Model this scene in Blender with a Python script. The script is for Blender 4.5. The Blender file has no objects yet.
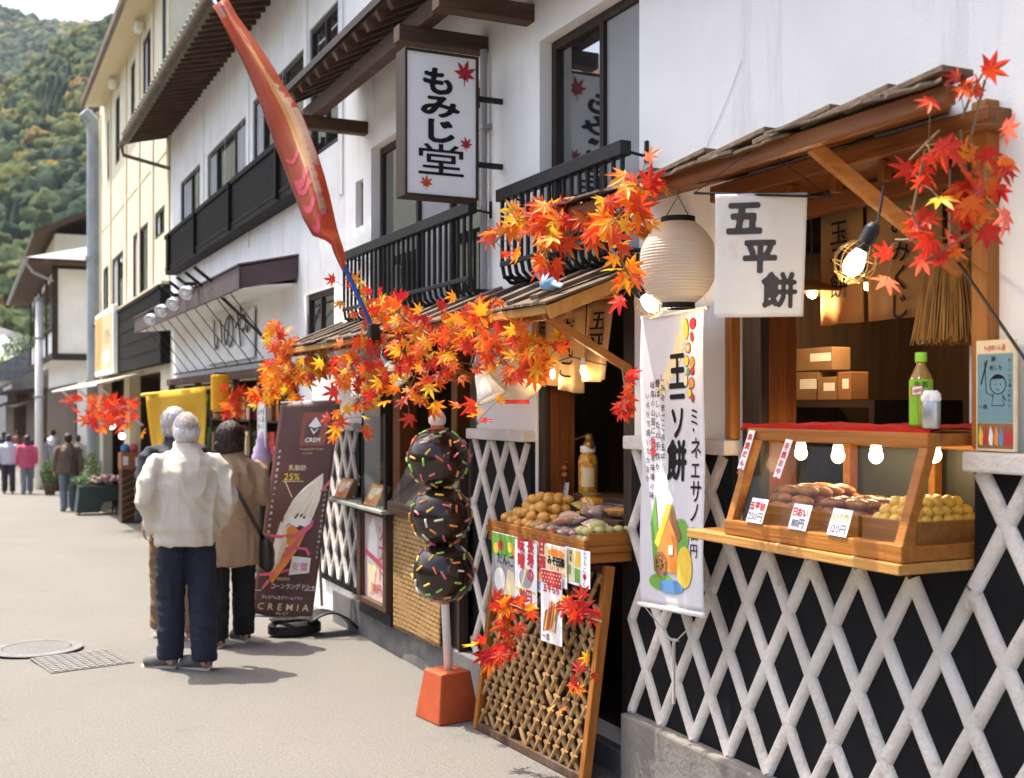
import bpy, math, random
import numpy as np
from mathutils import Vector, Matrix, noise
R = math.radians
scene = bpy.context.scene
COL = scene.collection
rng = random.Random(7)

# ------------------------------------------------------------------ camera, world, sun, exposure
F_PX = 1150.0; YAW = R(25.4); CAM_H = 1.7; HORIZON = 405.0
SA, CA = math.sin(YAW), math.cos(YAW)
cam_d = bpy.data.cameras.new('camera')
cam_d.sensor_width = 36.0
cam_d.lens = F_PX * 36.0 / 1024.0
cam_d.shift_y = (HORIZON - 389.0) / 1024.0
cam_d.clip_end = 6000
cam_d.dof.use_dof = True
cam_d.dof.focus_distance = 4.9
cam_d.dof.aperture_fstop = 3.2
cam = bpy.data.objects.new('camera', cam_d)
cam.location = (0, 0, CAM_H)
cam.rotation_euler = (R(90), 0, -YAW)
COL.objects.link(cam)
scene.camera = cam

SUN = Vector((-0.40, 0.60, 1.65)).normalized()
w = bpy.data.worlds.new('World'); scene.world = w; w.use_nodes = True
nt = w.node_tree
sky = nt.nodes.new('ShaderNodeTexSky'); sky.sky_type = 'NISHITA'; sky.sun_disc = False
sky.sun_elevation = math.asin(SUN.z); sky.sun_rotation = math.atan2(SUN.x, SUN.y)
sky.dust_density = 5.0; sky.air_density = 1.0; sky.ozone_density = 1.0
bg = nt.nodes['Background']; bg.inputs['Strength'].default_value = 0.15
nt.links.new(sky.outputs[0], bg.inputs['Color'])
sun_d = bpy.data.lights.new('sun', 'SUN'); sun_d.energy = 3.4; sun_d.angle = R(0.5)
sun_d.color = (1.0, 0.93, 0.82)
sun_o = bpy.data.objects.new('sun', sun_d); COL.objects.link(sun_o)
sun_o.rotation_euler = SUN.to_track_quat('Z', 'Y').to_euler()
sun_o.location = (-20, 30, 80)
scene.view_settings.view_transform = 'Standard'
scene.view_settings.look = 'None'
scene.view_settings.gamma = 1.0
scene.view_settings.use_curve_mapping = False
scene.view_settings.exposure = 1.5
scene.render.engine = 'CYCLES'
scene.cycles.use_denoising = True
scene.cycles.max_bounces = 7
scene.cycles.transparent_max_bounces = 12
scene.cycles.sample_clamp_indirect = 6.0

# ------------------------------------------------------------------ helpers
def at(px, py, X=None, Y=None, Z=None, d=None):
    """place in the street seen at a pixel of the survey photo, on a known plane"""
    t = (px - 512.0) / F_PX; u = (HORIZON - py) / F_PX
    dx = SA + t * CA; dy = CA - t * SA
    s = d if d is not None else X / dx if X is not None else Y / dy if Y is not None else (Z - CAM_H) / u
    return Vector((s * dx, s * dy, CAM_H + s * u))

def V(*a): return Vector(a)
ORIG = {}

def thing(name, label, cat, loc=(0, 0, 0), group=None, rotz=0):
    o = bpy.data.objects.new(name, None)
    o.empty_display_size = 0.1
    COL.objects.link(o); o.location = loc; o.rotation_euler = (0, 0, rotz)
    tag(o, label, cat, group)
    ORIG[o.name] = Vector(loc)
    return o

def tag(o, label, cat, group=None):
    o['label'] = label; o['category'] = cat
    if group: o['group'] = group
    return o

def structure(o, kind='structure'):
    o['kind'] = kind
    return o

def copy_thing(o, loc=None, label=None, rotz=None, scale=None, parent=None):
    c = o.copy(); COL.objects.link(c)
    if parent is not None: c.parent = parent
    if loc is not None: c.location = loc
    if rotz is not None: c.rotation_euler = (0, 0, rotz)
    if scale is not None: c.scale = (scale,) * 3
    if label: c['label'] = label
    for ch in list(o.children): copy_thing(ch, parent=c)
    return c

GLYPH = {}
def glyph(ch, bold=0.0, res=3):
    k = (ch, bold, res)
    if k not in GLYPH:
        c = bpy.data.curves.new('g', 'FONT'); c.body = ch; c.offset = bold; c.resolution_u = res
        o = bpy.data.objects.new('g', c); COL.objects.link(o)
        dg = bpy.context.evaluated_depsgraph_get()
        m = bpy.data.meshes.new_from_object(o.evaluated_get(dg))
        vs = [(v.co.x, v.co.y) for v in m.vertices]; fs = [tuple(p.vertices) for p in m.polygons]
        xs = [v[0] for v in vs] or [0, 0.4]
        GLYPH[k] = (vs, fs, min(xs), max(xs))
        bpy.data.objects.remove(o); bpy.data.meshes.remove(m); bpy.data.curves.remove(c)
    return GLYPH[k]

BRUSH = {}
def brush_glyph(ch, grow, cell=0.02):
    """the character with fat rounded brush strokes"""
    k = (ch, grow)
    if k in BRUSH: return BRUSH[k]
    vs, fs, x0, x1 = glyph(ch, 0.0, 4)
    P = np.array(vs); lo = P.min(0) - grow - 0.06; hi = P.max(0) + grow + 0.06
    gx = np.arange(lo[0], hi[0], cell); gy = np.arange(lo[1], hi[1], cell); X, Y = np.meshgrid(gx, gy)
    ins = np.zeros(X.shape, bool)
    for f in fs:
        for i in range(1, len(f) - 1):
            a, b, c = P[f[0]], P[f[i]], P[f[i + 1]]
            s = lambda p, q: (q[0] - p[0]) * (Y - p[1]) - (q[1] - p[1]) * (X - p[0])
            d1, d2, d3 = s(a, b), s(b, c), s(c, a)
            ins |= ((d1 >= 0) & (d2 >= 0) & (d3 >= 0)) | ((d1 <= 0) & (d2 <= 0) & (d3 <= 0))
    pts = np.stack([X.ravel(), Y.ravel()], 1); I = pts[ins.ravel()]; O = pts[~ins.ravel()]
    def near(A, B):
        r = np.empty(len(A))
        for i in range(0, len(A), 400): r[i:i + 400] = np.sqrt(((A[i:i + 400, None] - B[None]) ** 2).sum(2).min(1))
        return r
    F = np.zeros(ins.size); F[~ins.ravel()] = near(O, I) - cell / 2; F[ins.ravel()] = -near(I, O) + cell / 2
    F = F.reshape(X.shape)
    for _ in range(2):
        Q = np.pad(F, 1, mode='edge'); F = (Q[:-2, 1:-1] + Q[2:, 1:-1] + Q[1:-1, :-2] + Q[1:-1, 2:] + 4 * F) / 8
    F = F - grow; ov, of = [], []
    for j in range(len(gy) - 1):
        run = None
        for i in range(len(gx) - 1):
            q = [(i, j), (i + 1, j), (i + 1, j + 1), (i, j + 1)]; v = [F[b, a] for a, b in q]
            full = all(t < 0 for t in v)
            if full and run is None: run = i
            if run is not None and (not full or i == len(gx) - 2 or i - run >= 3):
                e = i + 1 if full else i; b = len(ov); ov += [(gx[run], gy[j]), (gx[e], gy[j]), (gx[e], gy[j + 1]), (gx[run], gy[j + 1])]; of.append((b, b + 1, b + 2, b + 3)); run = None
            if full or all(t >= 0 for t in v): continue
            poly = []
            for t in range(4):
                a, b = v[t], v[(t + 1) % 4]; pa = np.array((gx[q[t][0]], gy[q[t][1]])); u = q[(t + 1) % 4]; pb = np.array((gx[u[0]], gy[u[1]]))
                if a < 0: poly.append(tuple(pa))
                if (a < 0) != (b < 0): poly.append(tuple(pa + (pb - pa) * (a / (a - b))))
            if len(poly) > 2: b = len(ov); ov += poly; of.append(tuple(range(b, b + len(poly))))
    BRUSH[k] = (ov, of, x0, x1)
    return BRUSH[k]

class Frame:
    """a flat sheet in the place: origin, right, up, normal (towards the reader)"""
    def __init__(s, o, r, u):
        s.o = Vector(o); s.r = Vector(r).normalized(); s.u = Vector(u).normalized(); s.n = s.r.cross(s.u).normalized()
    def p(s, x, y, z=0.0): return s.o + s.r * x + s.u * y + s.n * z

class MB:
    def __init__(s): s.v = []; s.f = []; s.m = []
    def add(s, vs, fs, m=0):
        b = len(s.v); s.v.extend([tuple(v) for v in vs])
        s.f.extend([tuple(b + i for i in f) for f in fs]); s.m.extend([m] * len(fs))
    def obox(s, c, ax, ay, az, m=0):
        c = Vector(c); ax, ay, az = Vector(ax), Vector(ay), Vector(az)
        vs = [c + ax * i + ay * j + az * k for k in (-1, 1) for j in (-1, 1) for i in (-1, 1)]
        s.add(vs, [(0, 2, 3, 1), (4, 5, 7, 6), (0, 1, 5, 4), (2, 6, 7, 3), (0, 4, 6, 2), (1, 3, 7, 5)], m)
    def box(s, lo, hi, m=0):
        lo, hi = Vector(lo), Vector(hi); h = (hi - lo) / 2
        s.obox((lo + hi) / 2, (h.x, 0, 0), (0, h.y, 0), (0, 0, h.z), m)
    def beam(s, p, q, wd, h, up=(0, 0, 1), m=0):
        p, q = Vector(p), Vector(q); d = q - p; up = Vector(up)
        sd = d.cross(up)
        if sd.length < 1e-6: sd = d.cross(Vector((1, 0, 0)))
        sd.normalize(); u2 = sd.cross(d).normalized()
        s.obox((p + q) / 2, d / 2, sd * wd / 2, u2 * h / 2, m)
    def tube(s, pts, r, n=8, m=0, cap=True, sx=1.0):
        pts = [Vector(p) for p in pts]; N = len(pts)
        rs = r if isinstance(r, (list, tuple)) else [r] * N
        b = len(s.v); prev = None
        for i, p in enumerate(pts):
            d = (pts[min(i + 1, N - 1)] - pts[max(i - 1, 0)]).normalized()
            if prev is None:
                a = d.orthogonal().normalized()
                if abs(d.z) > 0.8:
                    a = Vector((1, 0, 0)) - d * d.x; a.normalize()
            else:
                a = prev - d * prev.dot(d)
                a = a.normalized() if a.length > 1e-6 else d.orthogonal().normalized()
            prev = a; c = d.cross(a)
            rr = rs[i]; ra, rc = rr if isinstance(rr, tuple) else (rr, rr)
            for k in range(n):
                t = 2 * math.pi * k / n
                s.v.append(tuple(p + a * math.cos(t) * ra + c * math.sin(t) * rc))
        for i in range(N - 1):
            for k in range(n):
                k2 = (k + 1) % n
                s.f.append((b + i * n + k, b + i * n + k2, b + (i + 1) * n + k2, b + (i + 1) * n + k)); s.m.append(m)
        if cap:
            s.f.append(tuple(b + k for k in reversed(range(n)))); s.m.append(m)
            s.f.append(tuple(b + (N - 1) * n + k for k in range(n))); s.m.append(m)
    def loft(s, secs, n=20, m=0):
        """secs: (x, y, z, rx, ry) horizontal ellipses, stacked"""
        b = len(s.v)
        for (x, y, z, rx, ry) in secs:
            for k in range(n):
                t = 2 * math.pi * k / n
                s.v.append((x + rx * math.cos(t), y + ry * math.sin(t), z))
        N = len(secs); up = secs[-1][2] > secs[0][2]
        for i in range(N - 1):
            for k in range(n):
                k2 = (k + 1) % n
                q = (b + i * n + k, b + i * n + k2, b + (i + 1) * n + k2, b + (i + 1) * n + k)
                s.f.append(q if up else q[::-1]); s.m.append(m)
        e0 = tuple(b + k for k in range(n)); e1 = tuple(b + (N - 1) * n + k for k in range(n))
        s.f.append(e0[::-1] if up else e0); s.m.append(m)
        s.f.append(e1 if up else e1[::-1]); s.m.append(m)
    def lathe(s, prof, c, n=24, m=0, ax=(0, 0, 1)):
        c = Vector(c); ax = Vector(ax).normalized(); a = ax.orthogonal().normalized(); q = ax.cross(a)
        b = len(s.v)
        for (r, z) in prof:
            for k in range(n):
                t = 2 * math.pi * k / n
                s.v.append(tuple(c + ax * z + (a * math.cos(t) + q * math.sin(t)) * max(r, 1e-4)))
        for i in range(len(prof) - 1):
            for k in range(n):
                k2 = (k + 1) % n
                s.f.append((b + i * n + k, b + i * n + k2, b + (i + 1) * n + k2, b + (i + 1) * n + k)); s.m.append(m)
    def ball(s, c, r, nu=16, nv=10, m=0, rot=None):
        c = Vector(c); r = Vector(r) if isinstance(r, (tuple, list, Vector)) else Vector((r, r, r))
        b = len(s.v)
        def put(v):
            v = Vector((v[0] * r.x, v[1] * r.y, v[2] * r.z))
            if rot is not None: v = rot @ v
            s.v.append(tuple(c + v))
        put((0, 0, -1))
        for i in range(1, nv):
            p = -math.pi / 2 + math.pi * i / nv
            for k in range(nu):
                t = 2 * math.pi * k / nu
                put((math.cos(p) * math.cos(t), math.cos(p) * math.sin(t), math.sin(p)))
        put((0, 0, 1)); top = b + 1 + (nv - 1) * nu
        for k in range(nu):
            k2 = (k + 1) % nu
            s.f.append((b, b + 1 + k2, b + 1 + k)); s.m.append(m)
            s.f.append((top, top - nu + k, top - nu + k2)); s.m.append(m)
            for i in range(nv - 2):
                q = b + 1 + i * nu
                s.f.append((q + k, q + k2, q + nu + k2, q + nu + k)); s.m.append(m)
    def prism(s, pts, ext, m=0):
        """flat outline pushed through its real thickness"""
        pts = [Vector(p) for p in pts]; ext = Vector(ext); n = len(pts)
        fs = [tuple(reversed(range(n))), tuple(range(n, 2 * n))] + [(i, (i + 1) % n, n + (i + 1) % n, n + i) for i in range(n)]
        s.add(pts + [p + ext for p in pts], fs, m)
    def quad(s, a, b, c, d, m=0): s.add([a, b, c, d], [(0, 1, 2, 3)], m)
    def shape(s, fr, pts, z=0.0015, m=0):
        s.add([fr.p(x, y, z) for x, y in pts], [tuple(range(len(pts)))], m)
    def rect(s, fr, x0, y0, x1, y1, z=0.0015, m=0):
        s.shape(fr, [(x0, y0), (x1, y0), (x1, y1), (x0, y1)], z, m)
    def disc(s, fr, x, y, rx, ry=None, z=0.0015, m=0, n=18, rot=0):
        ry = ry or rx; c, q = math.cos(rot), math.sin(rot)
        s.shape(fr, [(x + c * rx * math.cos(a) - q * ry * math.sin(a), y + q * rx * math.cos(a) + c * ry * math.sin(a))
                     for a in [2 * math.pi * k / n for k in range(n)]], z, m)
    def ribbon(s, fr, pts, wd, z=0.0015, m=0):
        L = []; Rr = []
        for i, (x, y) in enumerate(pts):
            x0, y0 = pts[max(i - 1, 0)]; x1, y1 = pts[min(i + 1, len(pts) - 1)]
            dx, dy = x1 - x0, y1 - y0; l = math.hypot(dx, dy) or 1
            ww = wd[i] if isinstance(wd, (list, tuple)) else wd
            L.append((x - dy / l * ww / 2, y + dx / l * ww / 2)); Rr.append((x + dy / l * ww / 2, y - dx / l * ww / 2))
        for i in range(len(pts) - 1):
            s.shape(fr, [L[i], Rr[i], Rr[i + 1], L[i + 1]], z, m)
    def text(s, fr, body, x, y, size, bold=0.0, z=0.0025, m=0, vertical=False, step=1.05, res=3, sx=1.0, center=False, fn=None):
        if center and not vertical:
            wd = sum((glyph(c, 0.0, res)[3] + 0.06) * sx * size if c != ' ' else 0.35 * size * sx for c in body)
            x -= wd / 2
        for c in body:
            if c == ' ':
                if vertical: y -= size * step * 0.6
                else: x += 0.35 * size * sx
                continue
            vs, fs, x0, x1 = brush_glyph(c, bold) if bold >= 0.03 else glyph(c, min(bold, 0.008), res)
            ox = x - (x0 + x1) / 2 * size * sx if vertical else x
            P = (lambda a, b: fr.p(a, b, z)) if fn is None else fn
            s.add([P(ox + a * size * sx, y + b * size) for a, b in vs], fs, m)
            if vertical: y -= size * step
            else: x += (x1 + 0.06) * size * sx
    def grid(s, fn, nu, nv, m=0, thick=None, flip=False):
        P = [[Vector(fn(i / nu, j / nv)) for i in range(nu + 1)] for j in range(nv + 1)]
        b = len(s.v)
        for row in P: s.v.extend([tuple(p) for p in row])
        for j in range(nv):
            for i in range(nu):
                q = b + j * (nu + 1) + i
                ff = (q, q + 1, q + nu + 2, q + nu + 1)
                s.f.append(ff[::-1] if flip else ff); s.m.append(m)
    def split(s, name, mats, parent, **kw):
        """every loose piece as a part of its own"""
        up = list(range(len(s.v)))
        def root(a):
            while up[a] != a: up[a] = up[up[a]]; a = up[a]
            return a
        for f in s.f:
            for a in f[1:]: up[root(a)] = root(f[0])
        groups = {}
        for f, m in zip(s.f, s.m): groups.setdefault(root(f[0]), []).append((f, m))
        out = []
        for fs in groups.values():
            q = MB(); ix = {}
            for f, m in fs:
                for a in f:
                    if a not in ix: ix[a] = len(q.v); q.v.append(s.v[a])
                q.f.append(tuple(ix[a] for a in f)); q.m.append(m)
            out.append(q.build(name, mats, parent, **kw))
        return out
    def build(s, name, mats, parent=None, bevel=0.0, smooth=False, loc=None, seg=2, solid=0.0, angle=35):
        me = bpy.data.meshes.new(name)
        o = bpy.data.objects.new(name, me)
        base = ORIG[parent.name] if parent is not None else Vector(loc) if loc is not None else Vector((0, 0, 0))
        me.from_pydata([(a[0] - base.x, a[1] - base.y, a[2] - base.z) for a in s.v], [], s.f)
        if not isinstance(mats, (list, tuple)): mats = [mats]
        for mm in mats: me.materials.append(mm)
        if len(mats) > 1: me.polygons.foreach_set('material_index', s.m)
        if smooth: me.polygons.foreach_set('use_smooth', [True] * len(me.polygons))
        me.update()
        COL.objects.link(o)
        if parent is not None: o.parent = parent
        else: o.location = base
        ORIG[o.name] = base
        if solid:
            md = o.modifiers.new('solid', 'SOLIDIFY'); md.thickness = solid; md.offset = 0
        if bevel:
            md = o.modifiers.new('bevel', 'BEVEL'); md.width = bevel; md.segments = seg; md.limit_method = 'ANGLE'; md.angle_limit = R(angle)
            md.use_clamp_overlap = True
        return o

def organic(mb, name, mat, parent, voxel=0.01, smooth=4, wrinkle=0.0, wscale=0.12, folds=None, tufts=0, extra=None, tw=0.0022):
    """union of closed forms grown into ONE continuous skin"""
    tmp = mb.build('tmp', mat)
    md = tmp.modifiers.new('r', 'REMESH'); md.mode = 'VOXEL'; md.voxel_size = voxel
    if smooth:
        md = tmp.modifiers.new('s', 'SMOOTH'); md.iterations = smooth; md.factor = 0.5
    if wrinkle:
        tx = bpy.data.textures.new('cloth_folds', 'CLOUDS'); tx.noise_scale = wscale; tx.noise_depth = 2
        md = tmp.modifiers.new('d', 'DISPLACE'); md.texture = tx; md.strength = wrinkle; md.mid_level = 0.5; md.texture_coords = 'LOCAL'
    dg = bpy.context.evaluated_depsgraph_get()
    me = bpy.data.meshes.new_from_object(tmp.evaluated_get(dg)); me.name = name
    bpy.data.objects.remove(tmp)
    base = ORIG[parent.name]
    if base.length > 1e-6:
        for v in me.vertices: v.co = v.co - base
    if folds:                                               # soft creases of cloth, really in the surface
        amp, fx, fy, fz, sd = folds
        co = [(v.co.copy(), v.normal.copy()) for v in me.vertices]
        for v, (c, n) in zip(me.vertices, co):
            w1 = noise.noise((c.x * 5 + sd, c.y * 5, c.z * 5)) * 0.6
            q = 1 - abs(noise.noise((c.x * fx + w1 + sd, c.y * fy, c.z * fz + w1 * 2 + c.x * 3)))
            q2 = 1 - abs(noise.noise((c.x * fx * 0.6 + 9, c.y * fy * 0.6 + sd, c.z * fz * 3.1 + c.x * 6)))
            v.co = c + n * amp * (q ** 2 * 0.9 + q2 ** 3 * 0.6 - 0.8)
        me.update()
    if tufts:
        r_ = random.Random(tufts); nv = [(v.co.copy(), v.normal.copy()) for v in me.vertices]; vs = [tuple(c) for c, n in nv]; fs = [tuple(p.vertices) for p in me.polygons]
        for _ in range(tufts):
            c, n = nv[r_.randrange(len(nv))] if not extra or r_.random() < 0.5 else extra[r_.randrange(len(extra))]; dn = Vector((0, 0, -1)) + Vector((r_.gauss(0, .35), r_.gauss(0, .35), 0)); t = dn - n * dn.dot(n) * 0.85
            if t.length < 0.05: t = n.orthogonal()
            t.normalize(); sd = n.cross(t) * tw; L = r_.uniform(0.014, 0.034); b = len(vs)
            vs += [tuple(c - sd), tuple(c + sd), tuple(c + t * L * 0.6 + n * 0.004), tuple(c + t * L + n * r_.uniform(0.001, 0.006))]; fs += [(b, b + 1, b + 2), (b + 1, b + 3, b + 2)]
        m2 = bpy.data.meshes.new(name); m2.from_pydata(vs, [], fs); m2.update(); bpy.data.meshes.remove(me); me = m2
    me.polygons.foreach_set('use_smooth', [True] * len(me.polygons))
    me.materials.clear(); me.materials.append(mat)
    o = bpy.data.objects.new(name, me); COL.objects.link(o); o.parent = parent
    ORIG[o.name] = ORIG[parent.name]
    return o

# ------------------------------------------------------------------ materials
def newmat(name):
    m = bpy.data.materials.new(name); m.use_nodes = True
    return m, m.node_tree, m.node_tree.nodes['Principled BSDF']

def _noise(nt, vec, scale, detail=4, rough=0.55):
    n = nt.nodes.new('ShaderNodeTexNoise'); n.inputs['Scale'].default_value = scale
    n.inputs['Detail'].default_value = detail; n.inputs['Roughness'].default_value = rough
    nt.links.new(vec, n.inputs['Vector']); return n.outputs['Fac']

def _ramp(nt, fac, a, b):
    r = nt.nodes.new('ShaderNodeMapRange'); r.inputs['From Min'].default_value = a; r.inputs['From Max'].default_value = b
    nt.links.new(fac, r.inputs['Value']); return r.outputs['Result']

def _mix(nt, fac, a, b):
    n = nt.nodes.new('ShaderNodeMix'); n.data_type = 'RGBA'
    if isinstance(fac, float): n.inputs[0].default_value = fac
    else: nt.links.new(fac, n.inputs[0])
    for sock, v in ((n.inputs[6], a), (n.inputs[7], b)):
        if isinstance(v, tuple): sock.default_value = (*v, 1)
        else: nt.links.new(v, sock)
    return n.outputs[2]

def _coord(nt, stretch=(1, 1, 1)):
    tc = nt.nodes.new('ShaderNodeTexCoord'); mp = nt.nodes.new('ShaderNodeMapping')
    mp.inputs['Scale'].default_value = stretch
    nt.links.new(tc.outputs['Object'], mp.inputs['Vector']); return mp.outputs['Vector']

def pm(name, c1, c2=None, scale=6.0, rough=0.6, bump=0.0, bscale=40.0, stretch=(1, 1, 1), metal=0.0, spec=0.5,
       lo=0.35, hi=0.65, c3=None, s3=1.5, lo3=0.5, hi3=0.75, stretch3=None, coat=0.0, trans=0.0, transcol=None,
       rvar=0.12, sheen=0.0, alpha=None, ior=None, detail=5):
    m, nt, bs = newmat(name)
    c2 = c2 or tuple(x * 0.8 for x in c1)
    vec = _coord(nt, stretch)
    f = _ramp(nt, _noise(nt, vec, scale, detail), lo, hi)
    col = _mix(nt, f, c1, c2)
    if c3 is not None:
        v3 = _coord(nt, stretch3 or (1, 1, 1))
        col = _mix(nt, _ramp(nt, _noise(nt, v3, s3, 6, 0.65), lo3, hi3), col, c3)
    nt.links.new(col, bs.inputs['Base Color'])
    bs.inputs['Roughness'].default_value = rough
    if rvar:
        rr = nt.nodes.new('ShaderNodeMapRange'); rr.inputs['To Min'].default_value = max(0.02, rough - rvar); rr.inputs['To Max'].default_value = min(1, rough + rvar)
        nt.links.new(_noise(nt, vec, scale * 2.3, 3), rr.inputs['Value']); nt.links.new(rr.outputs[0], bs.inputs['Roughness'])
    bs.inputs['Metallic'].default_value = metal
    bs.inputs['Specular IOR Level'].default_value = spec
    if ior: bs.inputs['IOR'].default_value = ior
    bs.inputs['Coat Weight'].default_value = coat
    if coat: bs.inputs['Coat Roughness'].default_value = 0.06
    if sheen:
        bs.inputs['Sheen Weight'].default_value = sheen
    if bump:
        b = nt.nodes.new('ShaderNodeBump'); b.inputs['Strength'].default_value = bump; b.inputs['Distance'].default_value = 0.02
        nt.links.new(_noise(nt, vec, bscale, 4), b.inputs['Height']); nt.links.new(b.outputs[0], bs.inputs['Normal'])
    if trans:
        tb = nt.nodes.new('ShaderNodeBsdfTranslucent'); mx = nt.nodes.new('ShaderNodeMixShader')
        mx.inputs[0].default_value = trans
        if transcol: tb.inputs['Color'].default_value = (*transcol, 1)
        else: nt.links.new(col, tb.inputs['Color'])
        nt.links.new(bs.outputs[0], mx.inputs[1]); nt.links.new(tb.outputs[0], mx.inputs[2])
        nt.links.new(mx.outputs[0], nt.nodes['Material Output'].inputs['Surface'])
    return m

def wood(name, c1, c2, axis='y', rough=0.55, bump=0.25, c3=None):
    st = {'x': (0.8, 14, 14), 'y': (14, 0.8, 14), 'z': (14, 14, 0.8)}[axis]
    return pm(name, c1, c2, scale=2.2, rough=rough, bump=bump, bscale=5.0, stretch=st, lo=0.3, hi=0.7, spec=0.28, c3=c3, s3=2.0, lo3=0.55, hi3=0.8)

def emit(name, col, strength):
    m, nt, bs = newmat(name)
    bs.inputs['Base Color'].default_value = (*col, 1)
    bs.inputs['Emission Color'].default_value = (*col, 1); bs.inputs['Emission Strength'].default_value = strength
    return m

def flat(name, c, rough=0.6, spec=0.4):
    return pm(name, c, tuple(x * 0.88 for x in c), scale=14, rough=rough, spec=spec, rvar=0.08)

def glassmat(name, tint=(1, 1, 1), opacity=0.1, rough=0.02, refl=0.04):
    """thin pane: mostly see-through, mirrors at a slant"""
    m, nt, bs = newmat(name)
    nt.nodes.remove(bs)
    tr = nt.nodes.new('ShaderNodeBsdfTransparent'); tr.inputs[0].default_value = (*tint, 1)
    gl = nt.nodes.new('ShaderNodeBsdfGlossy'); gl.inputs['Roughness'].default_value = rough
    lw = nt.nodes.new('ShaderNodeLayerWeight'); lw.inputs['Blend'].default_value = 0.5
    pw = nt.nodes.new('ShaderNodeMath'); pw.operation = 'POWER'; pw.inputs[1].default_value = 5.0; nt.links.new(lw.outputs['Facing'], pw.inputs[0])
    fr = nt.nodes.new('ShaderNodeMapRange'); fr.inputs['To Min'].default_value = refl; nt.links.new(pw.outputs[0], fr.inputs['Value'])
    df = nt.nodes.new('ShaderNodeBsdfDiffuse'); df.inputs[0].default_value = (0.6, 0.62, 0.6, 1)
    m1 = nt.nodes.new('ShaderNodeMixShader'); m1.inputs[0].default_value = opacity
    nt.links.new(tr.outputs[0], m1.inputs[1]); nt.links.new(df.outputs[0], m1.inputs[2])
    m2 = nt.nodes.new('ShaderNodeMixShader')
    nt.links.new(fr.outputs[0], m2.inputs[0]); nt.links.new(m1.outputs[0], m2.inputs[1]); nt.links.new(gl.outputs[0], m2.inputs[2])
    nt.links.new(m2.outputs[0], nt.nodes['Material Output'].inputs['Surface'])
    return m

M = {}
M['plaster'] = pm('white_plaster', (0.89, 0.875, 0.835), (0.85, 0.835, 0.795), scale=3, rough=0.85, bump=0.12, bscale=60,
                  c3=(0.58, 0.56, 0.52), s3=1.6, lo3=0.55, hi3=0.85, stretch3=(3, 3, 0.35), rvar=0.05)
M['plaster_old'] = pm('weathered_white_boards', (0.82, 0.81, 0.78), (0.73, 0.72, 0.69), scale=2.5, rough=0.85, bump=0.15, bscale=50,
                      c3=(0.36, 0.34, 0.31), s3=3.0, lo3=0.6, hi3=0.82, stretch3=(4, 4, 0.3), rvar=0.05)
M['cream'] = pm('cream_stucco', (0.66, 0.60, 0.44), (0.60, 0.54, 0.385), scale=2, rough=0.85, bump=0.1, bscale=40,
                c3=(0.50, 0.47, 0.24), s3=1.2, lo3=0.55, hi3=0.8, stretch3=(3, 3, 0.25))
M['cream_trim'] = pm('cream_render_trim', (0.64, 0.565, 0.39), (0.58, 0.50, 0.33), scale=2, rough=0.8, c3=(0.45, 0.40, 0.22), s3=1.5, lo3=0.6, hi3=0.85, stretch3=(3, 3, 0.3))
M['concrete'] = pm('grey_concrete', (0.22, 0.20, 0.175), (0.15, 0.137, 0.12), scale=4, rough=0.9, bump=0.3, bscale=35,
                   c3=(0.14, 0.13, 0.11), s3=2.0, lo3=0.55, hi3=0.8, stretch3=(2, 2, 0.5))
M['kerb'] = pm('dark_stone', (0.16, 0.155, 0.15), (0.10, 0.10, 0.10), scale=4, rough=0.85, bump=0.3, bscale=35, c3=(0.25, 0.23, 0.2), s3=2.5)
M['namako_black'] = pm('black_wall_tile', (0.010, 0.011, 0.013), (0.006, 0.0065, 0.008), scale=3, rough=0.6, spec=0.10, bump=0.06, bscale=30,
                       c3=(0.06, 0.06, 0.06), s3=5, lo3=0.64, hi3=0.84, stretch3=(1, 1, 0.5))
M['namako_white'] = pm('white_lime_plaster_bars', (0.70, 0.655, 0.60), (0.58, 0.53, 0.475), scale=6, rough=0.88, bump=0.45, bscale=55,
                       c3=(0.32, 0.27, 0.21), s3=8, lo3=0.60, hi3=0.80)
for ax in 'xyz':
    M['honey_' + ax] = wood('honey_pine_' + ax, (0.40, 0.155, 0.028), (0.27, 0.09, 0.015), ax, 0.5)
    M['red_' + ax] = wood('reddish_cedar_' + ax, (0.25, 0.082, 0.018), (0.13, 0.040, 0.009), ax, 0.5)
    M['dark_' + ax] = wood('dark_stained_timber_' + ax, (0.042, 0.026, 0.018), (0.022, 0.014, 0.010), ax, 0.6)
    M['old_' + ax] = wood('weathered_brown_timber_' + ax, (0.105, 0.060, 0.034), (0.055, 0.030, 0.017), ax, 0.75, c3=(0.15, 0.115, 0.09))
    M['pale_' + ax] = wood('pale_bare_wood_' + ax, (0.54, 0.28, 0.08), (0.42, 0.20, 0.05), ax, 0.5)
    M['grey_' + ax] = wood('silvered_roof_board_' + ax, (0.17, 0.125, 0.09), (0.085, 0.058, 0.04), ax, 0.85, c3=(0.27, 0.23, 0.195))
M['iron'] = pm('black_painted_iron', (0.018, 0.017, 0.017), (0.012, 0.011, 0.011), scale=20, rough=0.5, spec=0.25, bump=0.05)
M['iron_brown'] = pm('brown_black_sheet_metal', (0.011, 0.0085, 0.008), (0.007, 0.006, 0.006), scale=6, rough=0.6, spec=0.1, c3=(0.03, 0.023, 0.018), s3=4, lo3=0.62, hi3=0.85)
M['purple_brown'] = pm('purplish_brown_fascia', (0.085, 0.05, 0.055), (0.055, 0.034, 0.04), scale=4, rough=0.55, c3=(0.16, 0.12, 0.11), s3=5, lo3=0.66, hi3=0.85)
M['glass_dark'] = pm('dark_window_glass', (0.015, 0.017, 0.018), (0.02, 0.022, 0.022), scale=2, rough=0.03, rvar=0.0, spec=1.0, ior=2.4)
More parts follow.
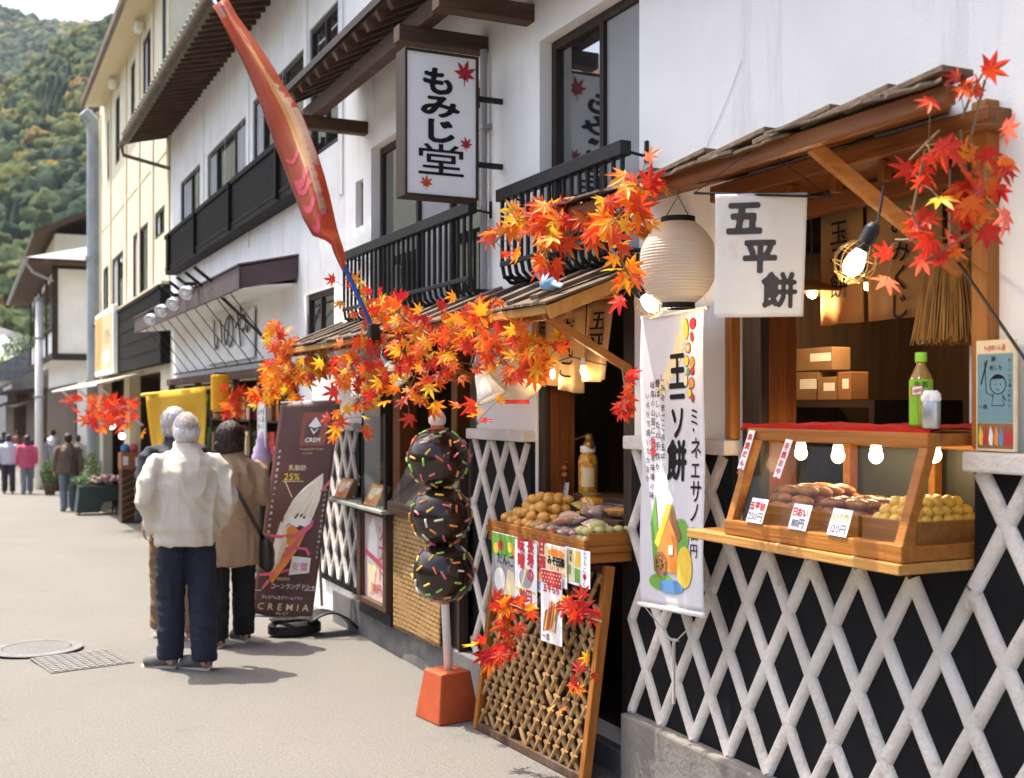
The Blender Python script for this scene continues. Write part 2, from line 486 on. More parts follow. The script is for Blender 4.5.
M['glass'] = glassmat('clear_pane', (0.96, 0.98, 0.97), 0.04)
M['glass_case'] = glassmat('display_glass', (0.95, 0.97, 0.94), 0.003, 0.03, 0.004)
M['plastic_clear'] = glassmat('clear_plastic', (0.92, 0.92, 0.92), 0.22, 0.12)
M['grey_panel'] = pm('grey_shutter_panel', (0.34, 0.34, 0.35), (0.29, 0.29, 0.30), scale=2, rough=0.6)
M['white_sheet'] = pm('white_sheet_metal', (0.78, 0.78, 0.77), (0.68, 0.68, 0.67), scale=4, rough=0.6)
M['ink'] = pm('black_ink', (0.010, 0.010, 0.011), (0.016, 0.015, 0.016), scale=30, rough=0.7, spec=0.15)
M['ink_grey'] = pm('grey_ink', (0.05, 0.047, 0.05), (0.03, 0.028, 0.03), scale=40, rough=0.8)
M['ink_red'] = flat('red_ink', (0.55, 0.03, 0.04))
M['ink_pink'] = flat('pink_ink', (0.75, 0.12, 0.20))
M['ink_yellow'] = flat('yellow_ink', (0.80, 0.55, 0.06))
M['ink_orange'] = flat('orange_ink', (0.80, 0.26, 0.05))
M['ink_green'] = flat('green_ink', (0.16, 0.38, 0.06))
M['ink_blue'] = flat('blue_ink', (0.10, 0.26, 0.50))
M['ink_white'] = flat('white_ink', (0.82, 0.80, 0.76))
M['ink_cream'] = flat('cream_ink', (0.80, 0.66, 0.40))
M['ink_brown'] = flat('brown_ink', (0.28, 0.13, 0.05))
M['paper'] = pm('white_paper', (0.80, 0.80, 0.80), (0.75, 0.75, 0.76), scale=5, rough=0.7)
M['card'] = pm('brown_cardboard', (0.26, 0.155, 0.07), (0.21, 0.12, 0.052), scale=6, rough=0.8)
M['shoe_dark'] = pm('black_leather', (0.02, 0.016, 0.015), None, scale=20, rough=0.4)
M['rope'] = pm('rope', (0.5, 0.46, 0.4), (0.4, 0.36, 0.3), scale=60, rough=0.9)
M['cable'] = pm('black_cable', (0.015, 0.015, 0.015), None, rough=0.5)
M['steel'] = pm('grey_steel', (0.42, 0.43, 0.44), (0.3, 0.3, 0.31), scale=10, rough=0.4, metal=0.6)
M['bulb'] = emit('glowing_bulb', (1.0, 0.78, 0.46), 5.0)
M['bulb_white'] = emit('glowing_lamp_glass', (1.0, 0.88, 0.68), 2.6)
M['brass'] = pm('brass_wire', (0.34, 0.21, 0.07), (0.24, 0.14, 0.04), scale=20, rough=0.4, metal=0.5)
# ------------------------------------------------------------------ ground, hills, sky haze
def zg(y):
    """the street runs level past the stalls, then falls away gently"""
    if y < 8: return 0.0
    if y < 26.5: return -0.032 * (y - 8)
    return max(-2.2, -0.592 - 0.017 * (y - 26.5))

def ground_material():
    m, nt, bs = newmat('worn_pale_asphalt')
    tc = nt.nodes.new('ShaderNodeTexCoord'); v = tc.outputs['Object']
    c = _mix(nt, _ramp(nt, _noise(nt, v, 1.1, 6, 0.6), 0.35, 0.68), (0.165, 0.157, 0.146), (0.135, 0.128, 0.118))
    c = _mix(nt, _ramp(nt, _noise(nt, v, 0.35, 5, 0.6), 0.5, 0.62), c, (0.120, 0.112, 0.101))
    vo = nt.nodes.new('ShaderNodeTexVoronoi'); vo.inputs['Scale'].default_value = 105; nt.links.new(v, vo.inputs['Vector'])
    c = _mix(nt, _ramp(nt, vo.outputs['Color'], 0.0, 1.0), tuple(x * 0.72 for x in (0.171, 0.159, 0.145)), c)
    c = _mix(nt, _ramp(nt, _noise(nt, v, 60, 3, 0.7), 0.6, 0.75), c, (0.264, 0.251, 0.234))
    c2 = nt.nodes.new('ShaderNodeMix'); c2.data_type = 'RGBA'; c2.inputs[0].default_value = 0.35
    nt.links.new(c, c2.inputs[6])
    base = _mix(nt, _ramp(nt, _noise(nt, v, 2.3, 7, 0.7), 0.6, 0.72), (0.156, 0.148, 0.136), (0.090, 0.084, 0.078))
    nt.links.new(base, c2.inputs[7])
    col = c2.outputs[2]
    gq = _ramp(nt, _noise(nt, v, 75, 4, 0.8), 0.34, 0.66)
    mul = nt.nodes.new('ShaderNodeMix'); mul.data_type = 'RGBA'; mul.blend_type = 'MULTIPLY'; mul.inputs[0].default_value = 1.0
    nt.links.new(col, mul.inputs[6]); nt.links.new(_mix(nt, gq, (0.80, 0.79, 0.78), (1.36, 1.35, 1.32)), mul.inputs[7]); col = mul.outputs[2]
    nt.links.new(col, bs.inputs['Base Color']); bs.inputs['Roughness'].default_value = 0.88; bs.inputs['Specular IOR Level'].default_value = 0.3
    b = nt.nodes.new('ShaderNodeBump'); b.inputs['Strength'].default_value = 0.55; b.inputs['Distance'].default_value = 0.012
    nt.links.new(_noise(nt, v, 150, 3, 0.7), b.inputs['Height']); nt.links.new(b.outputs[0], bs.inputs['Normal'])
    return m

g = MB()
xs = [-900, -60, -20, -8, 0, 2.75, 8, 20, 60, 900]
ys = [-60, -10, 0, 4, 8] + [8 + 2 * i for i in range(1, 30)] + [80, 120, 400, 1600]
for x in xs:
    for y in ys: g.v.append((x, y, zg(y)))
n = len(ys)
for i in range(len(xs) - 1):
    for j in range(n - 1):
        g.f.append((i * n + j, (i + 1) * n + j, (i + 1) * n + j + 1, i * n + j + 1)); g.m.append(0)
structure(g.build('ground', ground_material(), smooth=True))

def front_h(x, y):
    t = min(1, max(0, (y - 150) / 250))
    top = 96 + 0.85 * (x - 9.7)
    top = min(150, max(4, top))
    h = top * (t ** 0.9)
    if y > 400: h *= max(0, 1 - (y - 400) / 160)
    return h + 5 * noise.noise((x * 0.02, y * 0.02, 3.1)) * t
def back_h(x, y):
    t = min(1, max(0, (y - 420) / 480))
    return -3 + (286 + 9 * noise.noise((x * 0.012, 2.0, 7.7)) - 0.02 * x) * (t ** 0.85) + 9 * noise.noise((x * 0.012, y * 0.012, 9.1)) * t

import bmesh
def ico(sub, seed):
    bm = bmesh.new(); bmesh.ops.create_icosphere(bm, subdivisions=sub, radius=1)
    vs = np.array([v.co[:] for v in bm.verts]); fs = np.array([[v.index for v in f.verts] for f in bm.faces]); bm.free()
    d = np.array([1 + 0.34 * noise.noise(tuple(v * 1.7 + seed)) + 0.30 * noise.noise(tuple(v * 4.1 + seed)) + 0.20 * noise.noise(tuple(v * 8 + seed)) + (0.16 * noise.noise(tuple(v * 15 + seed)) if sub > 2 else 0) for v in vs])
    return vs * d[:, None], fs

def forest(name, hfun, x0f, x1f, y0, y1, spacing, size, sub, mat, seed):
    r = np.random.RandomState(seed); tmpl = [ico(sub, 11.3 * k + seed) for k in range(7)]
    VV, FF, TT = [], [], []; off = 0; y = y0
    while y < y1:
        x = x0f * y
        while x < x1f * y:
            px, py = x + r.uniform(-.5, .5) * spacing, y + r.uniform(-.5, .5) * spacing
            h = hfun(px, py)
            if h > -2:
                conif = noise.noise((px * 0.025, py * 0.025, seed * 1.7)) > 0.3 and r.rand() < 0.7
                vs, fs = tmpl[r.randint(7)]
                s = size * r.uniform(0.65, 1.25); a = r.uniform(0, 6.28)
                ca, sa = math.cos(a), math.sin(a)
                rot = np.array([[ca, -sa, 0], [sa, ca, 0], [0, 0, 1]])
                p = vs @ rot.T
                if conif:
                    k = np.clip((1.25 - p[:, 2]) / 2.0, 0.05, 1)[:, None]
                    p = np.concatenate([p[:, :2] * k * 0.85, p[:, 2:] * 1.9], 1)
                    tint = r.uniform(0.0, 0.16)
                else:
                    p = p * np.array([1, 1, r.uniform(0.9, 1.25)])
                    tint = np.clip(0.50 + 0.55 * noise.noise((px * 0.015, py * 0.015, seed)) + r.normal(0, 0.17), 0.1, 1)
                VV.append(p * s + np.array([px, py, h + s * 0.6])); FF.append(fs + off); off += len(vs)
                TT.append(np.full(len(vs), tint))
            x += spacing
        y += spacing * 0.9
    vs = np.concatenate(VV); fs = np.concatenate(FF); tt = np.concatenate(TT)
    me = bpy.data.meshes.new(name); me.vertices.add(len(vs)); me.loops.add(fs.size); me.polygons.add(len(fs))
    me.vertices.foreach_set('co', vs.astype(np.float32).ravel()); me.loops.foreach_set('vertex_index', fs.astype(np.int32).ravel())
    me.polygons.foreach_set('loop_start', np.arange(0, fs.size, 3, dtype=np.int32)); me.polygons.foreach_set('loop_total', np.full(len(fs), 3, dtype=np.int32))
    at_ = me.attributes.new('species', 'FLOAT', 'POINT'); at_.data.foreach_set('value', tt.astype(np.float32))
    me.update(); me.validate(); me.materials.append(mat)
    o = bpy.data.objects.new(name, me); COL.objects.link(o); o['kind'] = 'stuff'
    return o

def forest_mat():
    m, nt, bs = newmat('autumn_forest')
    a = nt.nodes.new('ShaderNodeAttribute'); a.attribute_name = 'species'
    cr = nt.nodes.new('ShaderNodeValToRGB'); e = cr.color_ramp.elements
    e[0].position = 0.0; e[0].color = (0.022, 0.048, 0.032, 1); e[1].position = 1.0; e[1].color = (0.30, 0.13, 0.04, 1)
    for p, c in ((0.2, (0.032, 0.065, 0.032)), (0.42, (0.060, 0.095, 0.032)), (0.6, (0.15, 0.16, 0.04)), (0.8, (0.29, 0.17, 0.035))):
        q = e.new(p); q.color = (*c, 1)
    nt.links.new(a.outputs['Fac'], cr.inputs[0])
    tc = nt.nodes.new('ShaderNodeTexCoord')
    col = _mix(nt, _ramp(nt, _noise(nt, tc.outputs['Object'], 1.3, 6, 0.75), 0.45, 0.64), cr.outputs[0], (0.028, 0.04, 0.016))
    nt.links.new(col, bs.inputs['Base Color']); bs.inputs['Roughness'].default_value = 0.9; bs.inputs['Specular IOR Level'].default_value = 0.15
    b = nt.nodes.new('ShaderNodeBump'); b.inputs['Strength'].default_value = 1.0; b.inputs['Distance'].default_value = 0.8
    nt.links.new(_noise(nt, tc.outputs['Object'], 1.6, 5, 0.7), b.inputs['Height']); nt.links.new(b.outputs[0], bs.inputs['Normal'])
    return m
FM = forest_mat()
hill_soil = pm('hill_undergrowth', (0.05, 0.06, 0.025), (0.03, 0.04, 0.018), scale=0.2, rough=0.95)
def hill(name, hfun, X0, X1, Y0, Y1, nx, ny):
    g = MB()
    g.grid(lambda u, v: (X0 + (X1 - X0) * u, Y0 + (Y1 - Y0) * v, hfun(X0 + (X1 - X0) * u, Y0 + (Y1 - Y0) * v) - 1.0), nx, ny)
    structure(g.build(name, hill_soil, smooth=True))
hill('near_hill', front_h, -150, 260, 148, 560, 50, 50)
hill('far_hill', back_h, -420, 600, 415, 960, 50, 40)
forest('hillside_wood', front_h, -0.06, 0.20, 152, 415, 4.3, 2.8, 3, FM, 3)
forest('mountain_wood', back_h, -0.06, 0.20, 440, 925, 6.4, 4.2, 2, FM, 5)

hz = MB(); hz.box((-320, -30, -4.5), (480, 985, 335))
hm = bpy.data.materials.new('valley_haze'); hm.use_nodes = True; hn = hm.node_tree; hn.nodes.remove(hn.nodes['Principled BSDF'])
pv = hn.nodes.new('ShaderNodeVolumePrincipled'); pv.inputs['Color'].default_value = (0.80, 0.90, 1.0, 1); pv.inputs['Density'].default_value = 0.00011; pv.inputs['Anisotropy'].default_value = 0.2
hn.links.new(pv.outputs[0], hn.nodes['Material Output'].inputs['Volume'])
structure(hz.build('haze', hm), 'stuff')

# ------------------------------------------------------------------ walls
def wall_plane(mb, X, y0, y1, z0, z1, openings, depth=0.12, m=0, mr=0):
    """wall face at X with real openings (y0,y1,z0,z1) and their reveals"""
    ysx = sorted({y0, y1, *[min(max(o[i], y0), y1) for o in openings for i in (0, 1)]})
    zsx = sorted({z0, z1, *[min(max(o[i], z0), z1) for o in openings for i in (2, 3)]})
    for a, b in zip(ysx, ysx[1:]):
        for c, d in zip(zsx, zsx[1:]):
            my, mz = (a + b) / 2, (c + d) / 2
            if any(o[0] < my < o[1] and o[2] < mz < o[3] for o in openings): continue
            mb.quad((X, b, c), (X, a, c), (X, a, d), (X, b, d), m)
    for (a, b, c, d) in openings:
        x2 = X + depth
        mb.quad((X, a, c), (X, a, d), (x2, a, d), (x2, a, c), mr); mb.quad((X, b, c), (x2, b, c), (x2, b, d), (X, b, d), mr)
        mb.quad((X, a, d), (X, b, d), (x2, b, d), (x2, a, d), mr); mb.quad((X, a, c), (x2, a, c), (x2, b, c), (X, b, c), mr)

def window(parent, X, y0, y1, z0, z1, frame='dark', splits=(0.5,), recess=0.05, fw=0.05, panes=None):
    """a window: frame (part) with its panes as sub-parts"""
    mb = MB(); t = 0.045; xf = X + recess
    mb.box((xf, y0, z0), (xf + t, y0 + fw, z1)); mb.box((xf, y1 - fw, z0), (xf + t, y1, z1))
    mb.box((xf, y0 + fw, z0), (xf + t, y1 - fw, z0 + fw)); mb.box((xf, y0 + fw, z1 - fw), (xf + t, y1 - fw, z1))
    cuts = [y0 + fw] + [y0 + (y1 - y0) * s for s in splits] + [y1 - fw]
    for c in cuts[1:-1]: mb.box((xf - 0.004, c - fw * 0.4, z0 + fw), (xf + t - 0.004, c + fw * 0.4, z1 - fw))
    f = mb.build('window', M[frame + '_z'] if frame + '_z' in M else M[frame], parent, bevel=0.004)
    for i, (a, b) in enumerate(zip(cuts, cuts[1:])):
        mm = M[panes[i]] if panes else M['glass_dark']
        pb = MB(); pb.box((xf + 0.018 + 0.008 * (i % 2), a + 0.001, z0 + fw + 0.001), (xf + 0.024 + 0.008 * (i % 2), b - 0.001, z1 - fw - 0.001))
        pb.build('pane', mm, f)
    return f

def clip_bar(y, z, dy, dz, rect):
    """part of the line inside a rectangle"""
    t0, t1 = -1e9, 1e9
    for p, d, lo, hi in ((y, dy, rect[0], rect[1]), (z, dz, rect[2], rect[3])):
        a, b = (lo - p) / d, (hi - p) / d
        t0, t1 = max(t0, min(a, b)), min(t1, max(a, b))
    return (t0, t1) if t1 - t0 > 0.01 else None

def lattice(mb, X, rects, nodeY, nodeZ, py=0.2437, pz=0.205, wd=0.056, dp=0.021):
    """diamond lattice of half-round plaster bars"""
    for sgn, off in ((1, 0.0), (-1, 0.003)):
        for k in range(-60, 60):
            for rc in rects:
                y, z, dy, dz = nodeY + k * py, nodeZ, sgn * py / 2, pz
                c = clip_bar(y, z, dy, dz, rc)
                if not c: continue
                t0, t1 = c
                n = max(2, int((t1 - t0) * 3))
                pts = []
                for i in range(n + 1):
                    t = t0 + (t1 - t0) * i / n
                    j = 0.003 * noise.noise((t * 3.1 + k, sgn * 2.0, 0.3))
                    pts.append(Vector((X + off, y + dy * t + j, z + dz * t)))
                d = Vector((0, dy, dz)).normalized(); sd = Vector((0, d.z, -d.y)); b = len(mb.v)
                prof = [(-1, 0.02), (-0.97, -0.30), (-0.80, -0.66), (-0.40, -0.95), (0.34, -1.0), (0.78, -0.70), (0.97, -0.30), (1, 0.02)]
                for q, p in enumerate(pts):
                    ww = wd / 2 * (1 + 0.09 * noise.noise((q * 1.7 + k * 3.3, sgn, rc[0])))
                    for (a, e) in prof: mb.v.append(tuple(p + sd * a * ww + Vector((e * dp, 0, 0))))
                m_ = len(prof)
                for q in range(n):
                    for a in range(m_ - 1):
                        mb.f.append((b + q * m_ + a, b + q * m_ + a + 1, b + (q + 1) * m_ + a + 1, b + (q + 1) * m_ + a)); mb.m.append(0)
                mb.f.append(tuple(b + a for a in range(m_))); mb.m.append(0)
                mb.f.append(tuple(b + n * m_ + a for a in reversed(range(m_)))); mb.m.append(0)

WX = 2.75
# ------------------------------------------------------------------ the near white shop house
A = thing('shop_house', 'white plastered shop house with diamond lattice base and black window guards above the stalls', 'building', (WX, 3.0, 0))
S1 = (2.515, 3.70, 1.20, 2.56); S2 = (4.49, 5.48, 0.12, 2.34); S3 = (6.28, 8.46, 0.12, 2.30)
W1 = (4.45, 5.45, 2.34, 3.63); W2 = (6.17, 8.26, 2.30, 3.63); W3 = (8.45, 8.64, 3.08, 3.44)
mb = MB(); wall_plane(mb, WX, -3.0, 8.9, 0.0, 6.4, [S1, S2, S3, W1, W2, W3], 0.14)
mb.quad((WX, -3, 0), (WX + 5, -3, 0), (WX + 5, -3, 6.4), (WX, -3, 6.4))
mb.quad((WX, 8.9, 3.2), (WX, 8.9, 6.4), (WX + 5, 8.9, 6.4), (WX + 5, 8.9, 3.2))
mb.build('wall', M['plaster'], A)
# dark rooms behind the shop openings
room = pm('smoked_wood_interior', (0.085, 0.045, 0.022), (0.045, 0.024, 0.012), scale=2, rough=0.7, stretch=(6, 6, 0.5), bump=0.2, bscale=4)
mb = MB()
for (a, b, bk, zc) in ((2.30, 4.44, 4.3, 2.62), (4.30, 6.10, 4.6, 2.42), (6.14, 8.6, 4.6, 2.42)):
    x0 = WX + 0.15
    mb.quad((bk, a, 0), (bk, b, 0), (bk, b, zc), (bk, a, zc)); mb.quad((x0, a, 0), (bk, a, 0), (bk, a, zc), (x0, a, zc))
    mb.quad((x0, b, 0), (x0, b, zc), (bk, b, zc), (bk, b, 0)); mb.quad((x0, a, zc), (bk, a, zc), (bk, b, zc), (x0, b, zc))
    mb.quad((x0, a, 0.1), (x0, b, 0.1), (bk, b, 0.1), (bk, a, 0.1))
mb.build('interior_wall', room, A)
# plinth
mb = MB(); mb.box((2.66, -3, -0.2), (2.752, 4.47, 0.315))
mb.build('plinth', M['concrete'], A, bevel=0.012)
mb = MB(); mb.box((2.64, 5.50, -0.2), (2.751, 8.9, 0.235)); mb.box((2.70, 4.475, -0.2), (2.80, 5.495, 0.118))
mb.split('kerb_stone', M['kerb'], A, bevel=0.01)
# black tile and white lattice
mb = MB()
mb.box((2.722, -3, 0.316), (2.751, 2.510, 1.50)); mb.box((2.722, 2.512, 0.316), (2.755, 3.71, 1.2045)); mb.box((2.722, 3.712, 0.316), (2.751, 4.47, 1.50))
mb.box((2.722, 5.50, 0.237), (2.751, 6.27, 1.50)); mb.box((2.722, 8.47, 0.237), (2.751, 9.5, 1.50))
mb.split('tile_panel', M['namako_black'], A)
mb = MB()
lattice(mb, 2.722, [(-2.9, 4.465, 0.318, 1.145), (-2.9, 2.508, 1.145, 1.50), (3.712, 4.465, 1.145, 1.50)], 2.39 - 0.2437 * 10, 0.94)
mb.build('lattice', M['namako_white'], A, smooth=True)
mb = MB(); lattice(mb, 2.722, [(5.505, 6.265, 0.24, 1.50)], 6.0, 1.118, py=0.247)
mb.build('lattice', M['namako_white'], A, smooth=True)
mb = MB(); lattice(mb, 2.722, [(8.475, 9.5, 0.30, 1.50)], 8.5, 1.118, py=0.23)
mb.build('lattice', M['namako_white'], A, smooth=True)
mb = MB()
for a, b in ((-3, 2.515), (3.70, 4.47), (5.50, 6.27), (8.47, 9.5)): mb.box((2.672, a, 1.502), (2.752, b, 1.562))
mb.split('cap_rail', M['namako_white'], A, bevel=0.008)
# timber of the openings
mb = MB()
mb.box((2.70, 2.445, 1.57), (2.84, 2.505, 2.60)); mb.box((2.705, 3.70, 1.565), (2.80, 3.742, 2.20))
mb.split('door_post', M['honey_z'], A, bevel=0.006)
mb = MB(); mb.box((2.755, 3.58, 1.2), (2.80, 3.695, 2.558)); mb.box((2.755, 5.40, 0.12), (2.79, 5.475, 2.335)); mb.box((2.755, 4.495, 0.12), (2.90, 4.60, 2.335)); mb.box((2.755, 6.29, 0.12), (2.86, 6.40, 2.29))
mb.split('post', M['dark_z'], A, bevel=0.006)
mb = MB(); mb.box((2.81, 3.60, 1.0), (2.95, 3.72, 2.56)); mb.box((2.80, 5.42, 0.12), (2.95, 5.52, 2.33)); mb.box((2.90, 8.05, 0.12), (3.04, 8.2, 2.29)); mb.box((2.92, 7.0, 0.12), (3.04, 7.1, 2.29))
mb.split('inner_post', M['red_z'], A, bevel=0.008)
mb = MB(); mb.box((2.66, 2.40, 2.50), (2.90, 3.78, 2.565)); mb.box((2.90, 2.45, 2.42), (2.96, 3.70, 2.49)); mb.box((2.74, 4.45, 2.26), (2.88, 5.55, 2.335)); mb.box((2.74, 6.25, 2.22), (2.88, 8.5, 2.295))
for y in (2.62, 2.85, 3.08, 3.31, 3.54): mb.box((2.685, y, 2.43), (2.725, y + 0.03, 2.498))
mb.split('lintel', M['red_y'], A, bevel=0.006)
# windows
window(A, WX, *W1, splits=(0.46,), recess=0.07, panes=['grey_panel', 'glass_dark'])
window(A, WX, *W2, splits=(0.33, 0.62), recess=0.07, panes=['glass_dark', 'grey_panel', 'glass_dark'])
window(A, WX, *W3, splits=(), recess=0.05, fw=0.025)

def guard(parent, y0, y1, z0, z1, n, mat):
    """window guard: bars that bend in under the sill"""
    mb = MB(); x = 2.62
    mb.box((x - 0.028, y0 - 0.03, z1 - 0.03), (x + 0.028, y1 + 0.03, z1 + 0.035))
    for k in range(n):
        y = y0 + (y1 - y0) * k / (n - 1)
        mb.tube([(x, y, z1 - 0.03), (x, y, z0 + 0.10), (x + 0.012, y, z0 + 0.04), (x + 0.05, y, z0 + 0.004), (x + 0.128, y, z0)], 0.0125, 6)
    mb.box((x + 0.10, y0, z0 - 0.018), (x + 0.118, y1, z0 + 0.018)); mb.box((x - 0.017, y0, z0 + 0.085), (x + 0.0, y1, z0 + 0.112))
    for y in (y0 + 0.01, y1 - 0.01):
        mb.tube([(x, y, z1), (x + 0.14, y, z1 - 0.02)], 0.008, 6)
        mb.tube([(x, y, z0 + 0.03), (x + 0.135, y, z0 + 0.03)], 0.012, 6)
    mb.box((x + 0.118, y1 - 0.012, z1 - 0.05), (x + 0.131, y1 + 0.012, z1 + 0.05)); mb.box((x + 0.118, y0 - 0.012, z1 - 0.05), (x + 0.131, y0 + 0.012, z1 + 0.05))
    return mb.build('window_guard', mat, parent, bevel=0.006)
guard(A, 4.38, 5.64, 2.36, 2.83, 17, M['iron'])
guard(A, 6.07, 8.52, 2.33, 2.83, 27, M['iron'])
# the eave over the upper windows
mb = MB()
mb.prism([(2.22, -3, 4.02), (2.75, -3, 4.30), (2.75, -3, 4.33), (2.20, -3, 4.05)], (0, 11.55, 0))
mb.prism([(2.16, -3, 4.035), (2.235, -3, 4.065), (2.75, -3, 4.335), (2.75, -3, 4.42), (2.16, -3, 4.085)], (0, 11.60, 0), 1)
mb.build('eave', [M['old_y'], M['dark_y']], A)
mb = MB(); y = -2.8
while y < 8.6:
    mb.beam((2.185, y, 3.985), (2.752, y, 4.275), 0.05, 0.06); y += 0.215
mb.split('rafter', M['old_x'], A, bevel=0.004)
mb = MB(); mb.beam((2.36, -3, 3.90), (2.36, 8.62, 3.90), 0.085, 0.11)
for yy in (8.38, 6.16, 5.56, 3.4, 1.2): mb.beam((2.20, yy, 3.80), (2.80, yy, 3.80), 0.10, 0.095)
mb.split('eave_beam', M['old_x'], A, bevel=0.006)
mb = MB(); mb.tube([(2.715, 6.10, 3.76), (2.715, 6.10, 2.20)], 0.022, 10); mb.box((2.69, 6.06, 3.30), (2.752, 6.14, 3.325)); mb.box((2.69, 6.06, 2.68), (2.752, 6.14, 2.705))
mb.build('downpipe', M['grey_panel'], A)
mb = MB()
pts = [at(px, py, X=2.745) for px, py in ((742, 60), (733, 85), (722, 112), (714, 130), (705, 150))]
mb.tube(pts, 0.0011, 5); mb.build('cable', M['rope'], A)

# shop awning roofs
AW1 = (2.14, 4.33, 2.24, 2.482, 2.75, 2.60)
AW2 = (4.45, 9.30, 2.29, 2.115, 2.75, 2.30)
def finish_awning(y0, y1, xo, zo, xi, zi, seed, fas, thick):
    r = random.Random(seed); yin = (lambda y: max(y, y0 + 0.50)) if fas else (lambda y: y)
    mb = MB(); n = int((y1 - y0) / 0.13)
    for k in range(n):
        a = y0 + (y1 - y0) * k / n; b = y0 + (y1 - y0) * (k + 1) / n; j = r.uniform(-0.003, 0.003)
        if yin(b) <= yin(a) + 1e-6: mb.prism([(xo + 0.02, a + 0.002, zo + j), (xo + 0.02, b - 0.002, zo + j), (xi, yin(b) + 0.002 * k, zi + j), (xi, yin(a) + 0.002 * k - 0.001, zi + j)], (0, 0, 0.014))
        else: mb.prism([(xo + 0.02, a + 0.002, zo + j), (xo + 0.02, b - 0.002, zo + j), (xi, yin(b) - 0.002, zi + j), (xi, yin(a) + 0.002, zi + j)], (0, 0, 0.014))
    aw = mb.build('shop_awning', M['red_x'] if fas else M['honey_x'], A)
    mb = MB(); mb.beam((xo, y0, zo - thick / 2 + 0.025), (xo, y1, zo - thick / 2 + 0.025), 0.035, thick)
    if not fas: mb.beam((xo - 0.01, y0 - 0.012, zo - 0.012), (xi, y0 - 0.012, zi - 0.012), 0.022, 0.06)
    mb.build('fascia', M['red_y'] if fas else M['pale_y'], aw, bevel=0.004)
    mb = MB(); y = y0 - 0.03
    while y < y1:                                           # rough overlapping bark sheets and roof boards
        l = r.uniform(0.22, 0.42); z = r.uniform(0.018, 0.034); t = r.uniform(0.006, 0.012); ov = r.uniform(0.015, 0.06); tl = r.uniform(-0.008, 0.012)
        b = min(y + l + 0.06, y1 + 0.02)
        pts = []
        nn = 8
        for i in range(nn + 1):
            pts.append((xo - ov + r.uniform(-0.012, 0.012), y + (b - y) * i / nn, zo + z + tl * i / nn))
        pts += [(xi, yin(b) + (0.01 if yin(b) > b else 0), zi + z + tl), (xi, yin(y), zi + z)]
        mb.prism(pts, (0, 0, t)); y += l
    mb.build('bark_sheet', M['grey_x'], aw)
    mb = MB()
    for k in range(int((y1 - y0) / 0.34)):
        yy = y0 + 0.1 + k * 0.34 + r.uniform(-0.03, 0.03); q = r.uniform(0.0, 0.25)
        mb.beam((xo - 0.02 + 0.2 * q, yy, zo + 0.062), (xi - 0.01, yin(yy) + (0.02 * k if yin(yy) > yy else 0), zi + 0.062), 0.085, 0.022, m=0)
    if fas:
        mb = MB()
        for ya in (2.16, 2.35, 2.58, 2.878, 3.2, 3.55):
            mb.beam((xo + 0.045, ya, zo + 0.072), (xo + 0.045, ya + 0.36, zo + 0.042), 0.11, 0.018)
    mb.split('roof_board', M['grey_x'], aw, bevel=0.003)
    if not fas:
        mb = MB(); y = y0 + 0.1
        while y < y1: mb.beam((xo + 0.02, y, zo - 0.02), (xi, y, zi - 0.02), 0.03, 0.034); y += 0.24
        for q in (0.22, 0.75): mb.beam((xo + (xi - xo) * q, y0 + 0.01, zo + (zi - zo) * q - 0.052), (xo + (xi - xo) * q, y1, zo + (zi - zo) * q - 0.052), 0.035, 0.03)
        mb.build('batten', M['honey_x'], aw, bevel=0.003)
    return aw
aw1 = finish_awning(*AW1, 5, True, 0.050)
aw2 = finish_awning(*AW2, 8, False, 0.04)
mb = MB()
mb.beam((2.29, 2.725, 2.475), (2.715, 2.55, 2.10), 0.034, 0.044); mb.beam((2.29, 3.98, 2.475), (2.715, 3.9, 2.26), 0.034, 0.044)
mb.split('brace', M['honey_x'], aw1, bevel=0.004)
mb = MB()
mb.beam((2.33, 4.53, 2.085), (2.73, 4.50, 1.86), 0.032, 0.036); mb.beam((2.33, 6.3, 2.085), (2.73, 6.3, 1.86), 0.032, 0.036); mb.beam((2.33, 8.5, 2.085), (2.73, 8.5, 1.86), 0.032, 0.036)
mb.split('brace', M['honey_x'], aw2, bevel=0.004)
# ------------------------------------------------------------------ B: the long white house with the big eave
B = thing('shop_house', 'weathered white house with deep plank eave, long black balcony and lamps on its canopy', 'building', (WX, 13.0, 0))
BW = [(16.6 - 1.35, 16.75, 3.98, 4.85), (12.55, 14.75, 3.98, 4.85), (10.15, 12.2, 3.98, 4.92), (9.02, 9.98, 3.86, 5.02)]
BL = (9.22, 10.08, 1.95, 2.68); BS = (10.35, 17.35, -0.2, 1.98)
mb = MB(); wall_plane(mb, WX, 8.9, 17.6, -0.6, 6.3, BW + [BL, BS], 0.14)
mb.quad((WX, 17.6, -1), (WX + 5, 17.6, -1), (WX + 5, 17.6, 6.3), (WX, 17.6, 6.3))
mb.quad((WX, 8.9, 5), (WX, 8.9, 6.3), (WX + 5, 8.9, 6.3), (WX + 5, 8.9, 5))
for y in (9.0, 10.07, 12.4, 15.0): mb.box((2.735, y - 0.05, 3.4), (2.752, y + 0.05, 5.75))
y = 9.1
while y < 17.5: mb.box((2.7475, y, 2.5), (2.7505, y + 0.006, 5.72)); y += 0.91
mb.build('wall', M['plaster_old'], B)
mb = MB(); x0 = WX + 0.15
mb.quad((5.2, 10.2, -0.6), (5.2, 17.5, -0.6), (5.2, 17.5, 2.2), (5.2, 10.2, 2.2)); mb.quad((x0, 10.2, 2.05), (5.2, 10.2, 2.05), (5.2, 17.5, 2.05), (x0, 17.5, 2.05))
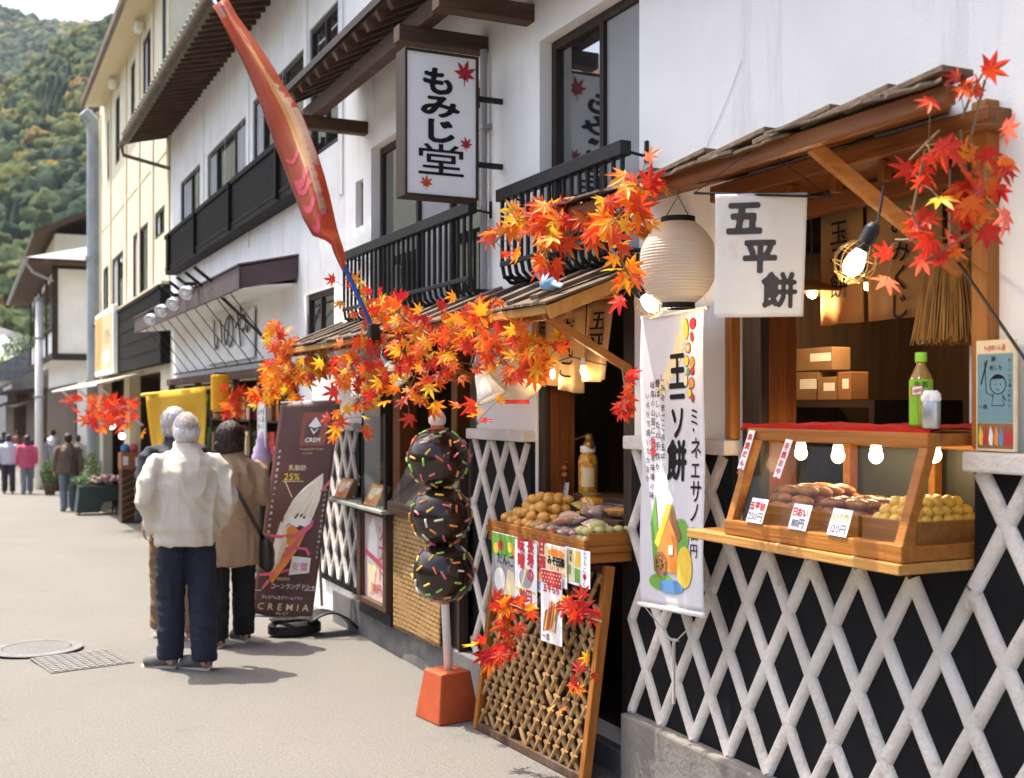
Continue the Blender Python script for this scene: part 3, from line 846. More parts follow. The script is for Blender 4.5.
mb.quad((x0, 10.2, -0.6), (5.2, 10.2, -0.6), (5.2, 10.2, 2.2), (x0, 10.2, 2.2)); mb.quad((x0, 17.5, -0.6), (x0, 17.5, 2.2), (5.2, 17.5, 2.2), (5.2, 17.5, -0.6))
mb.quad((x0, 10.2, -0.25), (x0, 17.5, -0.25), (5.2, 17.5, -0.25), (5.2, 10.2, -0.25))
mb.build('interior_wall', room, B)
window(B, WX, *BW[0], splits=(0.45,), recess=0.015, panes=['glass_dark', 'grey_panel'])
window(B, WX, *BW[1], splits=(0.27, 0.75), recess=0.015, panes=['grey_panel', 'glass_dark', 'grey_panel'])
window(B, WX, *BW[2], splits=(0.35, 0.78), recess=0.015, panes=['glass_dark', 'glass_dark', 'grey_panel'])
window(B, WX, *BW[3], splits=(0.5,), recess=0.015, panes=['glass_dark', 'glass_dark'])
window(B, WX, *BL, splits=(0.5,), recess=0.015, panes=['glass_dark', 'glass_dark'])
# balcony of vertical metal ribs
mb = MB()
mb.box((2.58, 9.9, 3.56), (2.745, 17.02, 3.62)); mb.box((2.565, 9.88, 4.07), (2.625, 17.04, 4.125)); mb.box((2.575, 9.9, 3.62), (2.60, 17.02, 3.66))
y = 9.92
while y < 17.0:
    mb.box((2.586, y, 3.655), (2.604, y + 0.062, 4.072)); y += 0.075
mb.box((2.61, 16.99, 3.62), (2.745, 17.02, 4.07)); mb.box((2.61, 9.9, 3.62), (2.745, 9.93, 4.07))
for yy in (10.4, 12.5, 14.6, 16.6): mb.box((2.548, yy, 3.58), (2.584, yy + 0.05, 4.10))
mb.build('balcony', M['iron_brown'], B, bevel=0.004)
# eave
mb = MB(); n = 34
for k in range(n):
    a = 8.6 + 9.35 * k / n
    mb.prism([(2.20, a + 0.006, 5.615), (2.20, a + 9.35 / n - 0.006, 5.615), (2.75, a + 9.35 / n - 0.006, 5.75), (2.75, a + 0.006, 5.75)], (0, 0, 0.03))
mb.build('eave', M['old_x'], B)
mb = MB(); y = 8.7
while y < 17.9: mb.beam((2.19, y, 5.585), (2.752, y, 5.72), 0.04, 0.045); y += 0.21
mb.split('rafter', M['old_x'], B)
mb = MB()
mb.prism([(2.14, 8.55, 5.60), (2.20, 8.55, 5.60), (2.80, 8.55, 5.80), (2.80, 8.55, 5.95), (2.14, 8.55, 5.72)], (0, 9.45, 0))
y = 8.58
while y < 17.95:
    mb.tube([(2.10, y, 5.70), (2.9, y, 5.97)], 0.05, 8); y += 0.19
mb.build('roof', pm('mossy_tile', (0.20, 0.19, 0.13), (0.13, 0.125, 0.09), scale=5, rough=0.85, c3=(0.13, 0.15, 0.05), s3=3), B, smooth=False)
mb = MB(); mb.tube([(2.09, 8.55, 5.585), (2.09, 18.0, 5.565)], 0.045, 8); mb.tube([(2.09, 17.95, 5.56), (2.12, 17.95, 5.42), (2.74, 17.65, 5.22)], 0.028, 8)
mb.build('gutter', M['grey_z'], B)
# canopy with its lamps
mb = MB()
mb.prism([(2.22, 10.35, 2.745), (2.22, 10.35, 2.94), (2.748, 10.35, 3.06), (2.748, 10.35, 2.86)], (0, 0.03, 0))
mb.box((2.205, 10.35, 2.742), (2.235, 17.4, 2.945)); mb.prism([(2.19, 10.33, 2.945), (2.752, 10.33, 3.065), (2.752, 10.33, 3.085), (2.19, 10.33, 2.965)], (0, 7.1, 0))
cn = mb.build('canopy', M['purple_brown'], B, bevel=0.005)
mb = MB(); mb.prism([(2.236, 10.385, 2.755), (2.748, 10.385, 2.80), (2.748, 10.385, 2.82), (2.236, 10.385, 2.775)], (0, 7.0, 0))
mb.build('soffit', M['white_sheet'], cn)
mb = MB(); mb.box((2.66, 10.3, 1.985), (2.752, 17.45, 2.075)); mb.box((2.68, 12.9, -0.3), (2.76, 13.0, 1.985)); mb.box((2.68, 15.2, -0.3), (2.76, 15.3, 1.985)); mb.box((2.68, 17.25, -0.3), (2.76, 17.38, 1.985)); mb.box((2.68, 10.36, -0.2), (2.78, 10.5, 1.985)); mb.box((2.70, 11.7, -0.2), (2.77, 11.8, 1.985))
mb.split('lintel', M['old_y'], B, bevel=0.005)
mb = MB()
for k in range(10):
    y = 10.9 + k * 0.62
    mb.tube([(2.23, y, 2.77), (2.70, y - 0.1, 2.14)], 0.006, 5)
mb.tube([(2.70, 10.6, 2.14), (2.70, 17.0, 2.14)], 0.012, 6); mb.tube([(2.70, 10.7, 2.16), (2.21, 11.6, 2.86)], 0.016, 6)
for k in range(5): mb.tube([(2.20, 11.6 + k * 0.5, 2.93), (2.02, 11.55 + k * 0.5, 3.06)], 0.018, 6)
mb.split('tie_rod', M['iron'], B)
mb = MB(); fr = Frame((2.70, 14.3, 2.25), (0, -1, 0), (0, 0, 1))
mb.box((2.705, 12.0, 2.2), (2.725, 14.6, 2.72), 0)
hb = MB(); hb.text(fr, 'いのや', 0.25, 0.10, 0.52, bold=-0.01, z=0.02, res=3, sx=1.25); hb.text(fr, '・', 1.95, 0.10, 0.4, z=0.02)
sg = mb.build('sign_panel', M['white_sheet'], B); hb.build('lettering', M['ink_grey'], sg, solid=0.01)

flood = []
for i, (px, py) in enumerate(((188, 291), (175, 302), (163, 309), (152, 318))):
    p = at(px, py, X=2.10 - 0.02 * i)
    if i == 0:
        t = thing('floodlight', 'white lamp on a bent arm, nearest of the four hanging off the canopy edge', 'lamp', p, 'floodlights on the canopy edge')
        mb = MB(); mb.lathe([(0.02, 0.12), (0.05, 0.10), (0.075, 0.03), (0.10, -0.06), (0.105, -0.09), (0.09, -0.085), (0.05, -0.02)], p, 14, ax=(0.55, 0.55, 0.55))
        mb.build('lamp_shade', M['white_sheet'], t, smooth=True)
        mb = MB(); mb.ball(p + V(-0.03, -0.03, -0.035), 0.055, 10, 8); mb.build('bulb', M['paper'], t, smooth=True)
        mb = MB(); mb.tube([p + V(0.06, 0.06, 0.06), p + V(0.08, 0.08, 0.14), p + V(0.14, 0.06, 0.06)], 0.014, 6); mb.box(p + V(-0.06, -0.02, 0.09), p + V(0.12, 0.06, 0.13)); mb.build('arm', M['iron'], t)
        t.scale = (0.72,) * 3; flood.append(t)
    else:
        copy_thing(flood[0], p, ['', 'white lamp on a bent arm, second nearest of the four off the canopy edge', 'white lamp on a bent arm, third nearest of the four off the canopy edge', 'white lamp on a bent arm, last and farthest of the four off the canopy'][i])

# ------------------------------------------------------------------ C: the yellow three storey building
C_ = thing('apartment_building', 'tall pale yellow building with ribbed walls and a black fascia over its shops', 'building', (WX, 22.0, -0.5))
CW = [(19.55, 20.6, 6.85, 7.95), (21.6, 22.2, 6.85, 7.95), (23.9, 24.6, 6.55, 7.9), (25.6, 26.1, 6.5, 7.8), (17.72, 18.45, 6.85, 8.05),
      (20.0, 21.9, 3.62, 4.78), (18.2, 19.2, 4.35, 4.78), (23.35, 25.2, 3.62, 4.72), (25.9, 26.9, 3.62, 4.7)]
mb = MB(); wall_plane(mb, WX, 17.6, 27.6, 3.4, 8.6, CW, 0.12)
wall_plane(mb, WX, 17.6, 27.6, -1.5, 3.4, [(18.6, 22.4, -1.2, 2.25), (23.2, 27.0, -1.2, 2.25)], 0.2)
mb.quad((WX, 17.6, 3), (WX, 17.6, 8.6), (WX + 6, 17.6, 8.6), (WX + 6, 17.6, 3)); mb.quad((WX, 27.6, -1.5), (WX + 6, 27.6, -1.5), (WX + 6, 27.6, 8.6), (WX, 27.6, 8.6))
mb.build('wall', M['cream'], C_)
mb = MB()
for y in (17.66, 19.3, 20.9, 22.75, 25.35, 27.3): mb.box((2.727, y, 3.5), (2.749, y + 0.22, 8.22))
mb.box((2.741, 17.65, 5.55), (2.7495, 27.6, 5.60)); mb.box((2.62, 17.65, 3.50), (2.7495, 27.6, 3.56))
mb.split('pilaster', M['cream_trim'], C_, bevel=0.01)
for o in CW: window(C_, WX, *o, frame='iron', splits=(0.5,) if o[1] - o[0] > 0.7 else (), recess=0.01, fw=0.06, panes=['glass_dark', 'grey_panel'] if o[1] - o[0] > 0.7 else None)
mb = MB(); mb.prism([(2.33, 17.5, 8.20), (2.75, 17.5, 8.27), (2.75, 17.5, 8.5), (2.33, 17.5, 8.30)], (0, 9.2, 0), 0); mb.prism([(2.28, 17.45, 8.26), (2.33, 17.45, 8.19), (2.331, 17.45, 8.30), (3.2, 17.45, 8.62), (3.2, 17.45, 8.75), (2.28, 17.45, 8.40)], (0, 9.35, 0), 1)
mb.build('eave', [M['cream_trim'], M['grey_y']], C_)
mb = MB(); mb.box((2.60, 17.62, 2.32), (2.749, 27.2, 3.46))
for z in (2.55, 2.78, 3.02, 3.25): mb.box((2.588, 17.62, z), (2.6, 27.2, z + 0.02))
mb.box((2.56, 17.6, 3.43), (2.752, 27.25, 3.485))
mb.build('fascia_band', M['iron_brown'], C_, bevel=0.008)
for y in (20.2, 24.0):
    mb = MB(); mb.box((2.58, y, 8.02), (2.70, y + 0.25, 8.17)); mb.build('wall_lamp', M['white_sheet'], C_, bevel=0.03)
mb = MB(); mb.tube([(2.62, 27.75, 8.2), (2.62, 27.75, -1.2)], 0.14, 12); mb.tube([(2.62, 27.75, 8.15), (2.4, 27.7, 8.35)], 0.14, 12); mb.box((2.45, 27.6, 5.0), (2.76, 27.9, 5.08)); mb.box((2.45, 27.6, 2.2), (2.76, 27.9, 2.28))
mb.build('downpipe', pm('grey_blue_pipe', (0.30, 0.34, 0.38), (0.24, 0.27, 0.30), scale=3, rough=0.6, c3=(0.4, 0.38, 0.34), s3=2), C_, smooth=False)
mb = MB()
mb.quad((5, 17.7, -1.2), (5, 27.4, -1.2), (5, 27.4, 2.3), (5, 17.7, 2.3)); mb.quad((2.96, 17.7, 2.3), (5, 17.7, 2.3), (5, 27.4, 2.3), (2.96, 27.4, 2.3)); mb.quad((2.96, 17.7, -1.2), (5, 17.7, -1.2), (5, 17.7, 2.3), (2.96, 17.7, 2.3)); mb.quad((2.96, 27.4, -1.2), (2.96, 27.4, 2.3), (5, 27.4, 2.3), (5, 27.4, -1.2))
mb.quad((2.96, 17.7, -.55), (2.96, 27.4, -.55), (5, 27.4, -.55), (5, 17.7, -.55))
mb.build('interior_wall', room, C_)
sb = thing('sign_board', 'white and gold poster board fixed to the black fascia of the yellow building', 'sign', (2.52, 24.4, 2.95))
mb = MB(); mb.box((2.50, 22.75, 2.30), (2.585, 26.1, 3.60)); mb.build('board', M['ink_white'], sb, bevel=0.01)
fr = Frame((2.497, 26.1, 2.30), (0, -1, 0), (0, 0, 1)); mb = MB()
mb.rect(fr, 0.12, 0.12, 3.2, 1.2, 0.002, 0); mb.shape(fr, [(0.12, 0.12), (1.2, 0.12), (1.6, 0.7), (1.4, 1.2), (0.12, 1.2)], 0.004, 1); mb.disc(fr, 2.2, 0.35, 0.7, 0.14, 0.006, 2); mb.ribbon(fr, [(0.5, 0.2), (0.9, 0.6), (0.8, 1.1)], 0.1, 0.006, 3)
mb.text(fr, 'ソフト', 1.9, 0.62, 0.34, 0.02, 0.008, 4)
mb.build('poster', [flat('faded_gold', (0.62, 0.50, 0.30)), flat('faded_ochre', (0.58, 0.38, 0.12)), M['ink_white'], M['ink_brown'], M['ink_brown']], sb)
aw = thing('shop_awning', 'long cream fabric awning with thin struts shading the yellow building shops', 'awning', (2.3, 26, 2.1))
mb = MB(); a0, a1 = at(140, 376, X=2.70), at(58, 400, X=2.0)
y0, y1 = 20.4, 31.5
mb.prism([(2.74, y0, 2.27), (1.98, y0, 2.06), (1.98, y0, 2.02), (2.74, y0, 2.235)], (0, y1 - y0, 0))
mb.build('canvas', pm('cream_awning_cloth', (0.72, 0.66, 0.52), (0.62, 0.56, 0.43), scale=3, rough=0.85, c3=(0.4, 0.33, 0.22), s3=1.5, trans=0.25), aw)
mb = MB()
for y in (20.5, 24.5, 28.5): mb.tube([(2.0, y, 2.03), (2.74, y, 1.35)], 0.018, 6)
mb.tube([(1.99, y0, 2.035), (1.99, y1, 2.035)], 0.02, 6); mb.split('strut', M['white_sheet'], aw)

# ------------------------------------------------------------------ D: the jettied old house beyond
D = thing('town_house', 'old grey house with jettied white upper storey and low roof down the street', 'house', (2.3, 40, -0.8))
mb = MB()
mb.box((2.15, 33.0, 3.05), (7.5, 46, 5.35)); mb.box((2.75, 33.4, -1.4), (7.4, 45.6, 3.05), 0)
mb.build('wall', M['plaster_old'], D)
mb = MB()
for y in (33.0, 36, 39, 42, 45): mb.box((2.09, y, 3.0), (2.149, y + 0.2, 5.35))
mb.box((2.08, 33, 2.95), (2.149, 46, 3.1)); mb.box((2.08, 33, 3.75), (2.149, 46, 3.86)); mb.box((2.09, 32.93, 2.9), (7.5, 32.999, 3.08)); mb.box((2.07, 32.92, 3.05), (2.22, 32.999, 5.4))
mb.split('timber_frame', M['dark_z'], D)
for (a, b) in ((33.6, 35.8), (36.4, 38.8), (39.4, 41.8), (42.4, 44.8)):
    mb = MB(); mb.box((2.11, a, 3.9), (2.148, b, 5.1)); mb.build('window', M['glass_dark'], D)
mb = MB(); mb.box((2.70, 33.5, -1.4), (2.749, 45.5, 2.3)); mb.build('shopfront', room, D)
mb = MB(); mb.box((1.45, 32.2, 5.42), (8.3, 46.6, 5.50), 0)
mb.add([(1.38, 32.1, 5.505), (8.4, 32.1, 5.505), (8.4, 46.7, 5.505), (1.38, 46.7, 5.505), (4.0, 35.5, 6.5), (5.8, 35.5, 6.5), (5.8, 43, 6.5), (4.0, 43, 6.5)], [(0, 1, 5, 4), (1, 2, 6, 5), (2, 3, 7, 6), (3, 0, 4, 7), (4, 5, 6, 7), (3, 2, 1, 0)], 1)
mb.build('roof', [M['old_y'], pm('grey_metal_roof', (0.20, 0.20, 0.20), (0.14, 0.14, 0.14), scale=1.5, rough=0.6, c3=(0.3, 0.29, 0.27), s3=2)], D)
mb = MB(); mb.tube([(1.40, 32.2, 5.46), (1.40, 46.5, 5.44)], 0.06, 8); mb.tube([(1.42, 32.6, 5.42), (1.6, 32.8, 5.2), (2.1, 32.95, 5.0)], 0.04, 8); mb.build('gutter', M['grey_panel'], D)
D2 = thing('town_house', 'taller house behind the grey jettied one, only its dark roof corner showing', 'house', (4.4, 52, -1))
mb = MB(); mb.box((3.1, 47.5, -1.6), (9, 58, 8.3)); mb.build('wall', M['cream'], D2)
mb = MB(); mb.prism([(2.3, 46.9, 8.1), (2.3, 46.9, 8.3), (6, 46.9, 10), (9.8, 46.9, 8.3), (9.8, 46.9, 8.1), (6, 46.9, 9.8)], (0, 12, 0)); mb.build('roof', M['old_y'], D2)

up = thing('utility_pole', 'pale concrete utility pole standing before the far old shops', 'pole', (1.92, 36, -0.9))
mb = MB(); mb.tube([(1.92, 36, -1.0), (1.92, 36, 4.75)], [0.13, 0.10], 12); mb.build('shaft', M['plaster'], up, smooth=True)
mb = MB(); mb.tube([(1.92, 36, 4.7), (1.92, 36, 4.82)], 0.13, 12); mb.box((1.78, 35.86, 3.6), (2.06, 36.14, 3.66)); mb.box((1.78, 35.86, 1.9), (2.06, 36.14, 1.96)); mb.split('collar', M['grey_panel'], up)

# ------------------------------------------------------------------ beyond: low shops, far houses, a bright tree
for i, (y0, y1, x, zt, lab) in enumerate(((49, 60, 2.2, 2.6, 'dark low shop with a drooping eave just past the pole'), (60.5, 74, 1.7, 2.5, 'low shop with a long dark eave where the street ends'), (76, 90, 0.6, 3.4, 'pale gabled shop closing the far end of the street'))):
    h = thing('far_shop', lab, 'shop', (x, y0, zg(y0)))
    mb = MB(); mb.box((x + 0.5, y0, -2.6), (x + 6, y1, zt + 0.3)); mb.build('wall', M['plaster_old'] if i == 2 else M['old_z'], h)
    mb = MB(); mb.prism([(x - 0.6, y0 - 0.4, zt - 0.25), (x - 0.6, y0 - 0.4, zt - 0.1), (x + 3, y0 - 0.4, zt + 1.7), (x + 6.5, y0 - 0.4, zt), (x + 6.5, y0 - 0.4, zt - 0.2)], (0, y1 - y0 + 0.8, 0)); mb.build('roof', M['kerb'], h)
    mb = MB(); mb.box((x + 0.40, y0 + 0.4, -2.3), (x + 0.49, y1 - 0.4, zt - 0.7)); mb.build('shopfront', room, h)
    mb = MB(); mb.prism([(x + 0.5, y0, zt - 0.6), (x - 0.4, y0, zt - 0.95), (x - 0.4, y0, zt - 0.99), (x + 0.5, y0, zt - 0.64)], (0, y1 - y0, 0)); mb.build('awning', M['grey_y'], h)
for i, (px, py, Y, wd, hh, c, lab) in enumerate(((4, 353, 112, 9, 6, 'plaster', 'white house with a bright metal roof at the foot of the hill'), (14, 376, 100, 7, 3.4, 'plaster', 'lower white house half hidden by the bright green tree'), (-6, 340, 150, 14, 7, 'cream', 'cream house standing highest at the foot of the hill'), (24, 398, 96, 5, 3.5, 'old_z', 'brown house beside the bright green tree'))):
    p = at(px, py, Y=Y); h = thing('far_house', lab, 'house', (p.x, Y, -2))
    mb = MB(); mb.box((p.x - wd / 2, Y, -3), (p.x + wd / 2, Y + 8, p.z - hh * 0.15)); mb.build('wall', M[c], h)
    mb = MB(); mb.prism([(p.x - wd * 0.56, Y - 0.6, p.z - hh * 0.2), (p.x - wd * 0.56, Y - 0.6, p.z - hh * 0.16), (p.x, Y + 4, p.z + hh * 0.3), (p.x + wd * 0.56, Y - 0.6, p.z - hh * 0.16), (p.x + wd * 0.56, Y - 0.6, p.z - hh * 0.2)], (0, 9, 0)); mb.build('roof', M['white_sheet'] if i < 2 else M['kerb'], h)
    for q in (-0.3, 0.05):
        mb = MB(); mb.box((p.x + wd * q, Y - 0.04, p.z - hh * 0.75), (p.x + wd * (q + 0.2), Y - 0.002, p.z - hh * 0.4)); mb.build('window', M['glass_dark'], h)

def leaf_cloud(mb, c, r, n, s, rr, m=0):
    for _ in range(n):
        while True:
            v = Vector((rr.uniform(-1, 1), rr.uniform(-1, 1), rr.uniform(-1, 1)))
            if 0.15 < v.length < 1 and noise.noise(v * 2.1 + Vector(c)) > -0.28: break
        p = Vector(c) + Vector((v.x * r[0], v.y * r[1], v.z * r[2]))
        a = Vector((rr.gauss(0, 1), rr.gauss(0, 1), rr.gauss(0, 1))).normalized(); b = a.orthogonal().normalized(); q = s * rr.uniform(0.6, 1.3)
        mb.add([p - a * q, p + b * q * 0.5, p + a * q, p - b * q * 0.5], [(0, 1, 2, 3)], m)
M['leaf_bright'] = pm('bright_green_leaf', (0.20, 0.26, 0.03), (0.12, 0.19, 0.02), scale=1.2, rough=0.6, trans=0.35)
M['leaf_mid'] = pm('mid_green_leaf', (0.06, 0.12, 0.025), (0.035, 0.075, 0.016), scale=3, rough=0.6, trans=0.3)
for (px, py, Y, rad, lab, mm) in ((14, 384, 88, 1.9, 'bright yellow green tree at the far end of the street', 'leaf_bright'), (27, 352, 108, 3.0, 'darker green tree behind the far shop roofs', 'leaf_mid')):
    p = at(px, py, Y=Y); t = thing('tree', lab, 'tree', (p.x, Y, -2))
    mb = MB(); mb.tube([(p.x, Y, -2.2), (p.x + 0.1, Y, p.z - 0.8), (p.x, Y, p.z + 0.5)], [0.22, 0.14, 0.05], 8)
    for k in range(6): mb.tube([(p.x, Y, p.z - 1 + 0.25 * k), (p.x + math.cos(k * 2) * rad * 0.7, Y + math.sin(k * 2) * rad * 0.7, p.z - 0.2 + 0.3 * k)], [0.07, 0.02], 6)
    mb.build('trunk', M['old_z'], t)
    mb = MB(); r_ = random.Random(4)
    for k in range(9): leaf_cloud(mb, (p.x + r_.uniform(-1, 1) * rad * 0.55, Y + r_.uniform(-1, 1) * rad * 0.55, p.z + r_.uniform(-0.6, 0.7) * rad), (rad * 0.5, rad * 0.5, rad * 0.4), 330, 0.13, r_)
    mb.build('crown', M[mm], t)

# ------------------------------------------------------------------ unseen row across the street, added for its dark mirror image in the glass
for i, (y0, y1, h, c, lab) in enumerate(((-11, -1.5, 3.6, 'old_z', 'unseen brown timber house across the street opposite the glass case'), (-0.8, 8.5, 4.2, 'plaster_old', 'unseen white boarded house across the street opposite the skewer stall'), (9.4, 19.0, 3.6, 'old_z', 'unseen low brown house across the street opposite the canopy'), (19.8, 33.0, 4.4, 'cream', 'unseen cream house across the street opposite the yellow building'))):
    t = thing('town_house', lab, 'house', (-12, (y0 + y1) / 2, -0.4)); mb = MB(); mb.box((-17, y0, -1.2), (-9.2, y1, h)); mb.build('wall', M[c], t)
    mb = MB(); mb.prism([(-8.4, y0 - 0.3, h - 0.1), (-8.4, y0 - 0.3, h + 0.1), (-13, y0 - 0.3, h + 1.2), (-17.6, y0 - 0.3, h + 0.1), (-17.6, y0 - 0.3, h - 0.1)], (0, y1 - y0 + 0.6, 0)); mb.build('roof', M['kerb'], t)
    for k in range(3):
        a = y0 + 0.9 + k * (y1 - y0 - 0.6) / 3
        mb = MB(); mb.box((-9.22, a, h - 1.3), (-9.17, a + 1.7, h - 0.4)); mb.build('window', M['glass_dark'], t)
        mb = MB(); mb.box((-9.24, a - 0.1, -0.6), (-9.17, a + 2.0, 2.0)); mb.build('shopfront', room, t)
# ------------------------------------------------------------------ stall window 1: the glass case
DC = thing('display_case', 'honey wood display case with slanting glass front in the stall window, bulbs lit inside', 'display case', (2.7, 3.0, 1.2))
y0, y1 = 2.542, 3.365; FB = V(2.455, 0, 1.275); FT = V(2.562, 0, 1.605)
mb = MB(); mb.box((2.432, 2.519, 1.206), (3.05, 3.60, 1.238)); mb.build('base_board', M['pale_y'], DC, bevel=0.004)
mb = MB()
mb.box((2.445, y0 - 0.02, 1.240), (2.487, y1 + 0.02, 1.293)); mb.box((2.545, y0 - 0.02, 1.575), (2.60, y1 + 0.02, 1.618))
mb.box((2.488, y0 - 0.018, 1.2405), (3.02, y0 + 0.02, 1.285)); mb.box((2.601, y0 - 0.018, 1.577), (3.02, y0 + 0.02, 1.616))
mb.box((2.488, y1 - 0.02, 1.2405), (3.02, y1 + 0.018, 1.285)); mb.box((2.601, y1 - 0.02, 1.577), (3.02, y1 + 0.018, 1.616))
mb.box((3.0, y0, 1.286), (3.03, y1, 1.32)); mb.box((3.0, y0, 1.55), (3.03, y1, 1.616)); mb.box((2.985, y0 - 0.016, 1.286), (3.028, y0 + 0.02, 1.575)); mb.box((2.985, y1 - 0.02, 1.286), (3.028, y1 + 0.016, 1.575))
mb.box((2.99, 2.93, 1.29), (3.026, 2.96, 1.575))
for y in (y0 + 0.001, y1 - 0.001): mb.beam((2.468, y, 1.285), (2.572, y, 1.585), 0.036, 0.036, up=(0, 1, 0))
mb.build('frame', M['honey_y'], DC, bevel=0.004)
mb = MB(); mb.prism([(2.473, y0 + 0.02, 1.293), (2.477, y0 + 0.02, 1.293), (2.574, y0 + 0.02, 1.575), (2.570, y0 + 0.02, 1.575)], (0, y1 - y0 - 0.04, 0)); mb.build('front_glass', M['glass_case'], DC)
for y in (y0 - 0.003, y1 + 0.001):
    mb = MB(); mb.prism([(2.50, y, 1.286), (2.99, y, 1.286), (2.99, y, 1.577), (2.60, y, 1.577)], (0, 0.003, 0)); mb.build('side_glass', M['glass_case'], DC)
mb = MB(); mb.box((2.56, y0, 1.602), (3.0, y1, 1.61)); mb.build('top_panel', M['honey_y'], DC)
mb = MB(); mb.box((3.032, y0 - 0.01, 1.245), (3.042, y1 + 0.01, 1.612)); mb.build('back_panel', pm('olive_back_board', (0.030, 0.030, 0.016), (0.02, 0.019, 0.010), scale=4, rough=0.5), DC)
mb = MB(); mb.box((2.49, y0 + 0.02, 1.2405), (3.0, y1 - 0.02, 1.262)); mb.build('inner_shelf', M['steel'], DC)
for y in (2.72, 3.08):
    mb = MB(); mb.ball((2.442, y, 1.262 - 0.03), 0.009, 10, 6); mb.build('catch', M['steel'], DC, smooth=True)
for (px, py) in ((801, 453), (838, 456), (876, 456), (934, 455)):
    p = at(px, py, X=2.80 if px < 930 else 2.84)
    mb = MB(); mb.ball(p, (0.024, 0.024, 0.026), 14, 10); mb.tube([p + V(0, 0, 0.02), p + V(0, 0, 0.045)], [0.02, 0.014], 10); b_ = mb.build('bulb', M['bulb'], DC, smooth=True)
    l = bpy.data.lights.new('case_bulb_light', 'POINT'); l.energy = 0.55; l.color = (1, 0.72, 0.40); l.shadow_soft_size = 0.03
    lo = bpy.data.objects.new('case_bulb_light', l); COL.objects.link(lo); lo.parent = DC; lo.location = p - ORIG[DC.name] + V(-0.01, 0, -0.045)
    mb = MB(); mb.tube([p + V(0, 0, 0.04), V(p.x, p.y, 1.602)], 0.017, 10); mb.build('socket', M['brass'], b_)
# food trays and what lies in them
def lump(mb, c, r, seed, m=0, nu=12, nv=8, rot=None, amp=0.12):
    b = len(mb.v); mb.ball((0, 0, 0), r, nu, nv, m, rot)
    for i in range(b, len(mb.v)):
        v = Vector(mb.v[i]); f = 1 + amp * noise.noise(v * 60 + Vector((seed, seed * 2.1, 0)))
        mb.v[i] = tuple(v * f + Vector(c))
M['bread'] = pm('toasted_rice_cake', (0.46, 0.18, 0.045), (0.28, 0.095, 0.025), scale=30, rough=0.45, bump=0.3, bscale=90, c3=(0.11, 0.04, 0.018), s3=22, lo3=0.55, hi3=0.7)
M['glaze'] = pm('soy_glazed_rice_cake', (0.30, 0.085, 0.018), (0.16, 0.04, 0.010), scale=30, rough=0.18, bump=0.25, bscale=80, c3=(0.72, 0.58, 0.36), s3=120, lo3=0.66, hi3=0.7)
M['dango_yellow'] = pm('yellow_dumpling', (0.80, 0.50, 0.09), (0.70, 0.38, 0.055), scale=30, rough=0.35, bump=0.15, bscale=60)
M['dango_green'] = pm('pale_green_dumpling', (0.58, 0.55, 0.24), (0.46, 0.44, 0.16), scale=30, rough=0.45, bump=0.15, bscale=60)
r_ = random.Random(12)
for (a, b, kind, lab) in ((3.06, 3.31, 'bread', 'wooden tray of long toasted rice cakes at the far end of the glass case'), (2.80, 3.045, 'glaze', 'wooden tray of soy glazed sesame rice cakes in the middle of the glass case'), (2.56, 2.785, 'dango_yellow', 'wooden tray heaped with yellow dumplings at the near end of the glass case')):
    t = thing('food_tray', lab, 'food tray', (2.7, (a + b) / 2, 1.262), 'trays in the glass case')
    mb = MB(); z0, z1 = 1.264, 1.352; xa, xb = 2.535, 2.86
    mb.box((xa, a, z0), (xa + 0.012, b, z1)); mb.box((xb - 0.012, a, z0), (xb, b, z1)); mb.box((xa + 0.012, a, z0), (xb - 0.012, a + 0.012, z1)); mb.box((xa + 0.012, b - 0.012, z0), (xb - 0.012, b, z1)); mb.box((xa + 0.012, a + 0.012, z0), (xb - 0.012, b - 0.012, z0 + 0.05))
    mb.build('tray', M['honey_y'], t, bevel=0.003)
    mb = MB(); k = 0
    if kind == 'dango_yellow':
        for lay in range(3):
            for i in range(7 - lay):
                for j in range(5 - lay):
                    lump(mb, (xa + 0.035 + 0.042 * i + 0.018 * lay + r_.uniform(-.004, .004), a + 0.035 + 0.038 * j + 0.018 * lay + r_.uniform(-.004, .004), z1 - 0.005 + 0.026 * lay), (0.023, 0.022, 0.020), k); k += 1
    else:
        for lay in range(3 if kind == 'bread' else 2):
            for i in range(6 - lay):
                for j in range(2):
                    lump(mb, (xa + 0.035 + 0.05 * i + 0.02 * lay, a + 0.07 + 0.105 * j + r_.uniform(-.008, .008), z1 - 0.004 + 0.027 * lay + r_.uniform(-.004, .004)), (0.026, 0.062, 0.02), k, rot=Matrix.Rotation(r_.uniform(-.25, .25), 3, 'Z')); k += 1
    o = mb.build('rice_cake', M[kind], t, smooth=True); structure(o, 'stuff')

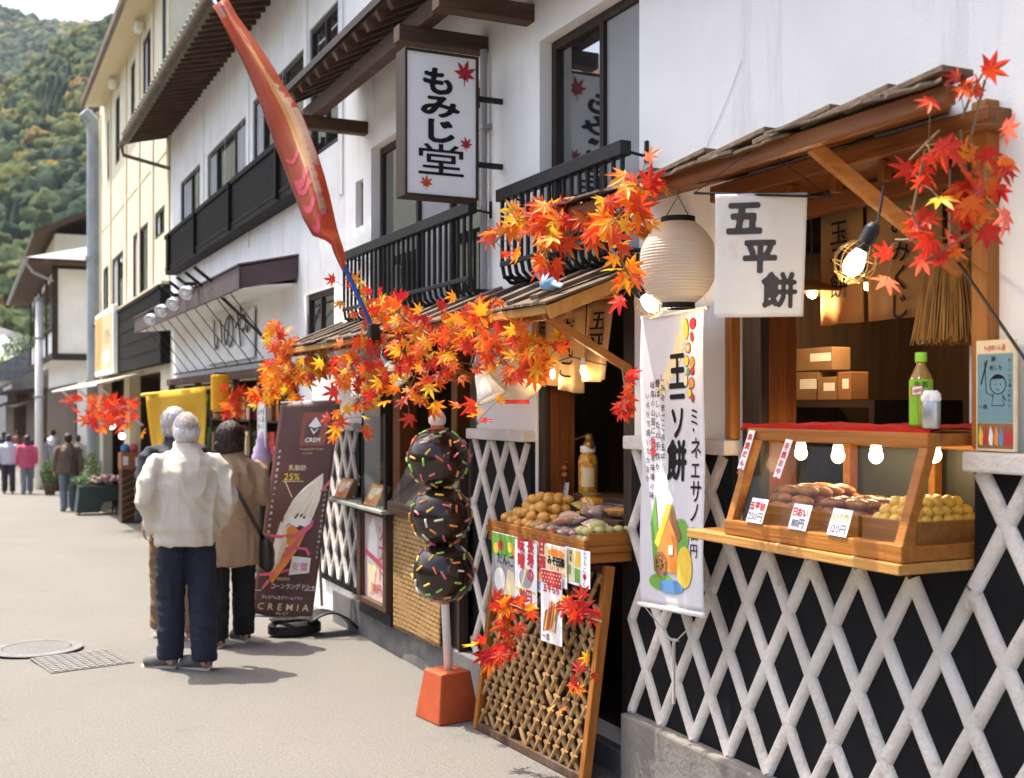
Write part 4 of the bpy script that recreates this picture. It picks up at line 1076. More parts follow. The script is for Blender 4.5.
gr = V(0, -1, 0); gu = (FT - FB).normalized()
def on_glass(px, py, dx=0.0): 
    """point on the street side of the slanting pane"""
    t = (px - 512.0) / F_PX; u = (HORIZON - py) / F_PX; d = Vector((SA + t * CA, CA - t * SA, u)); n = gr.cross(gu)
    o = Vector((0, 0, CAM_H)); q = V(2.462, 0, 1.285); s = (q - o).dot(n) / d.dot(n)
    return o + d * s + n * (0.022 + dx)
for i, (px, py, l1, l2, c1, lab) in enumerate(((751, 523, '五平餅', '250円', 'ink_red', 'white price card with red writing and 250 at the far end of the case'), (793, 530, '日おい', '80円', 'ink_red', 'white price card with red writing reading 80 in the middle of the case'), (832, 536, 'いくり', '120円', 'ink_yellow', 'white price card with yellow writing reading 120 near the corner of the case'))):
    p = on_glass(px, py); fr = Frame(p, gr + V(0, 0, -0.02), gu); W_, H_ = 0.088, 0.086
    t = thing('price_card', lab, 'price card', p, 'price cards on the glass case')
    mb = MB(); mb.prism([fr.p(0, 0), fr.p(W_, 0), fr.p(W_ + 0.004, H_), fr.p(0.004, H_)], fr.n * 0.0015); mb.build('card', M['paper'], t)
    mb = MB(); mb.text(fr, l1, W_ / 2, 0.047, 0.031, 0.03, z=0.003, m=0, center=True, sx=0.9); mb.text(fr, l2, W_ / 2, 0.010, 0.034, 0.02, z=0.003, m=1, center=True, sx=0.9)
    mb.build('lettering', [M[c1], pm('navy_ink', (0.03, 0.04, 0.13))], t)
for (px, py, px2, py2, tx, lab) in ((743, 471, 755, 432, '串焼だんご', 'narrow white paper strip with red writing on the end post of the case'), (779, 479, 792, 441, '手焼おやき', 'narrow white paper strip with dark red writing hung inside the case glass')):
    p, q = on_glass(px, py, 0.004), on_glass(px2, py2, 0.004); u = (q - p); L = u.length; fr = Frame(p, gr, u); fr.r = (fr.r - fr.u * fr.r.dot(fr.u)).normalized(); fr.n = fr.r.cross(fr.u)
    t = thing('paper_strip', lab, 'paper strip', p, 'paper strips on the glass case')
    mb = MB(); mb.prism([fr.p(0, 0), fr.p(0.037, 0), fr.p(0.037, L), fr.p(0, L)], fr.n * 0.001); mb.build('paper', M['paper'], t)
    mb = MB(); mb.text(fr, tx, 0.0185, L - 0.036, 0.027, 0.03, z=0.0025, vertical=True, step=1.12 * L / 0.14); mb.build('lettering', M['ink_red'], t)
# red cloth
mb = MB(); rc = random.Random(3)
def cloth(u, v):
    y = 2.525 + 0.90 * u; x = 2.98 - 0.42 * min(v / 0.8, 1) - 0.012 * max(0, v - 0.8) / 0.2
    dr = 0.012 + 0.026 * max(0, noise.noise((u * 5.1, 0, 1.7)) + 0.35)
    z = 1.629 + 0.011 * noise.noise((u * 9, v * 5, 2.2)) + 0.005 * noise.noise((u * 23, v * 13, 5.2)) - (max(0, v - 0.8) / 0.2) * dr * 1.6
    return (x, y, z)
mb.grid(cloth, 60, 20, flip=True)
tag(mb.build('red_cloth', pm('red_cotton', (0.46, 0.016, 0.012), (0.30, 0.010, 0.008), scale=8, rough=0.95, spec=0.1), loc=(2.75, 2.95, 1.62), smooth=True, solid=0.003), 'crumpled red cloth spread along the top of the glass case', 'cloth')
# bottle, can, tag
p = at(921, 424, d=3.50); p.z = 1.628; bt = thing('drink_bottle', 'green tea bottle with lime green cap and label standing on the red cloth', 'bottle', p)
mb = MB(); mb.lathe([(0, 0), (0.030, 0), (0.033, 0.006), (0.033, 0.145), (0.030, 0.16), (0.016, 0.19), (0.0135, 0.197), (0.0135, 0.205), (0, 0.205)], p, 20); mb.build('bottle', pm('tea_in_plastic', (0.30, 0.17, 0.02), (0.24, 0.12, 0.015), rough=0.1, coat=0.4), bt, smooth=True)
mb = MB(); mb.lathe([(0.0345, 0.012), (0.0345, 0.15)], p, 24); lb = mb.build('label', pm('lime_label', (0.22, 0.52, 0.02), (0.16, 0.42, 0.02), scale=20, rough=0.35), bt, smooth=True)
mb = MB(); mb.lathe([(0, 0.232), (0.016, 0.232), (0.0175, 0.229), (0.0175, 0.203), (0, 0.203)], p, 20); mb.build('cap', pm('lime_cap', (0.25, 0.60, 0.03), rough=0.35), bt, smooth=False)
vd = (p - V(0, 0, p.z)).normalized(); fr = Frame(p - vd * 0.0347 - V(CA, -SA, 0) * 0.034 + V(0, 0, 0.07), V(CA, -SA, 0), (0, 0, 1))
mb = MB()
for k, (dz, tx) in enumerate(((0.055, '生茶'),)): 
    mb.text(fr, tx, 0.034, dz, 0.022, 0.03, z=0.002, center=True)
mb.build('lettering', pm('dark_green_ink', (0.02, 0.12, 0.02)), lb)
p2 = at(931, 424, d=3.40); p2.z = 1.63; cn = thing('drink_can', 'silver can with a crumpled white paper top in front of the green tea bottle', 'can', p2)
mb = MB(); mb.lathe([(0, 0), (0.024, 0), (0.0265, 0.006), (0.0265, 0.095), (0.024, 0.10), (0, 0.10)], p2, 20); mb.build('can', pm('brushed_aluminium', (0.62, 0.62, 0.62), (0.45, 0.45, 0.45), scale=6, stretch=(1, 1, 0.1), rough=0.3, metal=0.8), cn, smooth=True)
mb = MB(); mb.lathe([(0, 0.112), (0.018, 0.113), (0.027, 0.104), (0.029, 0.09), (0.028, 0.082)], p2, 18); o = mb.build('paper_top', M['paper'], cn, smooth=True)
p3 = at(911, 396, d=3.36); fr = Frame(p3, V(CA, -SA, 0.1), (0, 0, 1)); t = thing('price_tag', 'small red edged price tag clipped beside the green tea bottle', 'price tag', p3)
mb = MB(); mb.prism([fr.p(0, 0), fr.p(0.034, 0.0), fr.p(0.034, 0.03), fr.p(0.0, 0.028)], fr.n * 0.002); mb.tube([fr.p(0.02, 0, -0.002), fr.p(0.03, -0.09, -0.02)], 0.0015, 5); mb.build('card', M['ink_red'], t)
mb = MB(); mb.rect(fr, 0.003, 0.003, 0.031, 0.026, 0.003); mb.build('face', M['paper'], t)
mb = MB(); mb.text(fr, '150円', 0.017, 0.009, 0.013, 0.03, z=0.005, center=True, sx=0.8); mb.build('lettering', M['ink_red'], t)

# straw skirt, calligraphy boards, shelf and boxes in the room
p = at(950, 262, d=3.72)
sk = thing('straw_bundle', 'hanging bundle of golden straw with trimmed ends below the red maple spray', 'straw bundle', p)
mb = MB(); rs = random.Random(5); H_ = p.z - at(950, 342, d=3.72).z
for k in range(560):
    a = rs.uniform(0, 6.283); q = math.sqrt(rs.random()); x0, x1 = 0.070 * q, 0.118 * q
    l = H_ * rs.uniform(0.93, 1.04)
    mb.tube([p + V(x0 * math.cos(a), x0 * math.sin(a), 0), p + V((x0 + x1) * .52 * math.cos(a), (x0 + x1) * .52 * math.sin(a), -l * 0.5), p + V(x1 * math.cos(a) + rs.uniform(-.006, .006), x1 * math.sin(a) + rs.uniform(-.006, .006), -l)], 0.0026, 4)
mb.build('straw', pm('golden_straw', (0.46, 0.24, 0.045), (0.22, 0.10, 0.02), scale=40, rough=0.7, stretch=(1, 1, 0.1)), sk)
mb = MB(); mb.lathe([(0, 0.02), (0.06, 0.02), (0.062, -0.02), (0.058, -0.03)], p, 16); mb.tube([p, p + V(0, 0, 0.3)], 0.004, 6); mb.build('binding', M['rope'], sk)
bw = MB()
for i, (ya, yb, tx, lab) in enumerate(((3.42, 3.66, '玉子餅', 'amber calligraphy cloth nearest the hanging white sheet'), (3.02, 3.40, 'おみくじ', 'broad amber calligraphy cloth behind the caged bulb'), (2.76, 3.0, 'あげ', 'amber calligraphy cloth behind the bracing strut'), (2.50, 2.74, 'じ堂', 'amber calligraphy cloth behind the red maple spray'))):
    t = thing('shop_curtain', lab, 'curtain', (3.12, (ya + yb) / 2, 2.4), 'amber calligraphy cloths over the stall window')
    zt, zb = 2.47, 2.02
    mb = MB(); mb.grid(lambda u, v: (3.12 + 0.012 * math.sin(u * 9 + i) * v, yb + (ya - yb) * u, zt + (zb - zt) * v), 16, 6)
    mb.build('cloth', pm('amber_canvas_%d' % i, (0.50, 0.29, 0.10), (0.40, 0.21, 0.07), scale=5, rough=0.85, trans=0.3), t, smooth=True, solid=0.003)
    fr = Frame((3.105, yb, zb), (0, -1, 0), (0, 0, 1)); mb = MB(); mb.text(fr, tx, (yb - ya) / 2, zt - zb - 0.13, 0.105, 0.02, z=0.0, vertical=True, step=1.0); mb.build('lettering', M['ink'], t)
sh = MB(); sh.box((3.27, 3.55, 1.69), (3.75, 4.42, 1.72)); sh.box((3.27, 3.55, 1.30), (3.75, 4.42, 1.33)); sh.box((3.27, 3.52, 0.1), (3.75, 3.55, 1.72)); sf = thing('shelf', 'dark wall shelf inside the stall holding cartons', 'shelf', (3.9, 3.3, 1.78)); sh.build('board', M['dark_y'], sf)
for (px, py, w_, h_, c, lab) in ((812, 398, 0.20, 0.125, 'card', 'open brown carton low on the stall shelf'), (835, 398, 0.13, 0.10, 'card', 'small brown carton in the middle of the stall shelf'), (823, 369, 0.24, 0.10, 'card', 'brown carton stacked on the other cartons'), (853, 398, 0.08, 0.12, 'ink_brown', 'dark carton with a white label at the end of the stall shelf')):
    p = at(px, py, X=3.40); p.z = 1.7205 if py > 380 else 1.850
    b_ = thing('carton', lab, 'carton', p); mb = MB(); mb.box(p + V(-0.05, -w_ / 2, 0), p + V(0.05, w_ / 2, h_)); mb.build('box', M[c], b_, bevel=0.004)
    mb = MB(); mb.box(p + V(-0.0515, -w_ / 2 + 0.01, h_ * 0.4), p + V(-0.05, w_ * 0.1, h_ * 0.75)); mb.build('label', M['paper'], b_)
for (px, py, X, lab) in ((812, 292, 3.1, 'flat wooden lamp shade at the edge of the white sheet'), (868, 284, 3.35, 'flat wooden lamp shade behind the caged bulb')):
    p = at(px, py, X=X); t = thing('pendant_lamp', lab, 'lamp', p); mb = MB(); mb.lathe([(0.02, 0.05), (0.05, 0.035), (0.15, 0.0), (0.152, -0.008), (0.05, 0.02), (0.02, 0.03)], p, 24); mb.build('shade', M['honey_x'], t, smooth=True)
    mb = MB(); mb.tube([p + V(0, 0, 0.04), V(p.x, p.y, 2.61)], 0.004, 5); mb.build('cord', M['cable'], t)
    mb = MB(); mb.ball(p + V(0, 0, -0.005), 0.022, 10, 8); mb.build('bulb', M['bulb'], t, smooth=True)
    l = bpy.data.lights.new('pendant_light', 'POINT'); l.energy = 4.0; l.color = (1, 0.66, 0.34); l.shadow_soft_size = 0.04
    lo = bpy.data.objects.new('pendant_light', l); COL.objects.link(lo); lo.parent = t; lo.location = (0, 0, -0.05)
ps = at(965, 400, X=3.0); fr = Frame((2.99, 2.78, 1.64), (0, -1, 0), (0, 0, 1)); t = thing('notice', 'white notice with dense black writing inside the stall beside the drinks', 'notice', (2.99, 2.7, 1.64))
mb = MB(); mb.prism([fr.p(0, 0), fr.p(0.27, 0), fr.p(0.27, 0.34), fr.p(0, 0.34)], fr.n * -0.003); mb.build('paper', M['paper'], t)
mb = MB()
for k, tx in enumerate(('いらっしゃいませ', '五平餅たまり味', 'みそ味あり〼', 'お持ち帰り')): mb.text(fr, tx, 0.24 - 0.05 * k, 0.29, 0.034, 0.02, vertical=True, step=1.0, res=1)
mb.build('lettering', M['ink'], t)

# poster on the right jamb
pa, pb = at(976, 447, X=2.69), at(1015, 447, X=2.69); zt = at(976, 341, X=2.69).z
fr = Frame((2.69, pa.y, 1.566), (0, pb.y - pa.y, 0.0), (0, 0, 1)); W_ = (pa.y - pb.y); H_ = zt - 1.566
po = thing('poster', 'framed blue poster with a line drawing of a child on the white ledge', 'poster', (2.69, pa.y, 1.566))
mb = MB(); mb.prism([fr.p(0, 0), fr.p(W_, 0), fr.p(W_, H_), fr.p(0, H_)], fr.n * -0.012); mb.build('board', M['ink_cream'], po, bevel=0.002)
mb = MB(); e = 0.006
mb.rect(fr, e, H_ * 0.255, W_ - e, H_ * 0.875, 0.001, 0); mb.rect(fr, e, H_ * 0.885, W_ - e, H_ * 0.985, 0.001, 1); mb.rect(fr, e, 0.008, W_ - e, H_ * 0.25, 0.001, 2)
for x, c in ((0.1, 3), (0.22, 4), (0.36, 7), (0.5, 8), (0.62, 6), (0.74, 4), (0.86, 4)):
    mb.shape(fr, [(W_ * x, 0.02), (W_ * (x + 0.08), 0.015), (W_ * (x + 0.10), H_ * 0.15), (W_ * (x + 0.03), H_ * 0.23), (W_ * (x - 0.02), H_ * 0.12)], 0.002, c)
cx, cy, rr = W_ * 0.58, H_ * 0.60, W_ * 0.2
ring = lambda x, y, r1, r2=None, n=24: [(x + r1 * math.cos(6.2832 * k / n), y + (r2 or r1) * math.sin(6.2832 * k / n)) for k in range(n + 1)]
mb.ribbon(fr, ring(cx, cy, rr), 0.0028, 0.002, 5); mb.shape(fr, [(cx + rr * math.cos(a), cy + rr * math.sin(a)) for a in [0.25 + 2.6 * k / 12 for k in range(13)]] + [(cx - rr * 0.7, cy + rr * 0.55), (cx + rr * 0.7, cy + rr * 0.6)], 0.002, 5)
mb.disc(fr, cx - rr * 0.35, cy, 0.0022, m=5); mb.disc(fr, cx + rr * 0.35, cy, 0.0022, m=5); mb.ribbon(fr, [(cx - 0.006, cy - rr * 0.5), (cx, cy - rr * 0.6), (cx + 0.006, cy - rr * 0.5)], 0.002, m=5)
mb.ribbon(fr, [(cx - rr * 0.6, cy - rr), (cx - rr * 0.8, cy - rr * 2.2), (cx + rr * 0.8, cy - rr * 2.2), (cx + rr * 0.6, cy - rr)], 0.0028, m=5); mb.ribbon(fr, [(cx - rr * 0.6, cy - rr * 1.2), (cx - rr * 1.5, cy - rr * 0.9), (cx - rr * 1.7, cy + rr * 2.4)], 0.003, m=5); mb.ribbon(fr, [(cx + rr * 0.6, cy - rr * 1.2), (cx + rr * 1.1, cy - rr * 1.7)], 0.0028, m=5)
mb.ribbon(fr, [(W_ * 0.14, H_ * 0.6), (W_ * 0.3, H_ * 0.82)], 0.005, m=5)
mb.build('picture', [M['ink_blue'], M['ink_cream'], M['ink_brown'], M['ink_yellow'], M['ink_red'], M['ink'], M['ink_blue'], M['ink_white'], M['ink_orange']], po).data.materials[0] = flat('teal_grey_poster', (0.17, 0.30, 0.34))
mb = MB(); mb.text(fr, 'Pr由布いん通', W_ * 0.5, H_ * 0.905, H_ * 0.062, 0.02, center=True, m=0, sx=0.62, res=1); mb.text(fr, '夢', W_ * 0.4, H_ * 0.80, 0.02, m=1, res=1); mb.text(fr, '癒しを', W_ * 0.36, H_ * 0.73, 0.016, m=1, res=1); mb.text(fr, 'ねこのいる湯の町から', W_ * 0.88, H_ * 0.80, 0.013, vertical=True, step=1.12, m=1, res=1); mb.text(fr, '一期', W_ * 0.08, H_ * 0.38, 0.016, m=1, res=1)
mb.build('lettering', [M['ink_red'], M['ink']], po)
mb = MB(); mb.beam(at(958, 262, X=2.66), at(1060, 410, X=2.40), 0.0065, 0.0065)
tag(mb.build('iron_rod', M['iron'], loc=at(958, 262, X=2.66)), 'thin black rod slanting down from the strut past the blue poster', 'rod')

# ------------------------------------------------------------------ hanging sheet, lantern, bulbs, nobori
r_v = V(CA, -SA, 0.02); p0 = at(714, 318, d=3.66)
hs = thing('hanging_sheet', 'white cloth sheet with three bold black characters hung from a thin rod', 'cloth sign', at(758, 194, d=3.65))
W_, H_ = 92 * 3.65 / 1150, 124 * 3.65 / 1150
fr = Frame(p0, r_v, (-0.02 * CA, 0.02 * SA, 1))
def sheet(x, y, z=0.0): 
    u, v = x / W_, y / H_
    return fr.p(x * (1 - 0.02 * (1 - v)) + 0.012 * v, y, z + 0.006 * math.sin(u * 5.0 + 0.6) * (1.15 - v) + 0.004 * math.sin(u * 11 + v * 3))
mb = MB(); mb.grid(lambda u, v: sheet(u * W_, v * H_), 24, 24); mb.build('cloth', pm('hung_white_cotton', (0.80, 0.80, 0.79), (0.72, 0.72, 0.71), scale=6, rough=0.9, trans=0.35, c3=(0.60, 0.52, 0.45), s3=9, lo3=0.62, hi3=0.85), hs, smooth=True, solid=0.0016)
mb = MB()
for ch, x, y, s in (('五', 0.034, 0.272, 0.118), ('平', 0.088, 0.152, 0.115), ('餅', 0.152, 0.040, 0.118)): mb.text(fr, ch, x, y, s, {'五': 0.048, '平': 0.042, '餅': 0.034}[ch], z=0.0035, fn=lambda a, b: sheet(a, b, 0.003), res=4)
mb.build('lettering', M['ink_grey'], hs)
mb = MB(); mb.disc(fr, 0.08, 0.075, 0.05, 0.045, 0.0)
rod0, rod1 = at(694, 193, d=3.69), at(832, 197, d=3.62)
mb = MB(); mb.tube([rod0, rod1], 0.0045, 8); mb.tube([rod0, V(2.235, at(758, 143, X=2.235).y, 2.51), rod1], 0.0018, 5); mb.build('rod', M['iron'], hs)

M['lantern_paper'] = pm('cream_lantern_paper', (0.78, 0.72, 0.62), (0.72, 0.65, 0.54), scale=4, rough=0.85, trans=0.35)
def lantern(p, R_, H_, label, cat_name, cap_mat, paper, ribs=27, bottom=None):
    t = thing('paper_lantern', label, 'lantern', p); mb = MB(); prof = []; n = ribs * 4
    for i in range(n + 1):
        v = i / n; z = (v - 0.5) * H_ * 0.86
        a = abs(2 * v - 1); rr = R_ * (1 - 0.54 * a ** 2.5) + 0.0015 * math.cos(2 * math.pi * ribs * v)
        prof.append((rr, z))
    mb.lathe(prof, p, 36); mb.build('paper_body', paper, t, smooth=True)
    for sgn in (1, -1):
        mb = MB(); rc = R_ * 0.44; z = sgn * H_ * 0.43
        mb.lathe([(rc * 0.8, z - sgn * 0.004), (rc, z - sgn * 0.004), (rc * 1.02, z + sgn * H_ * 0.06), (rc * 0.85, z + sgn * H_ * 0.062)], p, 28); mb.build('ring', cap_mat if sgn > 0 or bottom is None else bottom, t)
    mb = MB(); mb.tube([p + V(R_ * 0.4, 0, H_ * 0.47), p + V(0.0, 0, H_ * 0.72), p + V(-R_ * 0.4, 0, H_ * 0.47)], 0.0018, 5); mb.tube([p + V(0, 0, H_ * 0.72), p + V(0.02, 0.02, H_ * 0.95)], 0.0018, 5); mb.build('wire', M['iron'], t)
    return t
lantern(at(678, 263, d=4.25), 0.141, 0.345, 'large round cream paper lantern hung beside the white cloth sheet', 'lantern', M['iron'], M['lantern_paper'])
lantern(at(517, 372, d=5.85), 0.140, 0.33, 'cream paper lantern with a red rim half hidden by maple leaves over the skewer stall', 'lantern', M['iron'], M['lantern_paper'], bottom=M['ink_red'])

def caged_bulb(p, ax, label, base):
    ax = Vector(ax).normalized(); t = thing('caged_bulb', label, 'lamp', p); a = ax.orthogonal().normalized(); b = ax.cross(a)
    mb = MB(); mb.lathe([(0, 0.042), (0.012, 0.040), (0.024, 0.026), (0.0275, 0.008), (0.024, -0.014), (0.017, -0.03), (0.016, -0.034)], p, 18, ax=ax); mb.build('bulb', M['bulb_white'], t, smooth=True)
    mb = MB(); mb.lathe([(0.017, -0.034), (0.019, -0.05), (0.0185, -0.05), (0.022, -0.052), (0.022, -0.10), (0.014, -0.115), (0, -0.115)], p, 16, ax=ax); mb.build('socket', M['iron'], t, smooth=False)
    mb = MB(); rr = 0.058
    for k in range(9):
        th = 6.283 * k / 9; tw = 0.5
        mb.tube([p + ax * (-0.055 + 0.115 * i / 10) + (a * math.cos(th + tw * i / 10) + b * math.sin(th + tw * i / 10)) * max(0.012, rr * math.sin(math.pi * (0.10 + 0.86 * i / 10)) ** 0.7) for i in range(11)], 0.0009, 5)
    for z, q in ((-0.02, 0.93), (0.02, 0.97), (0.045, 0.66)): mb.tube([p + ax * z + (a * math.cos(6.283 * k / 24) + b * math.sin(6.283 * k / 24)) * rr * q for k in range(25)], 0.0009, 5)
    mb.build('cage', M['brass'], t)
    mb = MB(); mb.tube([p - ax * 0.11, (p - ax * 0.11) * 0.6 + base * 0.4 + V(0, 0, -0.03), base], 0.004, 6); mb.build('cord', M['cable'], t)
    l = bpy.data.lights.new('bulb_light', 'POINT'); l.energy = 1.6; l.color = (1, 0.72, 0.40); l.shadow_soft_size = 0.03
    lo = bpy.data.objects.new('bulb_light', l); COL.objects.link(lo); lo.parent = t; lo.location = ax * 0.075
    return t
caged_bulb(at(855, 262, d=3.15), (-0.3, 0.25, -0.75), 'lit bulb in a brass wire cage hanging from the strut beside the red maple', at(884, 186, d=3.2))
caged_bulb(at(649, 303, d=4.35), (0.42, -0.55, -0.75), 'lit bulb in a wire cage hanging between the round lantern and the long white banner', at(624, 268, d=4.5))

# tall white banner on the wall
NB = thing('wall_banner', 'tall white banner with brush lettering and a painted cottage hanging on the white wall', 'banner', (2.6, 3.95, 2.07))
ntl, ntr, nbl, nbr = at(643, 319, X=2.60), at(706, 309, X=2.58), at(641, 602, X=2.60), at(704, 613, X=2.56)
def ban(x, y, z=0.0):
    """x, y in 0..1 over the banner (y up)"""
    a = nbl.lerp(nbr, x); b = ntl.lerp(ntr, x); q = a.lerp(b, y)
    return q + V(-1, -0.2, 0) * (z + 0.010 * math.sin(x * 6 + y * 2.5) * (0.4 + 0.6 * y) + 0.006 * math.sin(y * 9))
mb = MB(); mb.grid(lambda u, v: ban(u, v), 18, 48); mb.build('cloth', pm('white_banner_cloth', (0.80, 0.79, 0.82), (0.75, 0.74, 0.78), scale=4, rough=0.8, trans=0.3), NB, smooth=True, solid=0.0015)
BWd, BHt = 0.46, 1.2
class BF:
    def p(s, x, y, z=0.0): return ban(x / BWd, y / BHt, z)
bf = BF(); mb = MB(); mats = [M['ink'], M['ink_red'], M['ink_yellow'], M['ink_orange'], M['ink_green'], M['ink_blue'], M['ink_brown'], M['ink_cream'], M['ink_white']]
Z_ = 0.004
for ch, x, y, s, sx in (('王', 0.20, 0.905, 0.165, 0.82), ('一', 0.205, 0.805, 0.145, 0.8), ('ソ', 0.205, 0.70, 0.15, 0.75), ('餅', 0.185, 0.535, 0.175, 0.80)): mb.text(bf, ch, x, y, s, 0.03, z=Z_, m=0, sx=sx, res=4)
for ch, y, s in (('ミ', 0.745, 0.08), ('・', 0.70, 0.06), ('ネ', 0.615, 0.095), ('エ', 0.53, 0.085), ('サ', 0.44, 0.10), ('ノ', 0.36, 0.09)): mb.text(bf, ch, 0.355, y, s, 0.015, z=Z_, m=0, sx=0.9)
mb.text(bf, '伝円', 0.395, 0.285, 0.06, 0.015, z=Z_, m=0, vertical=True, step=1.1)
for k, (tx, y, s) in enumerate((('いろりで焼いたかおり', 0.92, 0.030), ('岐阜の山里に伝わる味噌の味', 0.945, 0.032), ('香ばしいたれ手作り', 0.93, 0.034), ('しみるまごころ五平', 0.93, 0.032))):
    mb.text(bf, tx, 0.055 + 0.034 * k, y - 0.02 * (3 - k), s, 0.02, z=Z_, m=1 if k == 9 else 0, vertical=True, step=1.28 if k != 1 else 1.2, res=1)
mb.text(bf, '名物', 0.088, 0.66, 0.04, 0.03, z=Z_ + 0.001, m=1, vertical=True, step=1.0)
for (x, y, rx, ry, c, a) in ((0.32, 1.10, 0.024, 0.06, 2, 0.1), (0.375, 1.12, 0.032, 0.032, 1, 0), (0.37, 1.06, 0.016, 0.028, 1, 0.3), (0.335, 1.01, 0.03, 0.03, 3, 0), (0.335, 1.01, 0.014, 0.014, 8, 0), (0.32, 0.95, 0.028, 0.03, 2, 0.5), (0.37, 0.94, 0.024, 0.032, 3, 0), (0.335, 0.90, 0.016, 0.02, 4, 0), (0.31, 0.86, 0.024, 0.035, 7, 0), (0.36, 0.845, 0.03, 0.03, 3, 0.4), (0.34, 0.80, 0.024, 0.026, 2, 0), (0.365, 0.775, 0.016, 0.022, 1, 0), (0.37, 0.90, 0.02, 0.02, 1, 0)):
    x = 0.365 + (x - 0.345) * 0.9; y = 1.13 + (y - 1.10) * 0.86; mb.disc(bf, x, y, rx * .68 + 0.0025, ry * .68 + 0.0025, Z_, 0, 14, a); mb.disc(bf, x, y, rx * .68, ry * .68, Z_ + 0.001, c, 14, a)
for i in range(13):                                        # the wheat ear
    t_ = i / 12; x, y = 0.135 + 0.17 * math.sin(t_ * 1.5), 0.90 + 0.27 * t_; 
    mb.disc(bf, x, y, 0.015, 0.032, Z_ - 0.001, 7, 10, -0.5 + 0.2 * i % 2); mb.disc(bf, x + 0.022, y - 0.012, 0.012, 0.028, Z_ - 0.0005, 7, 10, 0.7)
# cottage, trees, water wheel
mb.shape(bf, [(0.12, 0.14), (0.09, 0.34), (0.115, 0.46), (0.14, 0.34), (0.15, 0.14)], Z_, 4); mb.disc(bf, 0.30, 0.29, 0.06, 0.075, Z_, 4); mb.disc(bf, 0.33, 0.17, 0.055, 0.085, Z_ + 0.001, 2); mb.disc(bf, 0.17, 0.10, 0.09, 0.035, Z_, 4); mb.disc(bf, 0.24, 0.085, 0.085, 0.028, Z_ + 0.001, 5)
mb.shape(bf, [(0.15, 0.15), (0.28, 0.14), (0.28, 0.30), (0.215, 0.385), (0.15, 0.29)], Z_ + 0.002, 3); mb.shape(bf, [(0.125, 0.26), (0.20, 0.42), (0.235, 0.42), (0.215, 0.37), (0.155, 0.24)], Z_ + 0.003, 2); mb.shape(bf, [(0.215, 0.37), (0.235, 0.42), (0.31, 0.29), (0.285, 0.27)], Z_ + 0.003, 6)
mb.rect(bf, 0.225, 0.215, 0.255, 0.255, Z_ + 0.004, 8); mb.ribbon(bf, [(0.17 + 0.04 * math.cos(k / 16 * 6.2832), 0.175 + 0.045 * math.sin(k / 16 * 6.2832)) for k in range(17)], 0.014, Z_ + 0.004, 6); mb.disc(bf, 0.17, 0.175, 0.02, 0.022, Z_ + 0.0045, 0)
for a in (0.2, 1.25, 2.3): mb.ribbon(bf, [(0.17 + 0.04 * math.cos(a), 0.175 + 0.045 * math.sin(a)), (0.17 - 0.04 * math.cos(a), 0.175 - 0.045 * math.sin(a))], 0.008, Z_ + 0.005, 6)
mb.build('print', mats, NB)
mb = MB(); mb.tube([nbl + V(-0.004, 0.01, -0.008), nbr + V(-0.004, -0.01, -0.008)], 0.011, 8); mb.tube([ntl + V(0, 0.01, 0.004), ntr + V(0, -0.01, 0.004)], 0.008, 8); mb.split('rod', M['ink_white'], NB, smooth=True)
mid = at(674, 643, X=2.63)
mb = MB(); mb.tube([nbl, mid, nbr], 0.003, 5); mb.tube([mid, mid + V(0, 0, -0.25)], 0.007, 5); mb.tube([mid + V(0, .03, .01), mid + V(0, -.03, .015)], 0.006, 5); mb.tube([ntl, ntl + V(0, -0.1, 0.25), ntr + V(0, 0.05, 0.2), ntr], 0.002, 5); mb.build('cord', M['rope'], NB)
# ------------------------------------------------------------------ stall 2: table of goods
TB = thing('stall_table', 'wooden stall table with a raised back shelf crowded with snacks and jars', 'table', (2.75, 5.0, 0.1))
mb = MB(); mb.box((2.505, 4.515, 1.030), (3.15, 5.60, 1.062)); mb.box((2.51, 4.52, 0.985), (3.14, 5.58, 1.028)); mb.build('tabletop', M['honey_x'], TB, bevel=0.004)
mb = MB(); mb.box((2.506, 4.516, 1.0625), (2.525, 5.58, 1.092)); mb.box((2.526, 4.516, 1.0625), (3.14, 4.536, 1.12)); mb.build('tray_edge', M['honey_x'], TB, bevel=0.003)
mb = MB(); mb.box((2.74, 4.62, 1.0625), (3.14, 5.40, 1.16)); mb.box((2.90, 4.62, 1.1605), (3.14, 5.40, 1.235)); mb.build('back_shelf', M['old_y'], TB, bevel=0.004)
for x, y in ((2.80, 4.62), (3.10, 4.62), (2.80, 5.45), (3.10, 5.45)):
    mb = MB(); mb.box((x - 0.025, y - 0.025, 0.1), (x + 0.025, y + 0.025, 0.985)); mb.build('leg', M['old_z'], TB, bevel=0.004)
# potato dumplings, trays, bags
r_ = random.Random(21)
M['potato'] = pm('browned_round_dumpling', (0.72, 0.42, 0.10), (0.52, 0.25, 0.045), scale=25, rough=0.35, bump=0.12, bscale=60)
t = thing('dumpling_heap', 'heap of round golden dumplings at the far end of the stall table', 'dumplings', (2.62, 5.35, 1.066)); mb = MB(); k = 0
for lay in range(4):
    for i in range(4 - lay // 2):
        for j in range(9 - 2 * lay):
            lump(mb, (2.57 + 0.058 * i + 0.03 * lay + r_.uniform(-.018, .018), 5.02 + 0.06 * j + 0.06 * lay + r_.uniform(-.022, .022), 1.098 + 0.040 * lay + r_.uniform(-.012, .008)), (0.031, 0.031, 0.029), k, amp=0.06); k += 1
structure(mb.build('dumpling', M['potato'], t, smooth=True), 'stuff')
mb = MB(); mb.box((2.53, 5.00, 1.0625), (2.86, 5.56, 1.08)); mb.build('tray', M['honey_x'], t)
